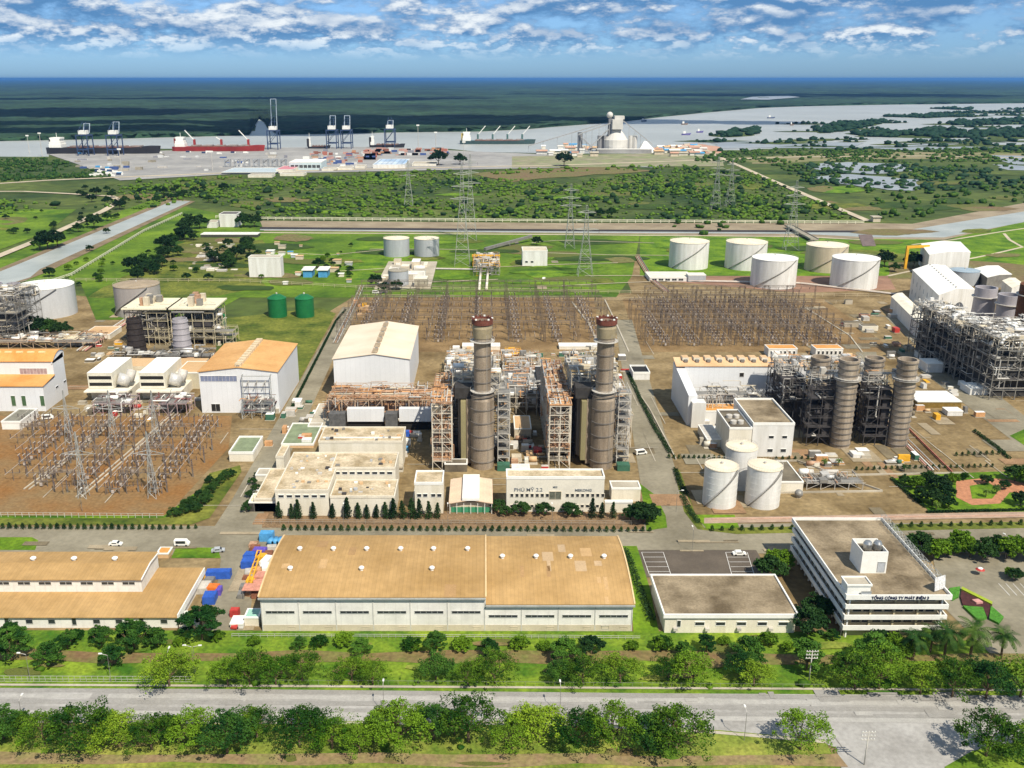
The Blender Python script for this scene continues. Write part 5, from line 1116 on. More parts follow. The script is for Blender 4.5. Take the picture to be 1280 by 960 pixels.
# --- treatment works and gas station in the middle field
rg = random.Random(8)
x0, x1, y0, y1, h = BX(468, 538, 362, 355, 322); r = thing('treatment_plant', 'pale concrete treatment works in front of the two grey tanks', 'treatment plant', ((x0+x1)/2, y0, 0)); MB().box(x0, x1, y0, y1, 0, 1.0, pale).build('slab', r)
for k in range(24):
    a, b = rg.uniform(x0, x1-8), rg.uniform(y0, y1-12); MB().box(a, a+rg.uniform(3, 10), b, b+rg.uniform(5, 14), 1.0, rg.uniform(2, 7.5), rg.choice((cream, white, pale, beige, pale)), rg.choice((cream, pale, trim))).build('basin', r)
rack('gas pipe skid with a yellow beam in the middle of the field', 592, 624, 345, 334, 318, steel, [cream, steell, yellow, insul, copper], 121, 7, 4, pipes=2.5, dens=1.6, name='gas_skid')
x0, y0 = G(590, 333); r = thing('gantry_crane', 'long yellow lifting beam above the gas pipe skid', 'crane', (x0, y0, 0)); x2 = XP(625, y0); MB().box(x0, x2, y0-1, y0+1, 8, 10, yellow).build('girder', r)
for q in (x0+1, x2-1): MB().box(q-.6, q+.6, y0-.6, y0+.6, 0, 8, yellow).build('leg', r)
for k, (a, b) in enumerate(((600, 604), (609, 613))): 
    mb = MB(); p0, p1 = G(a-1, 364), G(b-3, 338); mb.bar((*p0, 1.2), (*p1, 1.2), 1.0, cream, 8); tag(mb.build('gas_pipe'), 'thick cream pipe running from the gas skid to the switchyard, %s of two' % ('left', 'right')[k], 'pipe')
p0, p1 = G(560, 318), G(668, 300)
def conveyor(label, A, B_, za, zb, m=steel, name='conveyor', w=2.5):
    p0, p1 = G(*A), G(*B_); r = thing(name, label, 'conveyor', (*p0, 0)); a = Vector((*p0, za)); b = Vector((*p1, zb)); d = (b-a); n = Vector((-d.y, d.x, 0)).normalized()*w/2; u = Vector((0, 0, 2.4))
    MB().hull([a-n, b-n, b+n, a+n], [a-n+u, b-n+u, b+n+u, a+n+u], m).build('gallery', r); mb = MB(); k = max(2, int(d.length/25))
    for i in range(k+1):
        p = a+d*i/k; mb.bar((p.x-n.x*1.4, p.y-n.y*1.4, 0), (p.x-n.x, p.y-n.y, p.z), .35, m); mb.bar((p.x+n.x*1.4, p.y+n.y*1.4, 0), (p.x+n.x, p.y+n.y, p.z), .35, m)
    mb.build('trestle', r); return r
conveyor('grey inclined pipe gallery rising across the middle field', (606, 314), (664, 302), .8, 4)
for k in range(2):
    x0, x1, y0, y1, h = BX(379+19*k, 390+19*k, 347, 338, 334); r = thing('shed', 'small blue fronted hut with a white roof in the field, %s of two' % ('left', 'right')[k], 'hut', (x0, y0, 0)); MB().box(x0, x1, y0, y1, 0, h, bluel).build('wall', r); MB().box(x0-1, x1+1, y0-1, y1+1, h, h+.6, trim).build('roof', r)
# ================================================================ SWITCHYARDS
def proto(root): 
    def hide(o):
        for c in o.children: hide(c)
        SC.collection.objects.unlink(o)
    hide(root); return root
def place(p, x, y, z=0, rz=0, s=1.0, label=None, group=None):
    c = copy_tree(p); c.location = (x, y, z); c.rotation_euler = (0, 0, rz); c.scale = (s, s, s)
    if label: c['label'] = label
    if group: c['group'] = group
    return c
yg = M('yard steel', (.19,.155,.125), .6, .25, .5); ybr = M('yard insulator', (.11,.085,.08), .5, .3, 1); ylt = M('yard pale insulator', (.45,.40,.36), .5, .2, 1)
def make_support(h, m):
    r = thing('bus_support', 's', 'switchgear'); mb = MB(); mb.bar((0, 0, 0), (0, 0, h*.7), .13, m, 4); mb.bar((-3, 0, h*.7), (3, 0, h*.7), .11, m, 4); mb.build('frame', r)
    for k in (-2.8, 0, 2.8): MB().bar((k, 0, h*.7), (k, 0, h), .17, ybr, 5).build('insulator', r)
    MB().bar((0, -6, h+.1), (0, 6, h+.1), .09, ylt, 4).build('busbar', r); return proto(r)
def make_gantry(w, h, span, m, col=yg):
    r = thing('switchyard_gantry', 'g', 'gantry')
    for s in (-1, 1): mb = MB(); lattice(mb, s*w/2, 0, 0, h, 1.1, m, .065, 2.4, .6); mb.build('column', r)
    mb = MB()
    for yy in (-.4, .4):
        for zz in (h-1, h): mb.bar((-w/2, yy, zz), (w/2, yy, zz), .09, m, 3)
    n = int(w/1.5)
    for k in range(n): a, b = -w/2+w*k/n, -w/2+w*(k+1)/n; mb.bar((a, -.4, h-1 if k % 2 else h), (b, -.4, h if k % 2 else h-1), .06, m, 3); mb.bar((a, -.4, h), (b, .4, h), .05, m, 3)
    mb.build('beam', r)
    for k in (-1, 0, 1): MB().bar((k*w*.3, 0, h-1), (k*w*.3, .9, h-3), .16, ybr, 5).build('insulator_string', r)
    for k in (-1, 0, 1): MB().bar((k*w*.3, .9, h-3), (k*w*.3, span, h-3.2), .05, steel, 3).build('conductor', r)
    return proto(r)
def make_post(h, m):
    r = thing('insulator_post', 'p', 'insulator'); MB().box(-.25, .25, -.25, .25, 0, h*.45, m).build('support', r)
    mb = MB(); mb.lathe(0, 0, [(.16, h*.45)]+[q for k in range(5) for q in ((.34, h*(.47+.1*k)), (.17, h*(.52+.1*k)))]+[(.3, h)], ybr, 6); mb.build('insulator', r); return proto(r)
def make_breaker(h, m):
    r = thing('circuit_breaker', 'b', 'switchgear'); mb = MB(); mb.box(-2.6, 2.6, -.2, .2, h*.38, h*.46, m)
    for k in (-2.3, 2.3): mb.box(k-.15, k+.15, -.15, .15, 0, h*.38, m)
    mb.build('frame', r)
    for k in (-2, 0, 2):
        mb = MB(); mb.bar((k, 0, h*.46), (k, 0, h*.85), .22, ybr, 6); mb.bar((k, -1.0, h*.9), (k, 1.0, h*.9), .16, ylt, 6); mb.build('pole', r)
    MB().box(-.5, .5, -.6, -.2, .6, 1.8, ylt).build('control_box', r); return proto(r)
PG = make_gantry(20, 13, 20, yg); PG2 = make_gantry(12, 7, 10, M('brown yard steel', (.25,.20,.16), .6, .2, .5)); PP = make_post(5.2, steel); PB_ = make_breaker(5.6, yg); PT = make_post(7.5, yg); PSU = make_support(5.0, yg)
def spread(P, n, rg, along=None):
    """n spots on a jittered grid in the pixel polygon"""
    Q = [G(*p) for p in P]; xs = [q[0] for q in Q]; ysq = [q[1] for q in Q]; out = []
    def inside(x, y):
        c = False; j = len(Q)-1
        for i in range(len(Q)):
            if (Q[i][1] > y) != (Q[j][1] > y) and x < (Q[j][0]-Q[i][0])*(y-Q[i][1])/(Q[j][1]-Q[i][1])+Q[i][0]: c = not c
            j = i
        return c
    A = abs(sum(Q[i][0]*Q[(i+1) % len(Q)][1]-Q[(i+1) % len(Q)][0]*Q[i][1] for i in range(len(Q))))/2; st_ = math.sqrt(A/n)
    sx, sy = (along or (1, 1)); y = min(ysq)+st_*sy/2
    while y < max(ysq):
        x = min(xs)+st_*sx/2
        while x < max(xs):
            if inside(x, y): out.append((x+rg.uniform(-.5, .5), y+rg.uniform(-.4, .4)))
            x += st_*sx
        y += st_*sy
    return out
rg = random.Random(77)
mid = [(452, 372), (738, 372), (742, 432), (432, 432)]; rgt = [(800, 378), (1000, 378), (1062, 436), (812, 436)]; lft = [(30, 528), (285, 528), (262, 585), (195, 625), (20, 612)]
names = {'mid': 'the middle switchyard behind the tall stacks', 'rgt': 'the right switchyard in front of the storage tanks', 'lft': 'the left switchyard on orange gravel'}
for key, P, ng, npst, nb, pg in (('mid', mid, 56, 80, 80, PG), ('rgt', rgt, 60, 110, 110, PG), ('lft', lft, 8, 80, 60, PG2)):
    nm = names[key]
    for x, y in spread(P, ng, rg, (1.1, .9)): place(pg, x, y, label='lattice steel portal gantry in '+nm, group='gantries in '+nm)
    for x, y in spread(P, npst, rg, (.62, 1.6)): place(PP if rg.random() < .6 else PT, x, y, label='insulator post on a steel support in '+nm, group='insulator posts in '+nm)
    for x, y in spread(P, nb, rg, (.8, 1.25)): place(PSU, x-2, y-1.5, label='tubular bus support with three insulators in '+nm, group='bus supports in '+nm)
    for x, y in spread(P, nb, rg, (1.5, .66)): place(PB_, x+1.5, y+2, label='three pole circuit breaker in '+nm, group='circuit breakers in '+nm)
# tall lattice masts of the left yard
def pylon(label, px, yb, yt, w, m=galv, arms=3, aw=7, cat='pylon', name='pylon', seg=4.0, r=.16):
    x, y = G(px, yb); h = Zat(y, yt); t = thing(name, label, cat, (x, y, 0)); mb = MB(); lattice(mb, x, y, 0, h*.62, w, m, r, seg*1.3, w*.3); lattice(mb, x, y, h*.62, h, w*.3, m, r*.8, seg, w*.1); mb.build('tower', t)
    for k in range(arms):
        z = h*(.66+.12*k); a = aw*(1-.14*k); mb = MB()
        for yy in (-.5, .5):
            for s in (-1, 1): mb.bar((x, y+yy*w*.2, z), (x+s*a, y, z+.4), r*.7, m, 3); mb.bar((x, y+yy*w*.2, z+1.8), (x+s*a, y, z+.4), r*.6, m, 3)
        mb.build('cross_arm', t)
        for s in (-1, 1): MB().bar((x+s*a, y, z+.3), (x+s*a, y, z-2.2), .14, ybr, 4).build('insulator', t)
    return t
gm = 'lattice masts in the left switchyard'
for k, (px, yb, yt) in enumerate([(88,556,488),(143,556,488),(196,556,488),(105,622,540),(192,622,540)]):
    pylon('galvanised lattice mast in the left switchyard, %s in its %s row' % (('leftmost', 'middle', 'rightmost', 'left', 'right')[k], 'back' if k < 3 else 'front'), px, yb, yt, 3.2, galv, 1, 6, 'mast', 'lattice_mast', 2.2, .12)
for lb, px, yb, yt, w in [('tall lattice pylon standing in the field above the yellow lifting beam', 578, 332, 205, 13), ('slim lattice pylon behind the middle field, left of the larger lawn one', 712, 310, 230, 9), ('large lattice pylon with wide arms standing on the lawn right of the white pump house', 731, 345, 257, 12),
                          ('lattice pylon at the channel crossing above the storage tanks', 988, 312, 226, 12), ('lattice pylon in the scrub belt, left of the pair below the cement works', 894, 262, 196, 11), ('lattice pylon in the scrub belt, right of the pair below the cement works', 912, 258, 200, 11),
                          ('lattice pylon in the scrub belt behind the grey tank pair', 511, 258, 200, 11), ('second tall lattice pylon just beyond the one over the yellow beam', 588, 300, 192, 12)]:
    pylon(lb, px, yb, yt, w, M('pylon steel', (.44,.45,.40), .5, .15, .3, metal=.2), 3, 10, seg=5, r=.22)
# yard fence rails (long thin double lines behind the switchyards)
def fence(label, pts, h=2.0, step=4.0, m=steell, name='fence', r=.06, rails=(1, .55), pr=None, posts=True):
    Q = [Vector((*G(*p), 0)) for p in pts]; t = thing(name, label, 'fence', tuple(Q[0])); mb = MB(); pb = MB(); n_ = 0
    for a, b in zip(Q, Q[1:]):
        d = b-a; n = max(1, int(d.length/step))
        for f in rails: mb.bar((a.x, a.y, h*f), (b.x, b.y, h*f), r, m)
        for k in range(n): p = a+d*k/n; pb.bar((p.x, p.y, 0), (p.x, p.y, h), pr or r, m)
    mb.build('rail', t)
    if posts: tag(pb.build('post', t), kind='stuff')
    return t
fence('long pale barrier of posts and rails on the far bank of the channel', [(325, 275), (700, 278), (1080, 280)], 3.2, 9, M('pale barrier', (.62,.60,.45), .7, .1), r=.45, pr=.5)
fence('pale barrier of posts and rails below the dark tree hillock', [(270, 273), (325, 274.5)], 3.2, 9, MATS['pale barrier'], r=.4, pr=.5)
fence('thin rail fence between the middle field and the switchyards', [(95, 352), (300, 353), (445, 361), (760, 367), (1100, 372)], 2.6, 8, M('fence tan', (.45,.38,.26), .7, .2), r=.16)
fence('inner thin rail fence along the back of the switchyards', [(445, 372), (760, 376), (1060, 380)], 2.6, 8, MATS['fence tan'], r=.14)
fence('white panel fence along the outer road on the left', [(-60, 852), (240, 853)], 1.8, 1.5, M('white fence', (.45,.45,.40), .6, .1), r=.05, rails=(1, .5, .1))
fence('white panel fence along the outer road behind the avenue trees', [(262, 856), (560, 858), (900, 861), (1030, 862)], 1.6, 2.5, M('grey green fence', (.22,.23,.18), .6, .1), r=.04, rails=(1, .1))
fence('low white fence in front of the long tan roofed warehouse', [(290, 797), (700, 799), (800, 800)], 1.3, 2, MATS['white fence'], r=.06)
fence('low white fence along the pale canal bank', [(40, 362), (90, 345), (180, 290), (228, 268)], 2.4, 7, MATS['pale barrier'], r=.35, pr=.4)
fence('fence in front of the administration building and control building', [(318, 655), (800, 657)], 1.8, 3, M('grey fence', (.3,.28,.24), .7, .1), r=.06)
fence('fence along the front of the left switchyard', [(-60, 646), (205, 648)], 1.9, 2.5, M('white fence posts', (.5,.48,.42), .7, .1), r=.06, pr=.12)
fence('red pipe rail beside the road right of the pavilion', [(1118, 520), (1190, 592)], .9, 4, M('red rail', (.45,.16,.12), .6, .2), r=.22)
# road bridge over the channel
a, b = G(985, 285), G(1018, 303); r = thing('bridge', 'small dark road bridge crossing the channel above the storage tanks', 'bridge', (*a, 0)); d = Vector((b[0]-a[0], b[1]-a[1])).normalized(); n = Vector((-d.y, d.x))*4
A_ = [(a[0]-n.x, a[1]-n.y, 2), (b[0]-n.x, b[1]-n.y, 2), (b[0]+n.x, b[1]+n.y, 2), (a[0]+n.x, a[1]+n.y, 2)]; MB().hull(A_, [(p[0], p[1], 2.8) for p in A_], concrete).build('deck', r)
for s in (-1, 1): MB().hull([(a[0]+s*n.x, a[1]+s*n.y, 2.8), (b[0]+s*n.x, b[1]+s*n.y, 2.8), (b[0]+s*n.x*.93, b[1]+s*n.y*.93, 2.8)], [(a[0]+s*n.x, a[1]+s*n.y, 3.8), (b[0]+s*n.x, b[1]+s*n.y, 3.8), (b[0]+s*n.x*.93, b[1]+s*n.y*.93, 3.8)], pale).build('parapet', r)
x, y = G(1075, 312); tag(MB().prism([G(1073, 294), G(1090, 294), G(1095, 308), G(1078, 308)], 0, .6, M('dark ramp', (.16,.12,.11), .9, .3)).build('ramp'), 'dark stone ramp running from the channel to the storage tanks', 'ramp')
x, y = G(1094, 277); r = thing('guard_house', 'small pale booth where the diagonal dirt road meets the channel', 'booth', (x, y, 0)); MB().box(x-4, x+4, y-4, y+4, 0, 5, beige).build('wall', r); MB().box(x-5, x+5, y-5, y+5, 5, 6, pale).build('roof', r)

# ================================================================ TREES
def leaves(rg, centres, per, size, spread_, flat=.7):
    """small leaf-spray quads scattered round clump centres; returns verts, faces"""
    C = np.repeat(np.array(centres)[:, :3], per, 0); S = np.repeat(np.array(centres)[:, 3], per)
    n = len(C); d = rg.normal(size=(n, 3)); d /= np.linalg.norm(d, axis=1)[:, None]; rad = rg.uniform(.35, 1, n)**.6
    P = C + d*(rad*S*spread_)[:, None]*np.array([1, 1, flat])
    a = rg.normal(size=(n, 3)); a[:, 2] *= .55; a /= np.linalg.norm(a, axis=1)[:, None]; b = np.cross(a, rg.normal(size=(n, 3))); b /= np.linalg.norm(b, axis=1)[:, None]
    s = size*rg.uniform(.5, 1.25, n)[:, None]; a *= s; b *= s*.62
    V = np.stack([P-a, P-b*.9+a*.1, P+a, P+b], 1).reshape(-1, 3); F = np.arange(4*n).reshape(-1, 4); return V, F
def limb(mb, p, d, L_, r, rg, depth, tips, up=.25, spread_=.75):
    q = p+d*L_; mb.bar(p, q, r, bark, 6, r*.62)
    if depth == 0: tips.append(q); return
    for k in range(rg.choice((2, 3)) if depth > 1 else rg.choice((2, 3, 3))):
        nd = (d+Vector((rg.uniform(-1, 1), rg.uniform(-1, 1), rg.uniform(-.3, .5)+up))*spread_).normalized(); limb(mb, q, nd, L_*rg.uniform(.62, .85), r*.58, rg, depth-1, tips, up, spread_)
def make_tree(kind, seed, H=9.0, Wd=6.0, lm=leafA, size=.42, per=70, name='tree'):
    rg = random.Random(seed); ng = np.random.default_rng(seed); r = thing(name, 't', 'tree'); mb = MB(); cen = []
    if kind in ('spread', 'round', 'layer'):
        tips = []; base = Vector((0, 0, H*.26)); mb.bar((0, 0, -.3), base, H*.033, bark, 8, H*.024)
        for k in range(5):
            a = 2*math.pi*(k+rg.uniform(-.3, .3))/5; limb(mb, base, Vector((math.cos(a)*.75, math.sin(a)*.75, .7)).normalized(), H*.25, H*.017, rg, 2, tips, .12)
        limb(mb, base, Vector((rg.uniform(-.1, .1), 0, 1)), H*.28, H*.02, rg, 2, tips, .3)
        for t in tips:
            hr = math.hypot(t.x, t.y); f = (Wd*rg.uniform(.7, 1.0))/max(hr, Wd*.75) if hr > Wd*.75 else 1.0
            cen.append((t.x*f, t.y*f, min(t.z, H*rg.uniform(.72, .95)), rg.uniform(.16, .30)*Wd))
        n = 46 if kind != 'layer' else 44
        for k in range(n):
            a = rg.uniform(0, 6.283); q = math.sqrt(rg.random()); rr_ = Wd*q*rg.uniform(.75, 1.05)
            zt = H*(.40+.55*math.sqrt(max(0, 1-min(1, q*q*.92)))) if kind != 'layer' else H*(.45+.5*(1-q)*1.0)
            if kind == 'layer': lay = rg.choice((.38, .55, .72, .9)); rr_ = Wd*(1.15-lay)*rg.uniform(.5, 1.25); zt = H*lay
            z = zt*rg.uniform(.72, 1.0) if kind != 'layer' else zt+rg.uniform(-.2, .2)
            cen.append((rr_*math.cos(a), rr_*math.sin(a), z*rg.uniform(.88, 1.1), rg.choice((.09, .13, .17, .24))*Wd))
        if kind == 'layer': mb.bar(base, (0, 0, H*.9), H*.02, bark, 6, H*.008)
        V, F = leaves(ng, cen, per, size, 1, .45 if kind == 'layer' else .7)
    elif kind == 'cone':
        mb.bar((0, 0, -.2), (0, 0, H*.9), H*.02, bark, 6, .03)
        for k in range(26): z = H*(.08+.88*k/26); w = Wd*(1-z/H)**.7*.55; a = rg.uniform(0, 6.28); cen.append((w*.5*math.cos(a), w*.5*math.sin(a), z, w+.12))
        V, F = leaves(ng, cen, per, size, 1, .9)
    elif kind == 'shrub':
        mb.bar((0, 0, -.1), (0, 0, H*.5), .08, bark, 5, .03)
        for k in range(9): z = H*(.15+.8*k/9); w = Wd*(1.02-z/H)**.6*.6; cen.append((rg.uniform(-.1, .1), rg.uniform(-.1, .1), z, w+.1))
        V, F = leaves(ng, cen, per, size, 1, .9)
    mb.build('trunk', r, absolute=False); mesh_np('crown', V, F, [lm], r); return proto(r)
T_av = [make_tree('spread', 1, 10.5, 7.4, leafA, .25, 72), make_tree('spread', 2, 9.4, 7.8, leafC, .24, 56), make_tree('spread', 3, 11.2, 8.2, leafA, .26, 54), make_tree('spread', 4, 9.8, 6.6, leafG, .25, 76)]
T_sp = [make_tree('spread', 15, 8.5, 6.0, leafA, .26, 50), make_tree('spread', 16, 8.8, 6.4, leafC, .26, 46)]
T_ly = [make_tree('layer', 5, 9.0, 5.0, leafG, .28, 100), make_tree('layer', 6, 8.0, 4.5, leafG, .27, 100)]
T_dk = [make_tree('round', 7, 8, 5.0, leafD, .42, 60), make_tree('round', 8, 9, 5.5, leafB, .45, 60)]
T_rd = [make_tree('round', 9, 7, 4.2, leafD, .34, 70), make_tree('round', 10, 6.5, 4.2, leafA, .36, 66)]
T_co = make_tree('cone', 11, 7.5, 2.6, leafB, .28, 40); T_sh = make_tree('shrub', 12, 2.3, 1.7, leafD, .2, 34, 'shrub'); T_bu = make_tree('round', 13, 3.2, 2.6, leafA, .3, 30, 'bush')
rg = random.Random(5)
def tree(P, px, yb, s=1.0, label='', group=None): x, y = G(px, yb); return place(P, x, y, 0, rg.uniform(0, 6.28), s*rg.uniform(.94, 1.06), label, group)
# avenue on the near side of the outer road
xsn = [-35, 8, 60, 102, 150, 196, 240, 288, 326, 374, 418, 455, 500, 548, 590, 640, 676, 722, 765, 808, 850]
for i, px in enumerate(xsn):
    P = T_av[(i*7+i//3) % 4]; tree(P, px+rg.uniform(-6, 6), 934+rg.uniform(-10, 9), rg.choice((.75, .9, 1.0, 1.12)), 'spreading avenue tree on the near verge of the outer road, %s from the left' % nth(i), 'avenue trees on the near verge')
for i, px in enumerate([30, 125, 215, 305, 395, 478, 565, 655, 745, 830]): tree(T_sp[i % 2], px+rg.uniform(-8, 8), 921+rg.uniform(-4, 4), .8, 'thin crowned tree in the avenue on the near verge, %s from the left' % nth(i), 'thin avenue trees on the near verge')
tree(T_av[2], 1000, 938, .92, 'lone round crowned tree at the corner of the near verge by the road mouth'); tree(T_av[0], 1232, 946, 1.12, 'large spreading tree on the far side of the road mouth'); tree(T_av[1], 1285, 950, 1.0, 'spreading tree at the photo edge beyond the road mouth')
# row on the far side of the road
for i, (px, yb, s, k) in enumerate([(212,858,1.0,1),(285,858,.72,0),(312,856,.86,0),(345,856,.85,1),(378,852,.72,2),(440,852,.72,1),(466,856,.6,2),(545,850,.72,3),(585,856,.6,0),(618,854,.80,2),(700,852,.62,3),(728,856,.78,0),(775,854,.82,1),(835,852,.62,2),(866,856,.8,0),(925,848,.75,3),(942,858,.75,1),(1068,862,.95,0),(1098,862,.98,2),(1150,868,.92,1),(1190,872,1.0,0),(1232,874,1.0,3),(1275,872,1.0,1)]):
    tree(T_av[k], px, yb, s*1.06, 'bushy crowned tree on the far verge of the outer road, %s from the left' % nth(i), 'trees on the far verge')
gi = 'layered trees between the warehouses and the outer road'
for i, (px, yb, s, k) in enumerate([(15,826,.9,0),(62,832,.75,1),(14,800,.6,1),(85,812,.5,0),(127,808,.62,0),(140,832,.68,1),(168,812,.85,0),(197,808,.6,1),(375,812,.4,1),(253,800,1.02,0),(452,820,.55,1),(545,815,.6,1),(612,822,.5,0),(705,828,.75,1),(855,822,.5,1),(883,815,.5,0),(934,830,.8,1),(1008,838,.85,0),(1088,835,.95,0),(1040,800,.35,1)]):
    tree(T_ly[k], px, yb, s*1.25, 'layered green tree between the warehouses and the outer road, %s placed from the left' % nth(i), gi)
tree(T_rd[0], 739, 818, .85, 'compact dark round tree in front of the end of the long warehouse')
for i, (px, yb) in enumerate([(272, 800), (318, 806), (400, 808), (430, 806), (515, 812), (578, 812), (650, 810), (680, 812), (790, 812), (828, 812), (905, 806), (960, 806), (985, 812), (95, 800), (225, 806)]): tree(T_bu, px, yb, rg.uniform(.7, 1.2), 'small round bush on the lawn strip behind the trees, %s from the left' % nth(i), 'bushes on the lawn strip')
# low scrub under the avenue trees and behind the fence
clumps('ground_cover', [[(-60, 905), (700, 912), (880, 922), (880, 940), (-60, 932)], [(270, 845), (1050, 852), (1250, 858), (1250, 866), (270, 856)], [(-60, 838), (200, 838), (200, 846), (-60, 846)]], .02, .5, 1.5, leafA, 55, .8)
# headquarters surroundings
for i, (P, px, yb, s, lb) in enumerate([(T_dk[0], 962, 724, 1.05, 'dense tree beside the car park, left of the headquarters, back one'), (T_rd[1], 972, 714, 1.1, 'bright dense tree beside the car park touching the headquarters'), (T_dk[0], 1010, 793, 1.05, 'dense tree between the low white building and the headquarters, front one'), (T_rd[0], 1022, 773, 1.0, 'small dense tree between the low white building and the headquarters, back one'), (T_rd[0], 1100, 812, .9, 'round dark tree in front of the headquarters, left of the palms'), (T_rd[1], 1120, 822, 1.0, 'round green tree in front of the headquarters nearest the palms')]): tree(P, px, yb, s, lb)
for i, (px, yb, s) in enumerate([(1148, 694, 1.0), (1172, 700, 1.1), (1200, 690, 1.1), (1228, 700, 1.0), (1258, 698, 1.15), (1285, 700, 1.1), (1158, 690, .75), (1185, 696, .95), (1212, 697, .85), (1245, 694, .85), (1272, 692, .95), (1262, 722, .5), (1268, 726, .55)]): tree(T_rd[1] if i % 3 else T_dk[0], px, yb, s, 'rounded tree between the headquarters forecourt and the inner road, %s from the left' % nth(i), 'trees behind the forecourt')
for i, (px, yb, s) in enumerate([(1130, 606, .6), (1145, 612, .8), (1160, 606, .7), (1172, 616, .85), (1182, 624, .8), (1190, 606, .7), (1150, 625, .6), (1165, 632, .75), (1185, 635, .7), (1205, 600, .5), (1255, 612, .5), (1232, 606, .5), (1268, 602, 1.0), (1280, 605, 1.05), (1290, 600, .9), (1275, 632, .6)]): tree((T_rd + T_dk)[i % 4], px, yb, s, 'dense tree in the small park with the brick path, %s listed from the left' % nth(i), 'trees in the small park')
for i, (px, yb) in enumerate([(652, 644), (680, 645), (711, 645), (632, 645), (622, 640), (722, 646)]): tree(T_rd[0], px, yb, (.75, .8, .75, .6, .7, .45)[i], 'round dark tree in front of the lettered control building, %s placed' % nth(i), 'round trees by the control building')
for i, (px, yb, s) in enumerate([(797, 652, .95), (806, 654, .9), (788, 650, .7), (815, 650, .6)]): tree(T_dk[i % 2], px, yb, s, 'dark tree at the corner right of the white annexes, %s of four' % nth(i), 'dark corner trees')
for i, px in enumerate([349, 365, 373, 392, 416, 434, 448, 459, 471, 482, 492, 503, 515, 524, 536, 547, 740, 752, 766]): tree(T_co, px, 648, rg.uniform(.75, 1.1), 'narrow dark conifer in the row before the administration building, %s from the left' % nth(i), 'narrow conifers before the offices')
for i, (px, yb) in enumerate([(218, 646), (228, 644), (238, 640), (246, 640), (252, 632), (258, 628), (262, 618), (268, 612), (275, 606), (282, 600), (290, 596), (240, 632), (250, 622), (262, 604), (232, 636)]): tree(T_rd[0], px, yb, rg.uniform(.45, .62), 'dark clipped tree in the bed beside the left switchyard, %s placed' % nth(i), 'clipped trees by the left switchyard')
for i, (px, yb) in enumerate([(316, 606), (320, 614), (313, 622), (311, 634), (322, 598), (308, 640)]): tree(T_rd[0], px, yb, .42, 'dark shrub along the road side of the administration building, %s from the back' % nth(i), 'shrubs beside the administration building')
# single dark trees of the fields
for i, (px, yb, s, k, lb) in enumerate([(60, 312, 2.0, 1, 'large dark tree left of the straight canal'), (50, 313, 1.6, 0, 'dark tree beside the largest one left of the canal'), (72, 308, 1.6, 1, 'dark tree at the canal side of the largest field tree'), (98, 290, 1.2, 0, 'dark tree in the left field halfway to the far bend'), (118, 285, 1.7, 1, 'tall dark tree in the left field, lone standing'), (134, 276, 1.2, 0, 'smaller dark tree right of the lone field tree'), (150, 262, 1.4, 1, 'dark tree where the sandy road curves by the port'),
    (238, 292, 2.2, 1, 'biggest dark tree on the hillock left of the white block'), (250, 286, 1.8, 0, 'dark tree on the hillock just left of the white block'), (230, 300, 1.6, 1, 'dark tree below the hillock beside the canal'), (215, 308, 1.5, 0, 'dark tree in the line from the hillock to the canal, middle one'), (205, 312, 1.4, 1, 'dark tree in the line from the hillock to the canal, lower one'), (305, 284, 1.8, 0, 'dark tree right of the white hillock block'), (318, 284, 1.5, 1, 'dark tree at the right end of the hillock'),
    (165, 340, 1.4, 1, 'dark bush like tree near the middle of the canal fence'), (180, 336, 1.5, 0, 'dark tree below the canal fence, right one'), (285, 328, 1.3, 0, 'dark tree in front of the long thin white shed, left one'), (296, 325, 1.5, 1, 'dark tree in front of the long thin white shed, middle one'), (312, 318, 1.2, 0, 'dark tree in front of the long thin white shed, right one'), (398, 335, 1.1, 0, 'lone small dark tree behind the blue fronted huts'),
    (470, 358, 1.1, 1, 'dark tree at the left corner of the treatment works'), (480, 366, 1.0, 0, 'dark tree in front of the treatment works'), (496, 363, .9, 1, 'dark tree before the short grey settling tank'), (671, 307, 1.0, 1, 'dark tree on the roof line behind the white pump house'), (1105, 334, 1.6, 1, 'dark tree right of the five storage tanks'), (1118, 340, 1.0, 0, 'small dark tree beside the yellow gantry'), (1142, 334, 1.4, 1, 'dark tree between the yellow gantry and the white block shed'),
    (48, 420, 1.3, 1, 'broad dark tree in front of the large grey white tank, left part'), (64, 420, 1.4, 0, 'broad dark tree in front of the large grey white tank, middle part'), (78, 422, 1.1, 1, 'broad dark tree in front of the large grey white tank, right part'), (62, 346, .9, 1, 'small dark bush at the near end of the canal'), (750, 272, 1.3, 0, 'small dark tree beyond the channel, left of its twin'), (764, 272, 1.4, 0, 'small dark tree beyond the channel, right of its twin'), (548, 207, 3, 1, 'dark tree clump right of the blue roofed port shed'), (575, 206, 2.6, 0, 'second dark tree clump right of the port sheds'), (705, 208, 3, 1, 'dark tree by the sandy road left of the cement works')]):
    tree(T_dk[k], px, yb, s, lb)
for i in range(34): tree(T_dk[i % 2], rg.uniform(-60, 150), rg.uniform(262, 300), rg.uniform(.4, .8), 'small dark tree scattered in the hedgerows of the left fields', 'small trees in the left fields')
for i in range(30): px = rg.uniform(80, 330); tree(T_rd[i % 2], px, 300+rg.uniform(10, 60), rg.uniform(.45, .9), 'small bushy tree in the rough field between the canal and the small white building', 'bushes in the rough field')
for i in range(44):
    t_ = rg.random(); px, py = (170+t_*70+rg.uniform(-8, 14), 348-t_*62+rg.uniform(-6, 10)) if i < 30 else (rg.uniform(262, 325), rg.uniform(306, 336)); tree(T_dk[i % 2], px, py, rg.uniform(.7, 1.25), 'dark tree in the loose belt between the canal and the rubble dump', 'dark trees beside the canal')
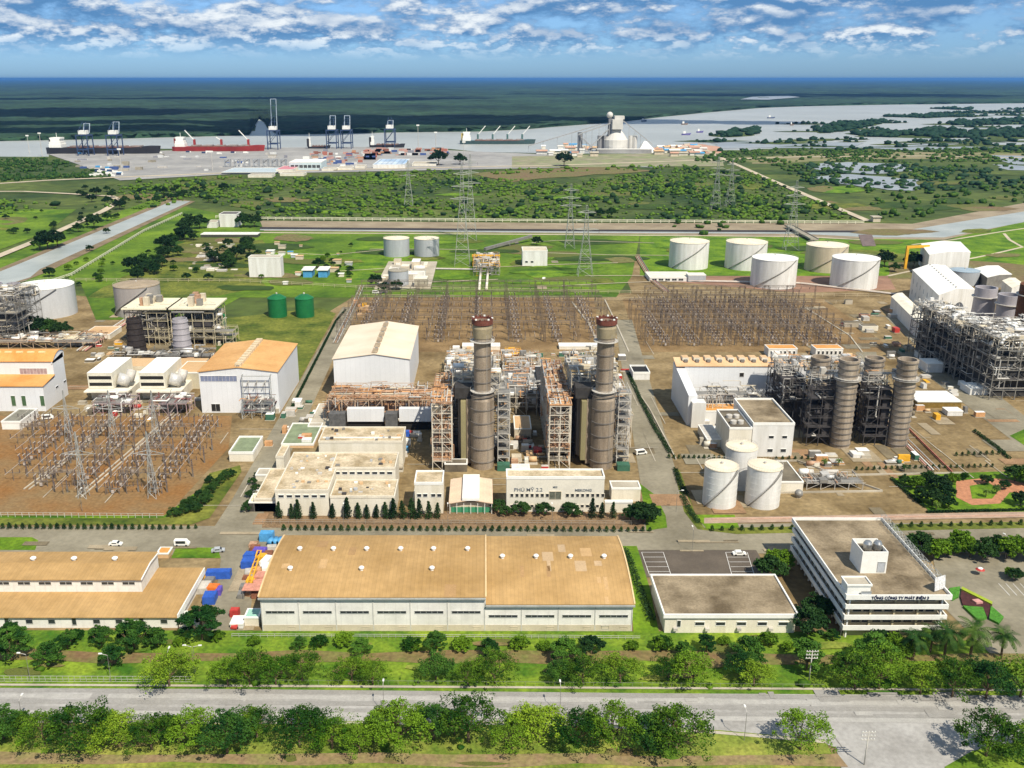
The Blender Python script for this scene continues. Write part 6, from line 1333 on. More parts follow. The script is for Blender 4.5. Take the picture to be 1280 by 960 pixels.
for i in range(26): tree(T_dk[i % 2], rg.uniform(100, 300), rg.uniform(236, 258), rg.uniform(.7, 1.4), 'dark tree at the edge of the scrub beyond the far end of the canal', 'dark trees beyond the canal')
for i in range(18): tree(T_rd[i % 2], rg.uniform(400, 440), rg.uniform(300, 352), rg.uniform(.3, .7), 'low bush on the lawn left of the treatment works', 'bushes left of the treatment works')
# clipped cone shrubs along the roads
def hedge_row(a, b, n, s, where):
    for k in range(n): px = a[0]+(b[0]-a[0])*k/(n-1); py = a[1]+(b[1]-a[1])*k/(n-1); x, y = G(px, py); place(T_sh, x, y, 0, rg.uniform(0, 6), s*rg.uniform(.85, 1.1), 'clipped cone shrub in the hedge row '+where, 'clipped cone shrubs '+where)
hedge_row((-5, 661), (200, 662), 25, 1.0, 'before the left switchyard'); hedge_row((208, 662), (245, 661), 5, .8, 'before the left switchyard')
hedge_row((355, 663), (812, 665), 52, .95, 'behind the long warehouse'); hedge_row((890, 664), (1300, 656), 34, .95, 'beside the headquarters')
hedge_row((836, 573), (905, 574), 12, .8, 'below the cream switch house'); hedge_row((970, 575), (1010, 574), 6, .8, 'right of the white cube building'); hedge_row((1070, 588), (1240, 584), 24, .8, 'in front of the four ribbed stacks'); hedge_row((1195, 570), (1255, 568), 9, .9, 'by the brown yard at the right')
# clipped hedges (long dark strips)
def hedge(label, pts, w, h, seed):
    Q = [Vector((*G(*p), 0)) for p in pts]; ng = np.random.default_rng(seed); cen = []
    for a, b in zip(Q, Q[1:]):
        d = b-a; n = max(2, int(d.length/(w*.7)))
        for k in range(n): p = a+d*k/n; cen.append((p.x, p.y, h*.5, w*.62))
    V, F = leaves(ng, cen, 60, .3, 1, h/w*.9); return tag(mesh_np('hedge', V, F, [leafB]), label, 'hedge')
hedge('dark hedge strip along the middle road right of the tall stacks', [(786, 468), (800, 500), (818, 535), (838, 568)], 2.0, 1.6, 1)
hedge('dark hedge around the corner of the white tank yard', [(844, 588), (850, 606), (858, 620)], 2.0, 1.6, 2); hedge('dark hedge below the first one round the white tank yard', [(853, 622), (862, 640), (874, 656)], 2.0, 1.6, 3)
hedge('dark hedge bordering the right side drain of the park', [(1115, 600), (1135, 618), (1158, 636)], 1.4, 1.2, 4); hedge('hedge at the end of the long tan roofed warehouse', [(782, 690), (800, 740), (815, 780)], 2.2, 2.0, 5)
hedge('long thin hedge under the rail behind the left switchyard', [(360, 520), (420, 402), (432, 388)], 1.2, 1.2, 6); hedge('hedge along the park edge beside the pink path', [(1160, 641), (1300, 638)], 1.2, 1.0, 7)
hedge('hedge beside the pavilion yard at the right', [(1218, 540), (1248, 562), (1262, 575)], 1.6, 1.4, 8)
# palms
def make_palm(seed, H=5.2):
    rg = random.Random(seed); r = thing('palm_tree', 'p', 'palm tree'); mb = MB(); P = [Vector((math.sin(k*.25)*.15, 0, H*k/8-.2)) for k in range(9)]
    for k, (a, b) in enumerate(zip(P, P[1:])): mb.bar(a, b, .30-.012*k, bark, 8, .26-.012*k)
    mb.build('trunk', r, absolute=False); V, F = [], []
    for k in range(30):
        a = 6.283*k*.382+rg.uniform(-.2, .2); el_ = rg.uniform(-.1, 1.2); L_ = rg.uniform(3.4, 4.4); p = Vector((0, 0, H)); d = Vector((math.cos(a)*math.cos(el_), math.sin(a)*math.cos(el_), math.sin(el_))); s = Vector((-math.sin(a), math.cos(a), 0)); n = 12
        for j in range(n):
            q = p+d*(L_/n); d = (d+Vector((0, 0, -.17))).normalized(); w = (.62*math.sin(math.pi*(j+.8)/(n+1.2))+.08)
            for sg in (-1, 1):
                t = s*sg*w+d*w*.7+Vector((0, 0, -.25*w)); i = len(V); V += [tuple(p), tuple(p+d*.24), tuple(p+t+d*.07), tuple(p+t-d*.06)]; F.append((i, i+1, i+2, i+3))
            p = q
    mesh_np('crown', V, F, [leafm('palm leaves %d' % seed, (.014,.05,.006), (.09,.15,.02))], r); return proto(r)
PL = [make_palm(1), make_palm(2, 6.0)]
for i, (px, yb, s) in enumerate([(1140, 826, 1.05), (1180, 824, 1.1), (1213, 822, 1.15), (1251, 824, .95), (1162, 816, .9)]): tree(PL[i % 2], px, yb, s*1.3, 'feathery palm tree in front of the headquarters, %s' % ('leftmost tall one', 'second tall one of the row', 'tallest, over the flower bed', 'rightmost and smallest', 'half hidden behind the others')[i], 'palms before the headquarters')
for i, (px, yb) in enumerate([(1030, 583), (1048, 583), (1170, 638), (1232, 622), (1245, 618), (1130, 590)]): tree(PL[0], px, yb, .5, 'small palm in the grounds near the four ribbed stacks and park, %s from the left' % nth(sorted([1030, 1048, 1170, 1232, 1245, 1130]).index(px)), 'small palms')
# flower bed on the forecourt
x, y = G(1222, 757); r = thing('flower_bed', 'leaf shaped flower bed of green borders and maroon planting on the forecourt', 'flower bed', (x, y, 0))
gl = M('bed green', (.06,.20,.02), .9, .3, 1.5, fine=.3)
for P, nm in (([(1186, 738), (1200, 736), (1198, 748), (1190, 752), (1186, 744)], 'lawn'), ([(1203, 760), (1228, 762), (1233, 775), (1222, 778)], 'lawn'), ([(1238, 760), (1254, 774), (1248, 782), (1236, 776)], 'lawn')): MB().prism([G(*p) for p in P], 0, .9, gl).build(nm, r)
MB().prism([G(*p) for p in [(1202, 737), (1224, 748), (1240, 758), (1234, 774), (1228, 762), (1203, 758), (1200, 748)]], 0, .7, maroon).build('planting', r); MB().prism([G(*p) for p in [(1214, 754), (1222, 753), (1228, 757), (1220, 758)]], .7, 1.3, pink).build('planting', r)
MB().prism([G(*p) for p in [(1202, 737), (1240, 756), (1239, 759), (1201, 740)]], 0, 1.1, M('yellow green border', (.30,.38,.03), .9, .2, 2)).build('border', r)
# ================================================================ PORT, SHIPS, CEMENT WORKS
def ship(label, xl, xr, yb, hcol, bow_right=True, cranes=0, deck=9, boom=None, name='cargo_ship', sup='l'):
    y = YP(yb); a, b = XP(xl, y), XP(xr, y); L_ = b-a; B = L_*.14; r = thing(name, label, 'ship', ((a+b)/2, y, 0)); s = 1 if bow_right else -1; cx = (a+b)/2
    mb = MB(); sec = [(-.5, .62), (-.47, .9), (-.3, 1), (.25, 1), (.40, .75), (.47, .35), (.5, .04)]; R_ = []
    for t, w in sec: R_.append([(cx+s*t*L_, y-B/2*w*.85, 0), (cx+s*t*L_, y+B/2*w*.85, 0), (cx+s*t*L_+(s*3 if t > .39 else 0), y+B/2*w, deck+(3 if t > .39 else 0)), (cx+s*t*L_+(s*3 if t > .39 else 0), y-B/2*w, deck+(3 if t > .39 else 0))])
    for A, C_ in zip(R_, R_[1:]): mb.hull(A, C_, hcol)
    mb.build('hull', r)
    mb = MB(); mb.box(cx-L_*.3 if s > 0 else cx-L_*.36, cx+L_*.36 if s > 0 else cx+L_*.3, y-B*.42, y+B*.42, deck+.05, deck+1.6, M('deck brown', (.18,.09,.07), .8, .3, .1))
    mb.build('deck', r)
    for k in range(5): q = cx+s*L_*(-.24+.135*k); MB().box(q-L_*.045, q+L_*.045, y-B*.33, y+B*.33, deck+1.6, deck+3.6, M('hatch', (.28,.24,.22), .7, .3, .1)).build('hatch_cover', r)
    q = cx-s*L_*.41; mb = MB()
    for k, (w, h0, h1) in enumerate(((.055, 0, 7), (.05, 7, 12), (.04, 12, 17), (.048, 17, 20))): mb.box(q-L_*w, q+L_*w, y-B*.42+k, y+B*.42-k, deck+h0, deck+h1, trim)
    mb.bar((q, y, deck+20), (q, y, deck+29), .5, trim); mb.build('bridge', r)
    MB().box(q-s*L_*.055-3, q-s*L_*.055+2, y-4, y+4, deck, deck+17, M('funnel yellow', (.5,.36,.06), .6, .2) if cranes == 4 else hcol).build('funnel', r)
    for k in range(cranes):
        q = cx+s*L_*(-.26+.66*k/max(1, cranes-1)*.9); m = boom or trim; mb = MB(); mb.box(q-2.2, q+2.2, y-2.2, y+2.2, deck+2, deck+15, hcol if boom is None else boom); mb.bar((q, y, deck+13), (q+(18 if k % 2 == 0 or cranes == 4 else 10)*(1 if cranes == 4 else -1), y-3, deck+(34 if cranes == 4 or k % 2 == 0 else 20)), 1.3, trim, 4); mb.build('deck_crane', r)
    return r
ship('long black cargo ship with a white bridge moored under two harbour cranes', 61, 200, 192, hullk, True, 0, 13)
ship('red cargo ship with raised deck cranes moored at the quay', 217, 330, 189, hullr, True, 4 - 1, 10)
ship('dark green hulled cargo ship with four white raised deck booms', 575, 668, 180, M('ship green', (.05,.09,.09), .5, .2), True, 4, 8, M('crane green', (.07,.14,.13), .6, .2))
ship('small dark coaster with a white bridge between the harbour cranes', 385, 412, 186, hullk, True, 0, 5)
ship('dark barge moored below the lone harbour crane near the containers', 462, 505, 184.5, hullk, True, 0, 6)
for i, (px, py, w, c, lb) in enumerate([(805, 152, 7, navy, 'dark blue tug out on the river above the cement works'), (856, 156, 9, M('wood boat', (.16,.12,.1), .8, .2), 'brown barge on the river right of the tug'), (964, 148, 10, navy, 'dark barge far out in the river bend'), (990, 157, 5, M('wood boat', (0,0,0)), 'smallest boat in the river bend'), (875, 166, 9, M('violet boat', (.10,.09,.25), .6, .2), 'violet blue vessel by the right bank'), (858, 169, 12, M('violet boat', (0,0,0)), 'second low violet vessel by the right bank')]):
    y = YP(py); x = XP(px, y); s = w/FPX*(y*ct+CAM_H*st)*.5; t = thing('boat', lb, 'boat', (x, y, 0)); mb = MB(); mb.hull([(x-s, y-s*.2, 0), (x-s, y+s*.2, 0), (x-s, y+s*.22, 4), (x-s, y-s*.22, 4)], [(x+s*.7, y-s*.2, 0), (x+s*.7, y+s*.2, 0), (x+s, y+s*.05, 6), (x+s, y-s*.05, 6)], c); mb.build('hull', t); MB().box(x-s*.7, x-s*.2, y-s*.14, y+s*.14, 4, 11, trim).build('cabin', t)
def sts(label, px, yb, yt, boom=True, hh=44):
    y = YP(yb); x = XP(px, y); top = Zat(y, yt); t = thing('harbour_crane', label, 'crane', (x, y, 0), 'harbour cranes'); w = 11; mb = MB()
    for a in (-w, w):
        for b in (-14, 14): MB().box(x+a-.9, x+a+.9, y+b-.9, y+b+.9, 0, hh, navy).build('leg', t)
    mb = MB()
    for b in (-14, 14):
        for z in (12, hh-2): mb.box(x-w, x+w, y+b-.8, y+b+.8, z, z+2, navy)
        mb.bar((x-w, y+b, 14), (x+w, y+b, hh-2), .6, navy)
    for a in (-w, w): mb.box(x+a-.7, x+a+.7, y-14, y+14, hh-3, hh-1, navy)
    mb.build('cross_beam', t)
    MB().box(x-8, x+8, y-8, y+6, hh+.5, hh+8, trim).build('machine_house', t)
    mb = MB()
    for a in (-6, 6): mb.bar((x+a, y+14, hh+2), (x+a, y+22, top), 1.0, M('crane light blue', (.30,.36,.42), .5, .2)); mb.bar((x+a, y-10, hh+8), (x+a*.5, y+10, hh+24), .5, navy); mb.bar((x+a*.5, y+10, hh+24), (x+a, y+21, top-8), .3, navy)
    for k in range(6): z = hh+6+(top-hh-8)*k/5; q = y+14+8*(z-hh)/(top-hh); mb.bar((x-6, q, z), (x+6, q, z), .5, navy); 
    mb.bar((x-6, y+22, top), (x+6, y+22, top), .9, MATS['crane light blue']); mb.build('boom', t)
for a in [('harbour crane with a raised boom over the bridge end of the black ship', 108, 194.5, 155), ('harbour crane with a raised boom over the middle of the black ship', 145, 194.5, 153), ('tallest harbour crane standing alone right of the red ship', 343, 187, 124), ('dark harbour crane, left of the close pair behind the quay', 416, 186, 145), ('dark harbour crane, right of the close pair behind the quay', 434, 186, 145), ('dark harbour crane near the red containers', 488, 184.5, 151)]: sts(*a, hh=42)
rg = random.Random(12); cc = [M('container %s' % n, c, .6, .15, .3) for n, c in (('red', (.38,.14,.10)), ('orange', (.48,.25,.14)), ('rose', (.5,.29,.24)), ('blue', (.06,.1,.25)), ('white', (.6,.6,.58)), ('grey', (.25,.25,.28)), ('brown', (.25,.10,.07)))]
for k in range(80):
    py = rg.choice((187.5, 189, 190.5, 192.5, 194.5, 197, 200)); px = rg.uniform(452+(py-187)*.4, 556+(py-187)*1.5 if py < 196 else 468); y = YP(py); x = XP(px, y); n = rg.choice((1, 2, 2, 3)); c = rg.choice(cc[2:3]*3+cc)
    mb = MB(); 
    for q in range(n): mb.box(x-6.1, x+6.1, y-1.25, y+1.25, .05+2.65*q, 2.6+2.65*q, c)
    o = tag(mb.build('shipping_container'), 'stack of coloured shipping containers on the port apron by the blue roofed shed', 'container', 'shipping containers in the port')
for k in range(46):
    px, py = rg.uniform(388, 452), rg.uniform(190, 206); y = YP(py); x = XP(px, y); c = rg.choice(cc); tag(MB().box(x-rg.uniform(2, 7), x+rg.uniform(2, 7), y-2, y+2, .05, rg.uniform(2, 7), c).build('cargo_pile'), 'pile of mixed coloured cargo on the apron below the paired harbour cranes', 'cargo', 'cargo piles in the port')
for k in range(34):
    px, py = (rg.uniform(114, 150), rg.uniform(209, 221)) if k < 22 else (rg.uniform(60, 330), rg.uniform(190.5, 193)); y = YP(py); x = XP(px, y); t = thing('truck', 'tiny truck parked on the port apron', 'truck', (x, y, 0), 'trucks in the port'); c = rg.choice((trim, navy, trim, bluel)); MB().box(x-5, x+3, y-1.3, y+1.3, 1, 4, c).build('cargo_box', t); MB().box(x+3.3, x+5.4, y-1.2, y+1.2, .6, 3.2, trim).build('cab', t)
prt = 'port sheds'
simple('shed', 'long grey blue roofed port shed with a dark front', 'shed', 277, 345, 218, 215.5, 210, M('port dark front', (.05,.06,.07), .8), M('port roof', (.45,.52,.56), .5, .1), .5)
simple('shed', 'rose red roofed port shed joined to the long grey blue one', 'shed', 345, 366, 216.5, 212, 207.5, cream, M('rose roof', (.55,.22,.25), .6, .1), .5)
simple('shed', 'white port office block with pale blue windows', 'building', 362, 402, 213, 203, 199.5, M('pale blue wall', (.5,.6,.62), .5, .1), trim, .8, wins=((7, .5, 6, 5, .03, .97),))
simple('shed', 'white warehouse with a striped blue and white roof beside the containers', 'shed', 466, 506, 211, 206, 199, white, M('striped blue roof', (.12,.30,.55), .5, .1, .01, (.6,.65,.7), stripe=('X', 9, .5)), .6)
simple('shed', 'low pale shed right of the blue and white striped port roof', 'shed', 515, 545, 208, 205, 202, cream, pale, .4)
for i, (a, b, c) in enumerate([(402, 420, 214), (422, 440, 213), (444, 456, 211), (350, 380, 220), (310, 340, 222)]): simple('shed', 'low pale port outbuilding in the row along the sandy road, %s placed' % nth(i), 'shed', a, b, c, c-3, c-5, cream, pale, .4, group='port outbuildings')
for i, px in enumerate((285, 297, 309, 321, 333, 344, 355)): x, y = G(px, 209); mb = MB(); lattice(mb, x, y, 0, 14, 9, tankg, .7, 5); tag(mb.build('hopper_frame'), 'grey hopper frame in the row behind the long port shed, %s from the left' % nth(i), 'hopper', 'grey hopper frames')
for i, (px, yb, yt) in enumerate([(152, 216, 187), (53, 196, 167), (266, 214, 190), (523, 190, 157), (37, 192, 170), (580, 205, 178), (545, 196, 166)]):
    x, y = G(px, yb); h = Zat(y, yt); t = thing('light_mast', 'tall pale light mast in the port, %s listed' % nth(i), 'mast', (x, y, 0), 'port light masts'); MB().bar((x, y, 0), (x, y, h), .7, steell, 6, .4).build('pole', t); MB().box(x-3, x+3, y-.6, y+.6, h-.5, h+2, trim).build('lamp_head', t)
for k in range(70):
    px, py = rg.uniform(95, 450), rg.uniform(193, 214); y = YP(py); x = XP(px, y); w = rg.uniform(2, 9); tag(MB().box(x-w, x+w, y-3, y+3, .05, rg.uniform(1.5, 6), rg.choice(cc[3:6]+[trim, pale, concrete, steell, concrete])).build('cargo_pile'), 'stack of mixed cargo scattered on the open western port apron', 'cargo', 'cargo on the open apron')
# cement works
y = YP(191); cx = XP(771, y); r = thing('cement_works', 'white cement works with a domed store, tower and sloping conveyors by the river', 'factory', (cx, y, 0)); k_ = FPX/(y*ct+CAM_H*st); m_ = lambda p: p/k_
cw = M('cement white', (.58,.56,.52), .8, .12, .03); cg = M('cement grey', (.22,.22,.23), .8, .2, .03)
MB().lathe(cx, y+30, [(m_(16), 0), (m_(16), m_(15)), (m_(15), m_(16)), (m_(6), m_(28)), (m_(5), m_(28))], cw, 20, smooth=False).build('store', r)
MB().box(cx-m_(6), cx+m_(7), y+10, y+40, m_(28), m_(40), cw).box(cx-m_(3), cx+m_(9), y+14, y+36, m_(40), m_(44), cw).build('tower', r)
mb = MB(); mb.ball((cx-m_(9), y+20, m_(45)), m_(4), cw, 12, 8); mb.bar((cx-m_(9), y+20, 0), (cx-m_(9), y+20, m_(42)), m_(2), cg, 6); mb.build('sphere_silo', r)
for q in (-45, -20, -14, 19, 24): MB().lathe(cx+m_(q), y+25, [(m_(3.2), 0), (m_(3.2), m_(24 if q < -40 else 20))], cg if q < 0 else cw, 14).build('silo', r)
for k, (a, za, b, zb) in enumerate([(-110, 8, -20, 34), (-48, 22, -5, 36), (-30, 6, -48, 22), (45, 10, 8, 38), (-35, 4, -10, 28)]):
    mb = MB(); mb.bar((cx+m_(a), y+12, m_(za)), (cx+m_(b), y+18, m_(zb)), m_(.9), M('conveyor grey', (.34,.34,.34), .7, .1), 4)
    for t_ in range(5): q = a+(b-a)*t_/5; mb.bar((cx+m_(q), y+15, 0), (cx+m_(q), y+15, m_(za+(zb-za)*t_/5)), m_(.3), MATS['conveyor grey'], 4)
    mb.build('conveyor', r)
MB().box(cx-m_(26), cx+m_(42), y-16, y+2, 0, m_(5), M('cement front', (.30,.29,.28), .8, .3, .02), trim).build('storage_hall', r)
mb = MB(); mb.prism([(cx+m_(26), y-8), (cx+m_(48), y-8), (cx+m_(48), y+25), (cx+m_(26), y+25)], 0, .5, cw); mb.hull([(cx+m_(26), y-8, 1), (cx+m_(50), y-8, 1), (cx+m_(50), y+25, 1), (cx+m_(26), y+25, 1)], [(cx+m_(34), y+6, m_(14)), (cx+m_(37), y+6, m_(14)), (cx+m_(37), y+9, m_(14)), (cx+m_(34), y+9, m_(14))], trim); mb.build('pile_cover', r)
for k in range(70):
    px, py = (rg.uniform(820, 878), rg.uniform(184, 196)) if k < 40 else (rg.uniform(665, 730), rg.uniform(182, 200)) if k < 58 else (rg.uniform(1030, 1070), rg.uniform(320, 360)) if k < 0 else (rg.uniform(700, 745), rg.uniform(186, 196)); y = YP(py); x = XP(px, y); w = rg.uniform(4, 11); h = rg.uniform(3, 8); t = thing('house', 'small pale roofed building in the cluster beside the cement works', 'house', (x, y, 0), 'small buildings by the cement works')
    MB().box(x-w, x+w, y-w*.8, y+w*.8, 0, h, rg.choice((cream, white, beige))).build('wall', t); MB().hull([(x-w-1, y-w, h), (x+w+1, y-w, h), (x+w+1, y+w, h), (x-w-1, y+w, h)], [(x-w-1, y-.4, h+2.5), (x+w+1, y-.4, h+2.5), (x+w+1, y+.4, h+2.5), (x-w-1, y+.4, h+2.5)], rg.choice((trim, cw, MATS['pink earth'], pale, bluel, tanb))).build('roof', t)
# ================================================================ YARD CLUTTER BETWEEN THE WAREHOUSES
def crate(px, yb, w, d, h, m, label, name='crate', cat='crate', rz=0, top=None, grp=None):
    x, y = G(px, yb); t = thing(name, label, cat, (x, y, 0), grp, rz); mb = MB(); n = max(2, int(w/1.2))
    mb.box(-w/2, w/2, -d/2, d/2, .08, h, m, top or m)
    for k in range(n+1): q = -w/2+w*k/n; mb.box(q-.06, q+.06, -d/2-.06, -d/2, .08, h, m); mb.box(q-.06, q+.06, d/2, d/2+.06, .08, h, m)
    mb.build('body', t, absolute=False); MB().box(-w/2+.2, w/2-.2, -d/2+.2, d/2-.2, h+.005, h+.12, top or m).build('lid', t, absolute=False); return t
crate(334, 675, 4.5, 3, 3.0, bluel, 'tall light blue container at the far end of the scrap yard', 'container', 'container')
for i, px in enumerate((343, 349, 355)):
    x, y = G(px, 681); t = thing('water_tank', 'light blue drum tank lying at the far end of the scrap yard, %s' % ('left', 'middle', 'right')[i], 'tank', (x, y, 0), 'light blue drum tanks'); MB().bar((x-1.2, y-1, 1.2), (x-1.2, y+1.8, 1.2), 1.15, bluel, 14).build('body', t); MB().box(x-1.9, x-.5, y-.8, y+1.4, 0, .4, steel).build('cradle', t)
cols_ = [('blue', blue), ('violet', M('violet tarp', (.12,.08,.4), .6, .2, 1)), ('brown', M('brown scrap', (.22,.09,.05), .9, .3, 1)), ('yellow', yellow), ('pink', M('salmon', (.55,.25,.18), .7, .2, 1)), ('white', trim), ('rust', rustst), ('grey', steel), ('orange', copper), ('pale', steell)]
rg = random.Random(3); ci = {k: v for k, v in cols_}
for i, (px, py, w, d, h, c, lb) in enumerate([(313,700,3.6,3.2,2.4,'blue','blue tarpaulin covered crate, back one in the scrap yard'),(311,708,4,4,2.6,'blue','blue tarpaulin covered crate, largest in the scrap yard'),(325,692,4.2,3,1.8,'violet','violet tarpaulin bundle in the scrap yard'),(319,688,3,2.5,1.6,'brown','brown crate beside the violet bundle'),(335,695,3,3,1.4,'brown','brown crate against the warehouse, back one'),(328,699,2.6,3,1.5,'yellow','yellow skip beside the violet bundle'),(333,704,2.4,5,1.7,'white','white crate against the warehouse, back one'),(331,712,2.6,4,1.6,'white','white crate against the warehouse, front one'),(322,716,3,2.6,1.6,'orange','orange crate in the middle of the scrap yard'),(326,724,3,4,1.8,'pink','salmon coloured crate against the warehouse, back one'),(325,732,4,3.6,1.4,'pink','salmon coloured crate against the warehouse, front one'),(314,728,2.6,3,1.3,'yellow','yellow crate at the foot of the lifting beam'),(311,717,2.2,3,1.2,'pale','pale crate left of the lifting beam'),(308,724,2,2,1.1,'brown','small brown crate left of the lifting beam'),(306,736,2.6,2.6,1.4,'grey','grey scrap bin in front of the lifting beam'),(313,744,2.4,2.4,1.2,'rust','rusty scrap bin near the mint roofed shed'),(302,746,2,3,1.5,'grey','grey scrap bin nearest the road'),(321,746,3,2.4,1.6,'brown','dark brown bin under the salmon awning'),(317,683,2.6,2.6,1.3,'rust','rusty crate behind the violet bundle'),(340,687,3,2,1.5,'pale','pale crate beside the blue drums')]):
    crate(px, py, w, d, h, ci[c], lb, rz=rg.uniform(-.25, .25))
x, y = G(318, 720); t = thing('lifting_beam', 'long yellow lifting frame lying across the scrap yard', 'frame', (x, y, 0)); a = G(311, 738); b = G(325, 697)
for dx in (-.6, .6): MB().bar((a[0]+dx, a[1], 1.6), (b[0]+dx, b[1], 2.6), .28, yellow).build('rail', t)
for k in range(7): q = (a[0]+(b[0]-a[0])*k/6, a[1]+(b[1]-a[1])*k/6); MB().bar((q[0]-.8, q[1], 1.6+k/6), (q[0]+.8, q[1], 1.6+k/6), .14, yellow).build('rung', t)
x, y = G(324, 746); t = thing('awning', 'salmon coloured awning against the corner of the long warehouse', 'awning', (x, y, 0)); MB().box(x-4.6, x+3.6, y-2, y+2.2, 3.2, 3.4, M('salmon', (0,0,0))).build('roof', t)
for dx in (-4.4, 3.4): MB().bar((x+dx, y-1.8, 0), (x+dx, y-1.8, 3.2), .09, steel).build('post', t)
for i, (px, py, w, d, h, c, lb) in enumerate([(274,722,7.5,2.6,2.6,'blue','long blue container at the corner of the stepped warehouse'),(267,740,3.2,3,2.2,'orange','orange covered crate between the warehouses'),(263,752,3.6,4,2.6,'blue','blue skip in front of the orange covered crate'),(252,738,5,5,2.0,'pale','pale roofed crate beside the stepped warehouse'),(250,724,4,3,1.4,'yellow','yellowish pile of boards beside the stepped warehouse'),(262,727,3,3,1.2,'grey','grey bin behind the orange covered crate'),(274,742,1.6,3,2.0,'violet','narrow violet crate beside the orange covered one')]):
    crate(px, py, w, d, h, ci[c] if c != 'orange' else M('bright orange', (.65,.17,.03), .6, .2, 1), lb, rz=rg.uniform(-.1, .1))
simple('shed', 'mint green roofed hut in front of the scrap yard', 'shed', 306, 324, 783, 772, 761, cream, mint, .15)
simple('shed', 'low white hut left of the mint green roofed one', 'shed', 288, 304, 786, 780, 770, white, trim, .15)
simple('shed', 'pale green roofed lean-to beside the stepped warehouse', 'shed', 224, 246, 786, 778, 764, cream, M('pale green roof', (.33,.42,.30), .7, .1, .3), .12)
simple('shed', 'orange roofed brick hut at the rear corner of the stepped warehouse', 'shed', 196, 211, 698, 692, 684, tanb, orange, .12)
crate(294, 770, 2.4, 2, 2.4, red, 'bright red tank beside the mint green roofed hut', 'container', 'container')
# cars
def make_car(m, L_=4.4, van=False):
    r = thing('car', 'c', 'car'); h = 1.45 if not van else 2.1; w = .9; P = [(-L_/2, .35), (-L_/2, .85), (-L_*.38, .92), (-L_*.26, h), (L_*.12, h), (L_*.26, .95), (L_*.48, .8), (L_/2, .35)] if not van else [(-L_/2, .35), (-L_/2, h), (L_*.3, h), (L_*.42, 1.2), (L_/2, 1.0), (L_/2, .35)]
    mb = MB(); mb.hull([(x, -w, z) for x, z in P], [(x, w, z) for x, z in P], m); mb.build('body', r, absolute=False)
    a, b = (-L_*.25, L_*.13) if not van else (-L_*.4, L_*.28); mb = MB(); mb.box(a+.1, b-.05, -w-.015, -w-.003, .98, h-.12, glass); mb.box(a+.1, b-.05, w+.003, w+.015, .98, h-.12, glass)
    mb.hull([(L_*.135, -w*.85, h-.06), (L_*.255, -w*.9, .98), (L_*.255, w*.9, .98), (L_*.135, w*.85, h-.06)], [(L_*.15, -w*.85, h-.03), (L_*.27, -w*.9, 1.0), (L_*.27, w*.9, 1.0), (L_*.15, w*.85, h-.03)], glass); mb.build('windows', r, absolute=False)
    for x in (-L_*.31, L_*.31):
        for y in (-w, w): MB().bar((x, y-.1, .33), (x, y+.1, .33), .33, tyre, 12).build('wheel', r, absolute=False)
    return proto(r)
CW = make_car(trim); CV = make_car(trim, 5, True); CG = make_car(tankg); CR = make_car(red)
for P, px, py, rz, lb in [(CW, 924, 694, 0, 'white car parked in the bays beside the dense tree'), (CV, 801, 568, .3, 'white van at the road side right of the right tall stack'), (CW, 145, 682, 0, 'white car on the inner road before the stepped warehouse'), (CV, 228, 682, 0, 'white van on the inner road near the small lawn'), (CG, 273, 690, .2, 'grey car beside the small lawn at the crossing'), (CV, 60, 524, .3, 'white van beside the leftmost turbine hall'), (CV, 480, 366, 0, 'white van in front of the treatment works, right one'), (CV, 470, 367, 0, 'white van in front of the treatment works, left one'), (CW, 508, 552, 1.5, 'white car behind the administration building'), (CR, 296, 783, 1.4, 'red car beside the low white hut'), (CV, 1070, 405, .4, 'white van near the end of the right switchyard'), (CW, 680, 349, 1.2, 'white car below the white pump house')]:
    x, y = G(px, py); place(P, x, y, .14, rz, 1.0 if py < 700 else 1, lb)
for i, (px, py) in enumerate([(508, 545), (509, 556), (506, 565)]): crate(px, py, 3, 2.4, 2.4, (blue, trim, bluel)[i], '%s container beside the administration building' % ('blue', 'white', 'light blue')[i], 'container', 'container')
x, y = G(1224, 719); t = thing('parasol', 'red and white parasol standing on the forecourt', 'parasol', (x, y, 0)); MB().bar((x, y, 0), (x, y, 2.3), .06, steel, 6).build('pole', t); MB().lathe(x, y, [(1.4, 2.0), (.8, 2.5)], red, 12, cap=False).lathe(x, y, [(.8, 2.5), (.05, 2.9)], trim, 12).build('canopy', t)
# lamps and poles
def make_lamp(H=8):
    r = thing('street_lamp', 'l', 'street lamp'); MB().bar((0, 0, 0), (0, 0, H), .08, steel, 6, .05).build('pole', r, absolute=False); MB().bar((0, 0, H), (1.6, 0, H+.4), .07, steell, 5).build('arm', r, absolute=False); MB().box(1.4, 2.3, -.2, .2, H+.35, H+.55, trim).build('lamp_head', r, absolute=False); return proto(r)
LP = make_lamp()
for i, (px, py, rz) in enumerate([(38, 852, 3.1), (139, 853, 3.1), (243, 842, 3.1), (30, 912, 1.6), (480, 893, 1.6), (245, 842, 0), (930, 927, 1.6), (700, 894, 1.6), (1050, 800, 1.6), (1256, 700, 2), (213, 850, 1.6), (318, 640, 0), (845, 640, 0), (865, 690, 1.6), (1096, 500, 0), (560, 660, 1.6), (690, 660, 1.6), (430, 660, 1.6), (103, 640, 1.6)]):
    x, y = G(px, py); place(LP, x, y, .2, rz, 1, 'slim pale street lamp beside the plant roads, %s listed' % nth(i), 'street lamps')
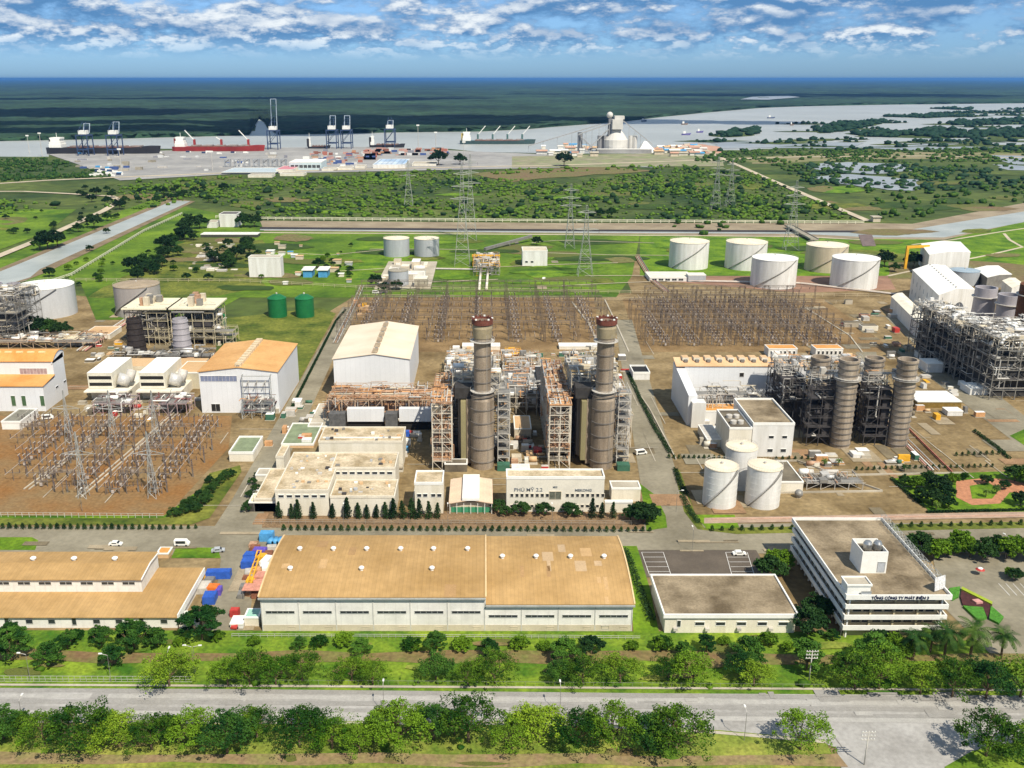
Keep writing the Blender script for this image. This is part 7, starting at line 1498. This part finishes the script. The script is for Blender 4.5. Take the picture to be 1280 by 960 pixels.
for i, (px, py, s) in enumerate([(1011, 852, 1), (1080, 957, 1)]):
    x, y = G(px, py); t = thing('utility_pole', ('pale utility pole with cross arms among the trees by the low white building', 'pale utility pole at the near edge of the road mouth')[i], 'pole', (x, y, 0)); MB().bar((x, y, 0), (x, y, 9.5), .17, steell, 8, .12).build('pole', t)
    for z in (7, 8, 9): MB().box(x-1.6, x+1.6, y-.08, y+.08, z, z+.16, steell).build('cross_arm', t)
    for z in (7, 8, 9):
        for d in (-1.4, -.7, .7, 1.4): MB().lathe(x+d, y, [(.08, z+.16), (.12, z+.3), (.05, z+.5)], trim, 6).build('insulator', t)
# people sized details: bollards at the basin, tanks on roofs
for i, (px, py, w, d, h) in enumerate([(1065, 408, 12, 5, 3), (1085, 412, 10, 6, 3), (1080, 398, 6, 4, 3), (1060, 380, 5, 3, 3), (980, 558, 6, 3, 2), (1120, 432, 4, 4, 2), (1135, 436, 4, 4, 2)]):
    x, y = G(px, py); tag(MB().box(x-w/2, x+w/2, y-d/2, y+d/2, .05, h, (pale, cream, rustst)[i % 3], (concrete, trim, pink)[i % 3]).box(x-w/2+.5, x+w/2-.5, y-d/2+.5, y+d/2-.5, h, h+.3, dkconc).build('concrete_pit'), 'low %s walled pit near the right switchyard and boilers, %s placed' % (('pale', 'cream', 'rusty')[i % 3], nth(i)), 'pit')
# pipe runs on sleepers through the yards
def piperun(label, pts, n=4, r=.25, gap=.9, z=1.0, mats=(insul, rustst, steell, beige)):
    Q = [Vector((*G(*p), z)) for p in pts]; t = thing('pipe_run', label, 'pipes', tuple(Q[0]))
    for k in range(n):
        mb = MB()
        for a, b in zip(Q, Q[1:]): d = (b-a).normalized(); o = Vector((-d.y, d.x, 0))*(k-n/2)*gap; mb.bar(a+o, b+o, r, mats[k % len(mats)], 6)
        mb.build('pipe', t)
piperun('bundle of pipes on sleepers behind the five storage tanks', [(860, 352), (1000, 355), (1130, 370)], 5)
piperun('bundle of pale pipes beside the treatment works', [(545, 337), (600, 338)], 3, .5)
piperun('red and tan pipes running down from the tank farm', [(798, 322), (815, 350), (835, 366)], 4, .35, 1.3, mats=(rustst, beige, pink, steel))
piperun('long pipes and cable trench right of the middle hall road', [(418, 430), (440, 385), (452, 358)], 3, .3, 1.2)
piperun('red and white pipes beside the road at the right, below the pavilion', [(1105, 525), (1170, 590)], 4, .25, 1.2, mats=(pink, trim, rustst, insul))
piperun('pipes between the brown yard and the dark tree at the left', [(100, 440), (160, 400), (178, 382)], 4, .5, 1.6, mats=(pink, beige, rustst, steell))
piperun('pale cable trench covers on the left switchyard', [(30, 612), (100, 560), (160, 505)], 2, .4, 2, .2, (pale, pale))
piperun('pale cable trench covers crossing the left switchyard', [(95, 622), (190, 540), (225, 510)], 2, .4, 2, .2, (pale, pale))
for i, (px, py, s, lb) in enumerate([(305, 350, 1, ''), ]): pass
rg = random.Random(90)
for k in range(46):
    px, py = rg.uniform(236, 300), rg.uniform(304, 340); x, y = G(px, py); s = rg.uniform(1, 4); tag(MB().box(x-s, x+s, y-s*.6, y+s*.6, 0, rg.uniform(.5, 2), rg.choice((pale, concrete, cream, steell))).build('concrete_block'), 'pale slab of rubble in the rough dump below the tree hillock', 'block', 'rubble slabs in the dump')
# orange crane parts laid behind the hall
for k in range(10): x, y = G(446+rg.uniform(-3, 20), 384+rg.uniform(-6, 10)); tag(MB().box(x-1.5, x+1.5, y-2, y+2, 0, rg.uniform(1, 3), rg.choice((yellow, copper, tanb))).build('equipment_crate'), 'orange yellow equipment crate laid behind the tall white turbine hall', 'crate', 'orange crates behind the hall')
# small plant standing about between the big units
rg = random.Random(404); pal = [cream, white, steell, steel, insul, beige, rustst, dkconc, tanb, copper, pale, MATS['green hut'], red, yellow]
def in_bld(x, y): return False
for zone, (xa, xb, ya, yb, n) in {'between the tall stacks and the hall': (430, 560, 512, 590, 26), 'around the two tall stacks': (636, 684, 540, 590, 22), 'behind the tall stacks': (560, 790, 438, 475, 40), 'around the four ribbed stacks': (1000, 1145, 566, 584, 20), 'by the pavilion with the bright roof': (1135, 1260, 445, 530, 26), 'beside the left boilers': (100, 300, 425, 455, 36), 'near the left turbine halls': (96, 250, 500, 530, 24), 'left of the administration building': (336, 420, 500, 560, 30), 'below the right turbine hall': (852, 940, 505, 560, 26), 'at the right switchyard edge': (1050, 1130, 385, 450, 24)}.items():
    for k in range(n):
        px, py = rg.uniform(xa, xb), rg.uniform(ya, yb); x, y = G(px, py); a, b, c = rg.uniform(.6, 2.6), rg.uniform(.6, 2.4), rg.uniform(.8, 3.2); m = rg.choice(pal); r = thing('equipment_cabinet', 'small equipment cabinet on a concrete base standing '+zone, 'cabinet', (x, y, 0), 'equipment cabinets '+zone)
        if rg.random() < .3: MB().bar((x-a, y, .4+b*.5), (x+a, y, .4+b*.5), b*.5, m, 10).build('vessel', r)
        else: MB().box(x-a, x+a, y-b, y+b, .3, c, m, rg.choice((m, trim, steell))).build('body', r)
        MB().box(x-a-.3, x+a+.3, y-b-.3, y+b+.3, 0, .28, pale).build('base', r)
for k in range(22):
    px, py = rg.uniform(330, 440), rg.uniform(306, 356); x, y = G(px, py); w = rg.uniform(1, 3.5); t = thing('hut', 'tiny pale hut on the lawn between the blue fronted huts and the grey tanks', 'hut', (x, y, 0), 'small boxes on the lawn')
    MB().box(x-w, x+w, y-w*.8, y+w*.8, 0, w*.8+.8, rg.choice((cream, white, beige, tankg))).build('wall', t); MB().box(x-w-.3, x+w+.3, y-w*.8-.3, y+w*.8+.3, w*.8+.8, w*.8+1.1, rg.choice((trim, pale, bluel, tanb))).build('roof', t)
# ================================================================ CLOUDS AND AIR
def cloud(px_az, dist, alt, w, d, seed):
    g = np.random.default_rng(seed); bmx = bmesh.new(); bmesh.ops.create_icosphere(bmx, subdivisions=3, radius=1); U = np.array([v.co[:] for v in bmx.verts]); T = np.array([[v.index for v in f.verts] for f in bmx.faces]); bmx.free(); V, F = [], []
    for k in range(16):
        c = np.array([g.uniform(-w, w), g.uniform(-d, d), g.uniform(0, 60)]); s = np.array([w*g.uniform(.2, .45), d*g.uniform(.3, .6), g.uniform(60, 150)]); v = U*s*(1+.12*np.sin(U[:, [1]]*9+k)+.1*np.sin(U[:, [0]]*13+k)); v[:, 2] = np.maximum(v[:, 2], -20); V.append(v+c+np.array([px_az, dist, alt])); F.append(T+k*len(U))
    tag(mesh_np('cloud', np.concatenate(V), np.concatenate(F), [cloudm], smooth=True), kind='stuff')
sh = lambda X, Y, A: (X+sv.x/sv.z*A, Y+sv.y/sv.z*A, A)       # where a cloud must float to shade ground point X, Y
for i, (X, Y, w, d) in enumerate([(-1150, 3050, 900, 330), (100, 3500, 900, 330), (-2300, 4300, 1000, 500), (-1900, 7200, 1800, 500), (2900, 8800, 2000, 600)]):
    x, y, a = sh(X, Y, 1500); cloud(x, y, a, w, d, i+1)
hz = M('haze', (0, 0, 0)); t = hz.node_tree; t.nodes.clear(); ho = t.nodes.new('ShaderNodeOutputMaterial'); pv = t.nodes.new('ShaderNodeVolumePrincipled')
pv.inputs['Color'].default_value = (.16, .44, .95, 1); pv.inputs['Density'].default_value = 2.7e-5; pv.inputs['Anisotropy'].default_value = .2; t.links.new(pv.outputs[0], ho.inputs['Volume'])
tag(MB().box(-130000, 130000, -8000, 135000, -1, 175, hz).build('haze'), kind='stuff')
# ================================================================ LABELS: true left to right order within each row
import re
bpy.context.view_layer.update()
buckets = {}
for o in SC.objects:
    l = o.get('label')
    if not l or o.parent: continue
    w = '|'.join(sorted(ORD + ['twenty-'+q for q in ORD] + ['thirty-'+q for q in ORD] + ['twentieth', 'thirtieth'], key=len, reverse=True))
    m = re.search(r',? (%s)( (listed|placed|placed from the left|listed from the left|from the left|from the back))$' % w, l)
    if m and o.get('group') and m.group(3) != 'from the back': buckets.setdefault(l[:m.start()], []).append(o)
for base, os_ in buckets.items():
    def sx(o):
        p = Vector(o.location)
        if p.length < 1e-6 and o.type == 'MESH': p = sum((Vector(c) for c in o.bound_box), Vector())/8
        return p.x/(p.y*ct+(CAM_H-p.z)*st)
    for i, o in enumerate(sorted(os_, key=sx)): o['label'] = base+', '+nth(i)+' from the left'
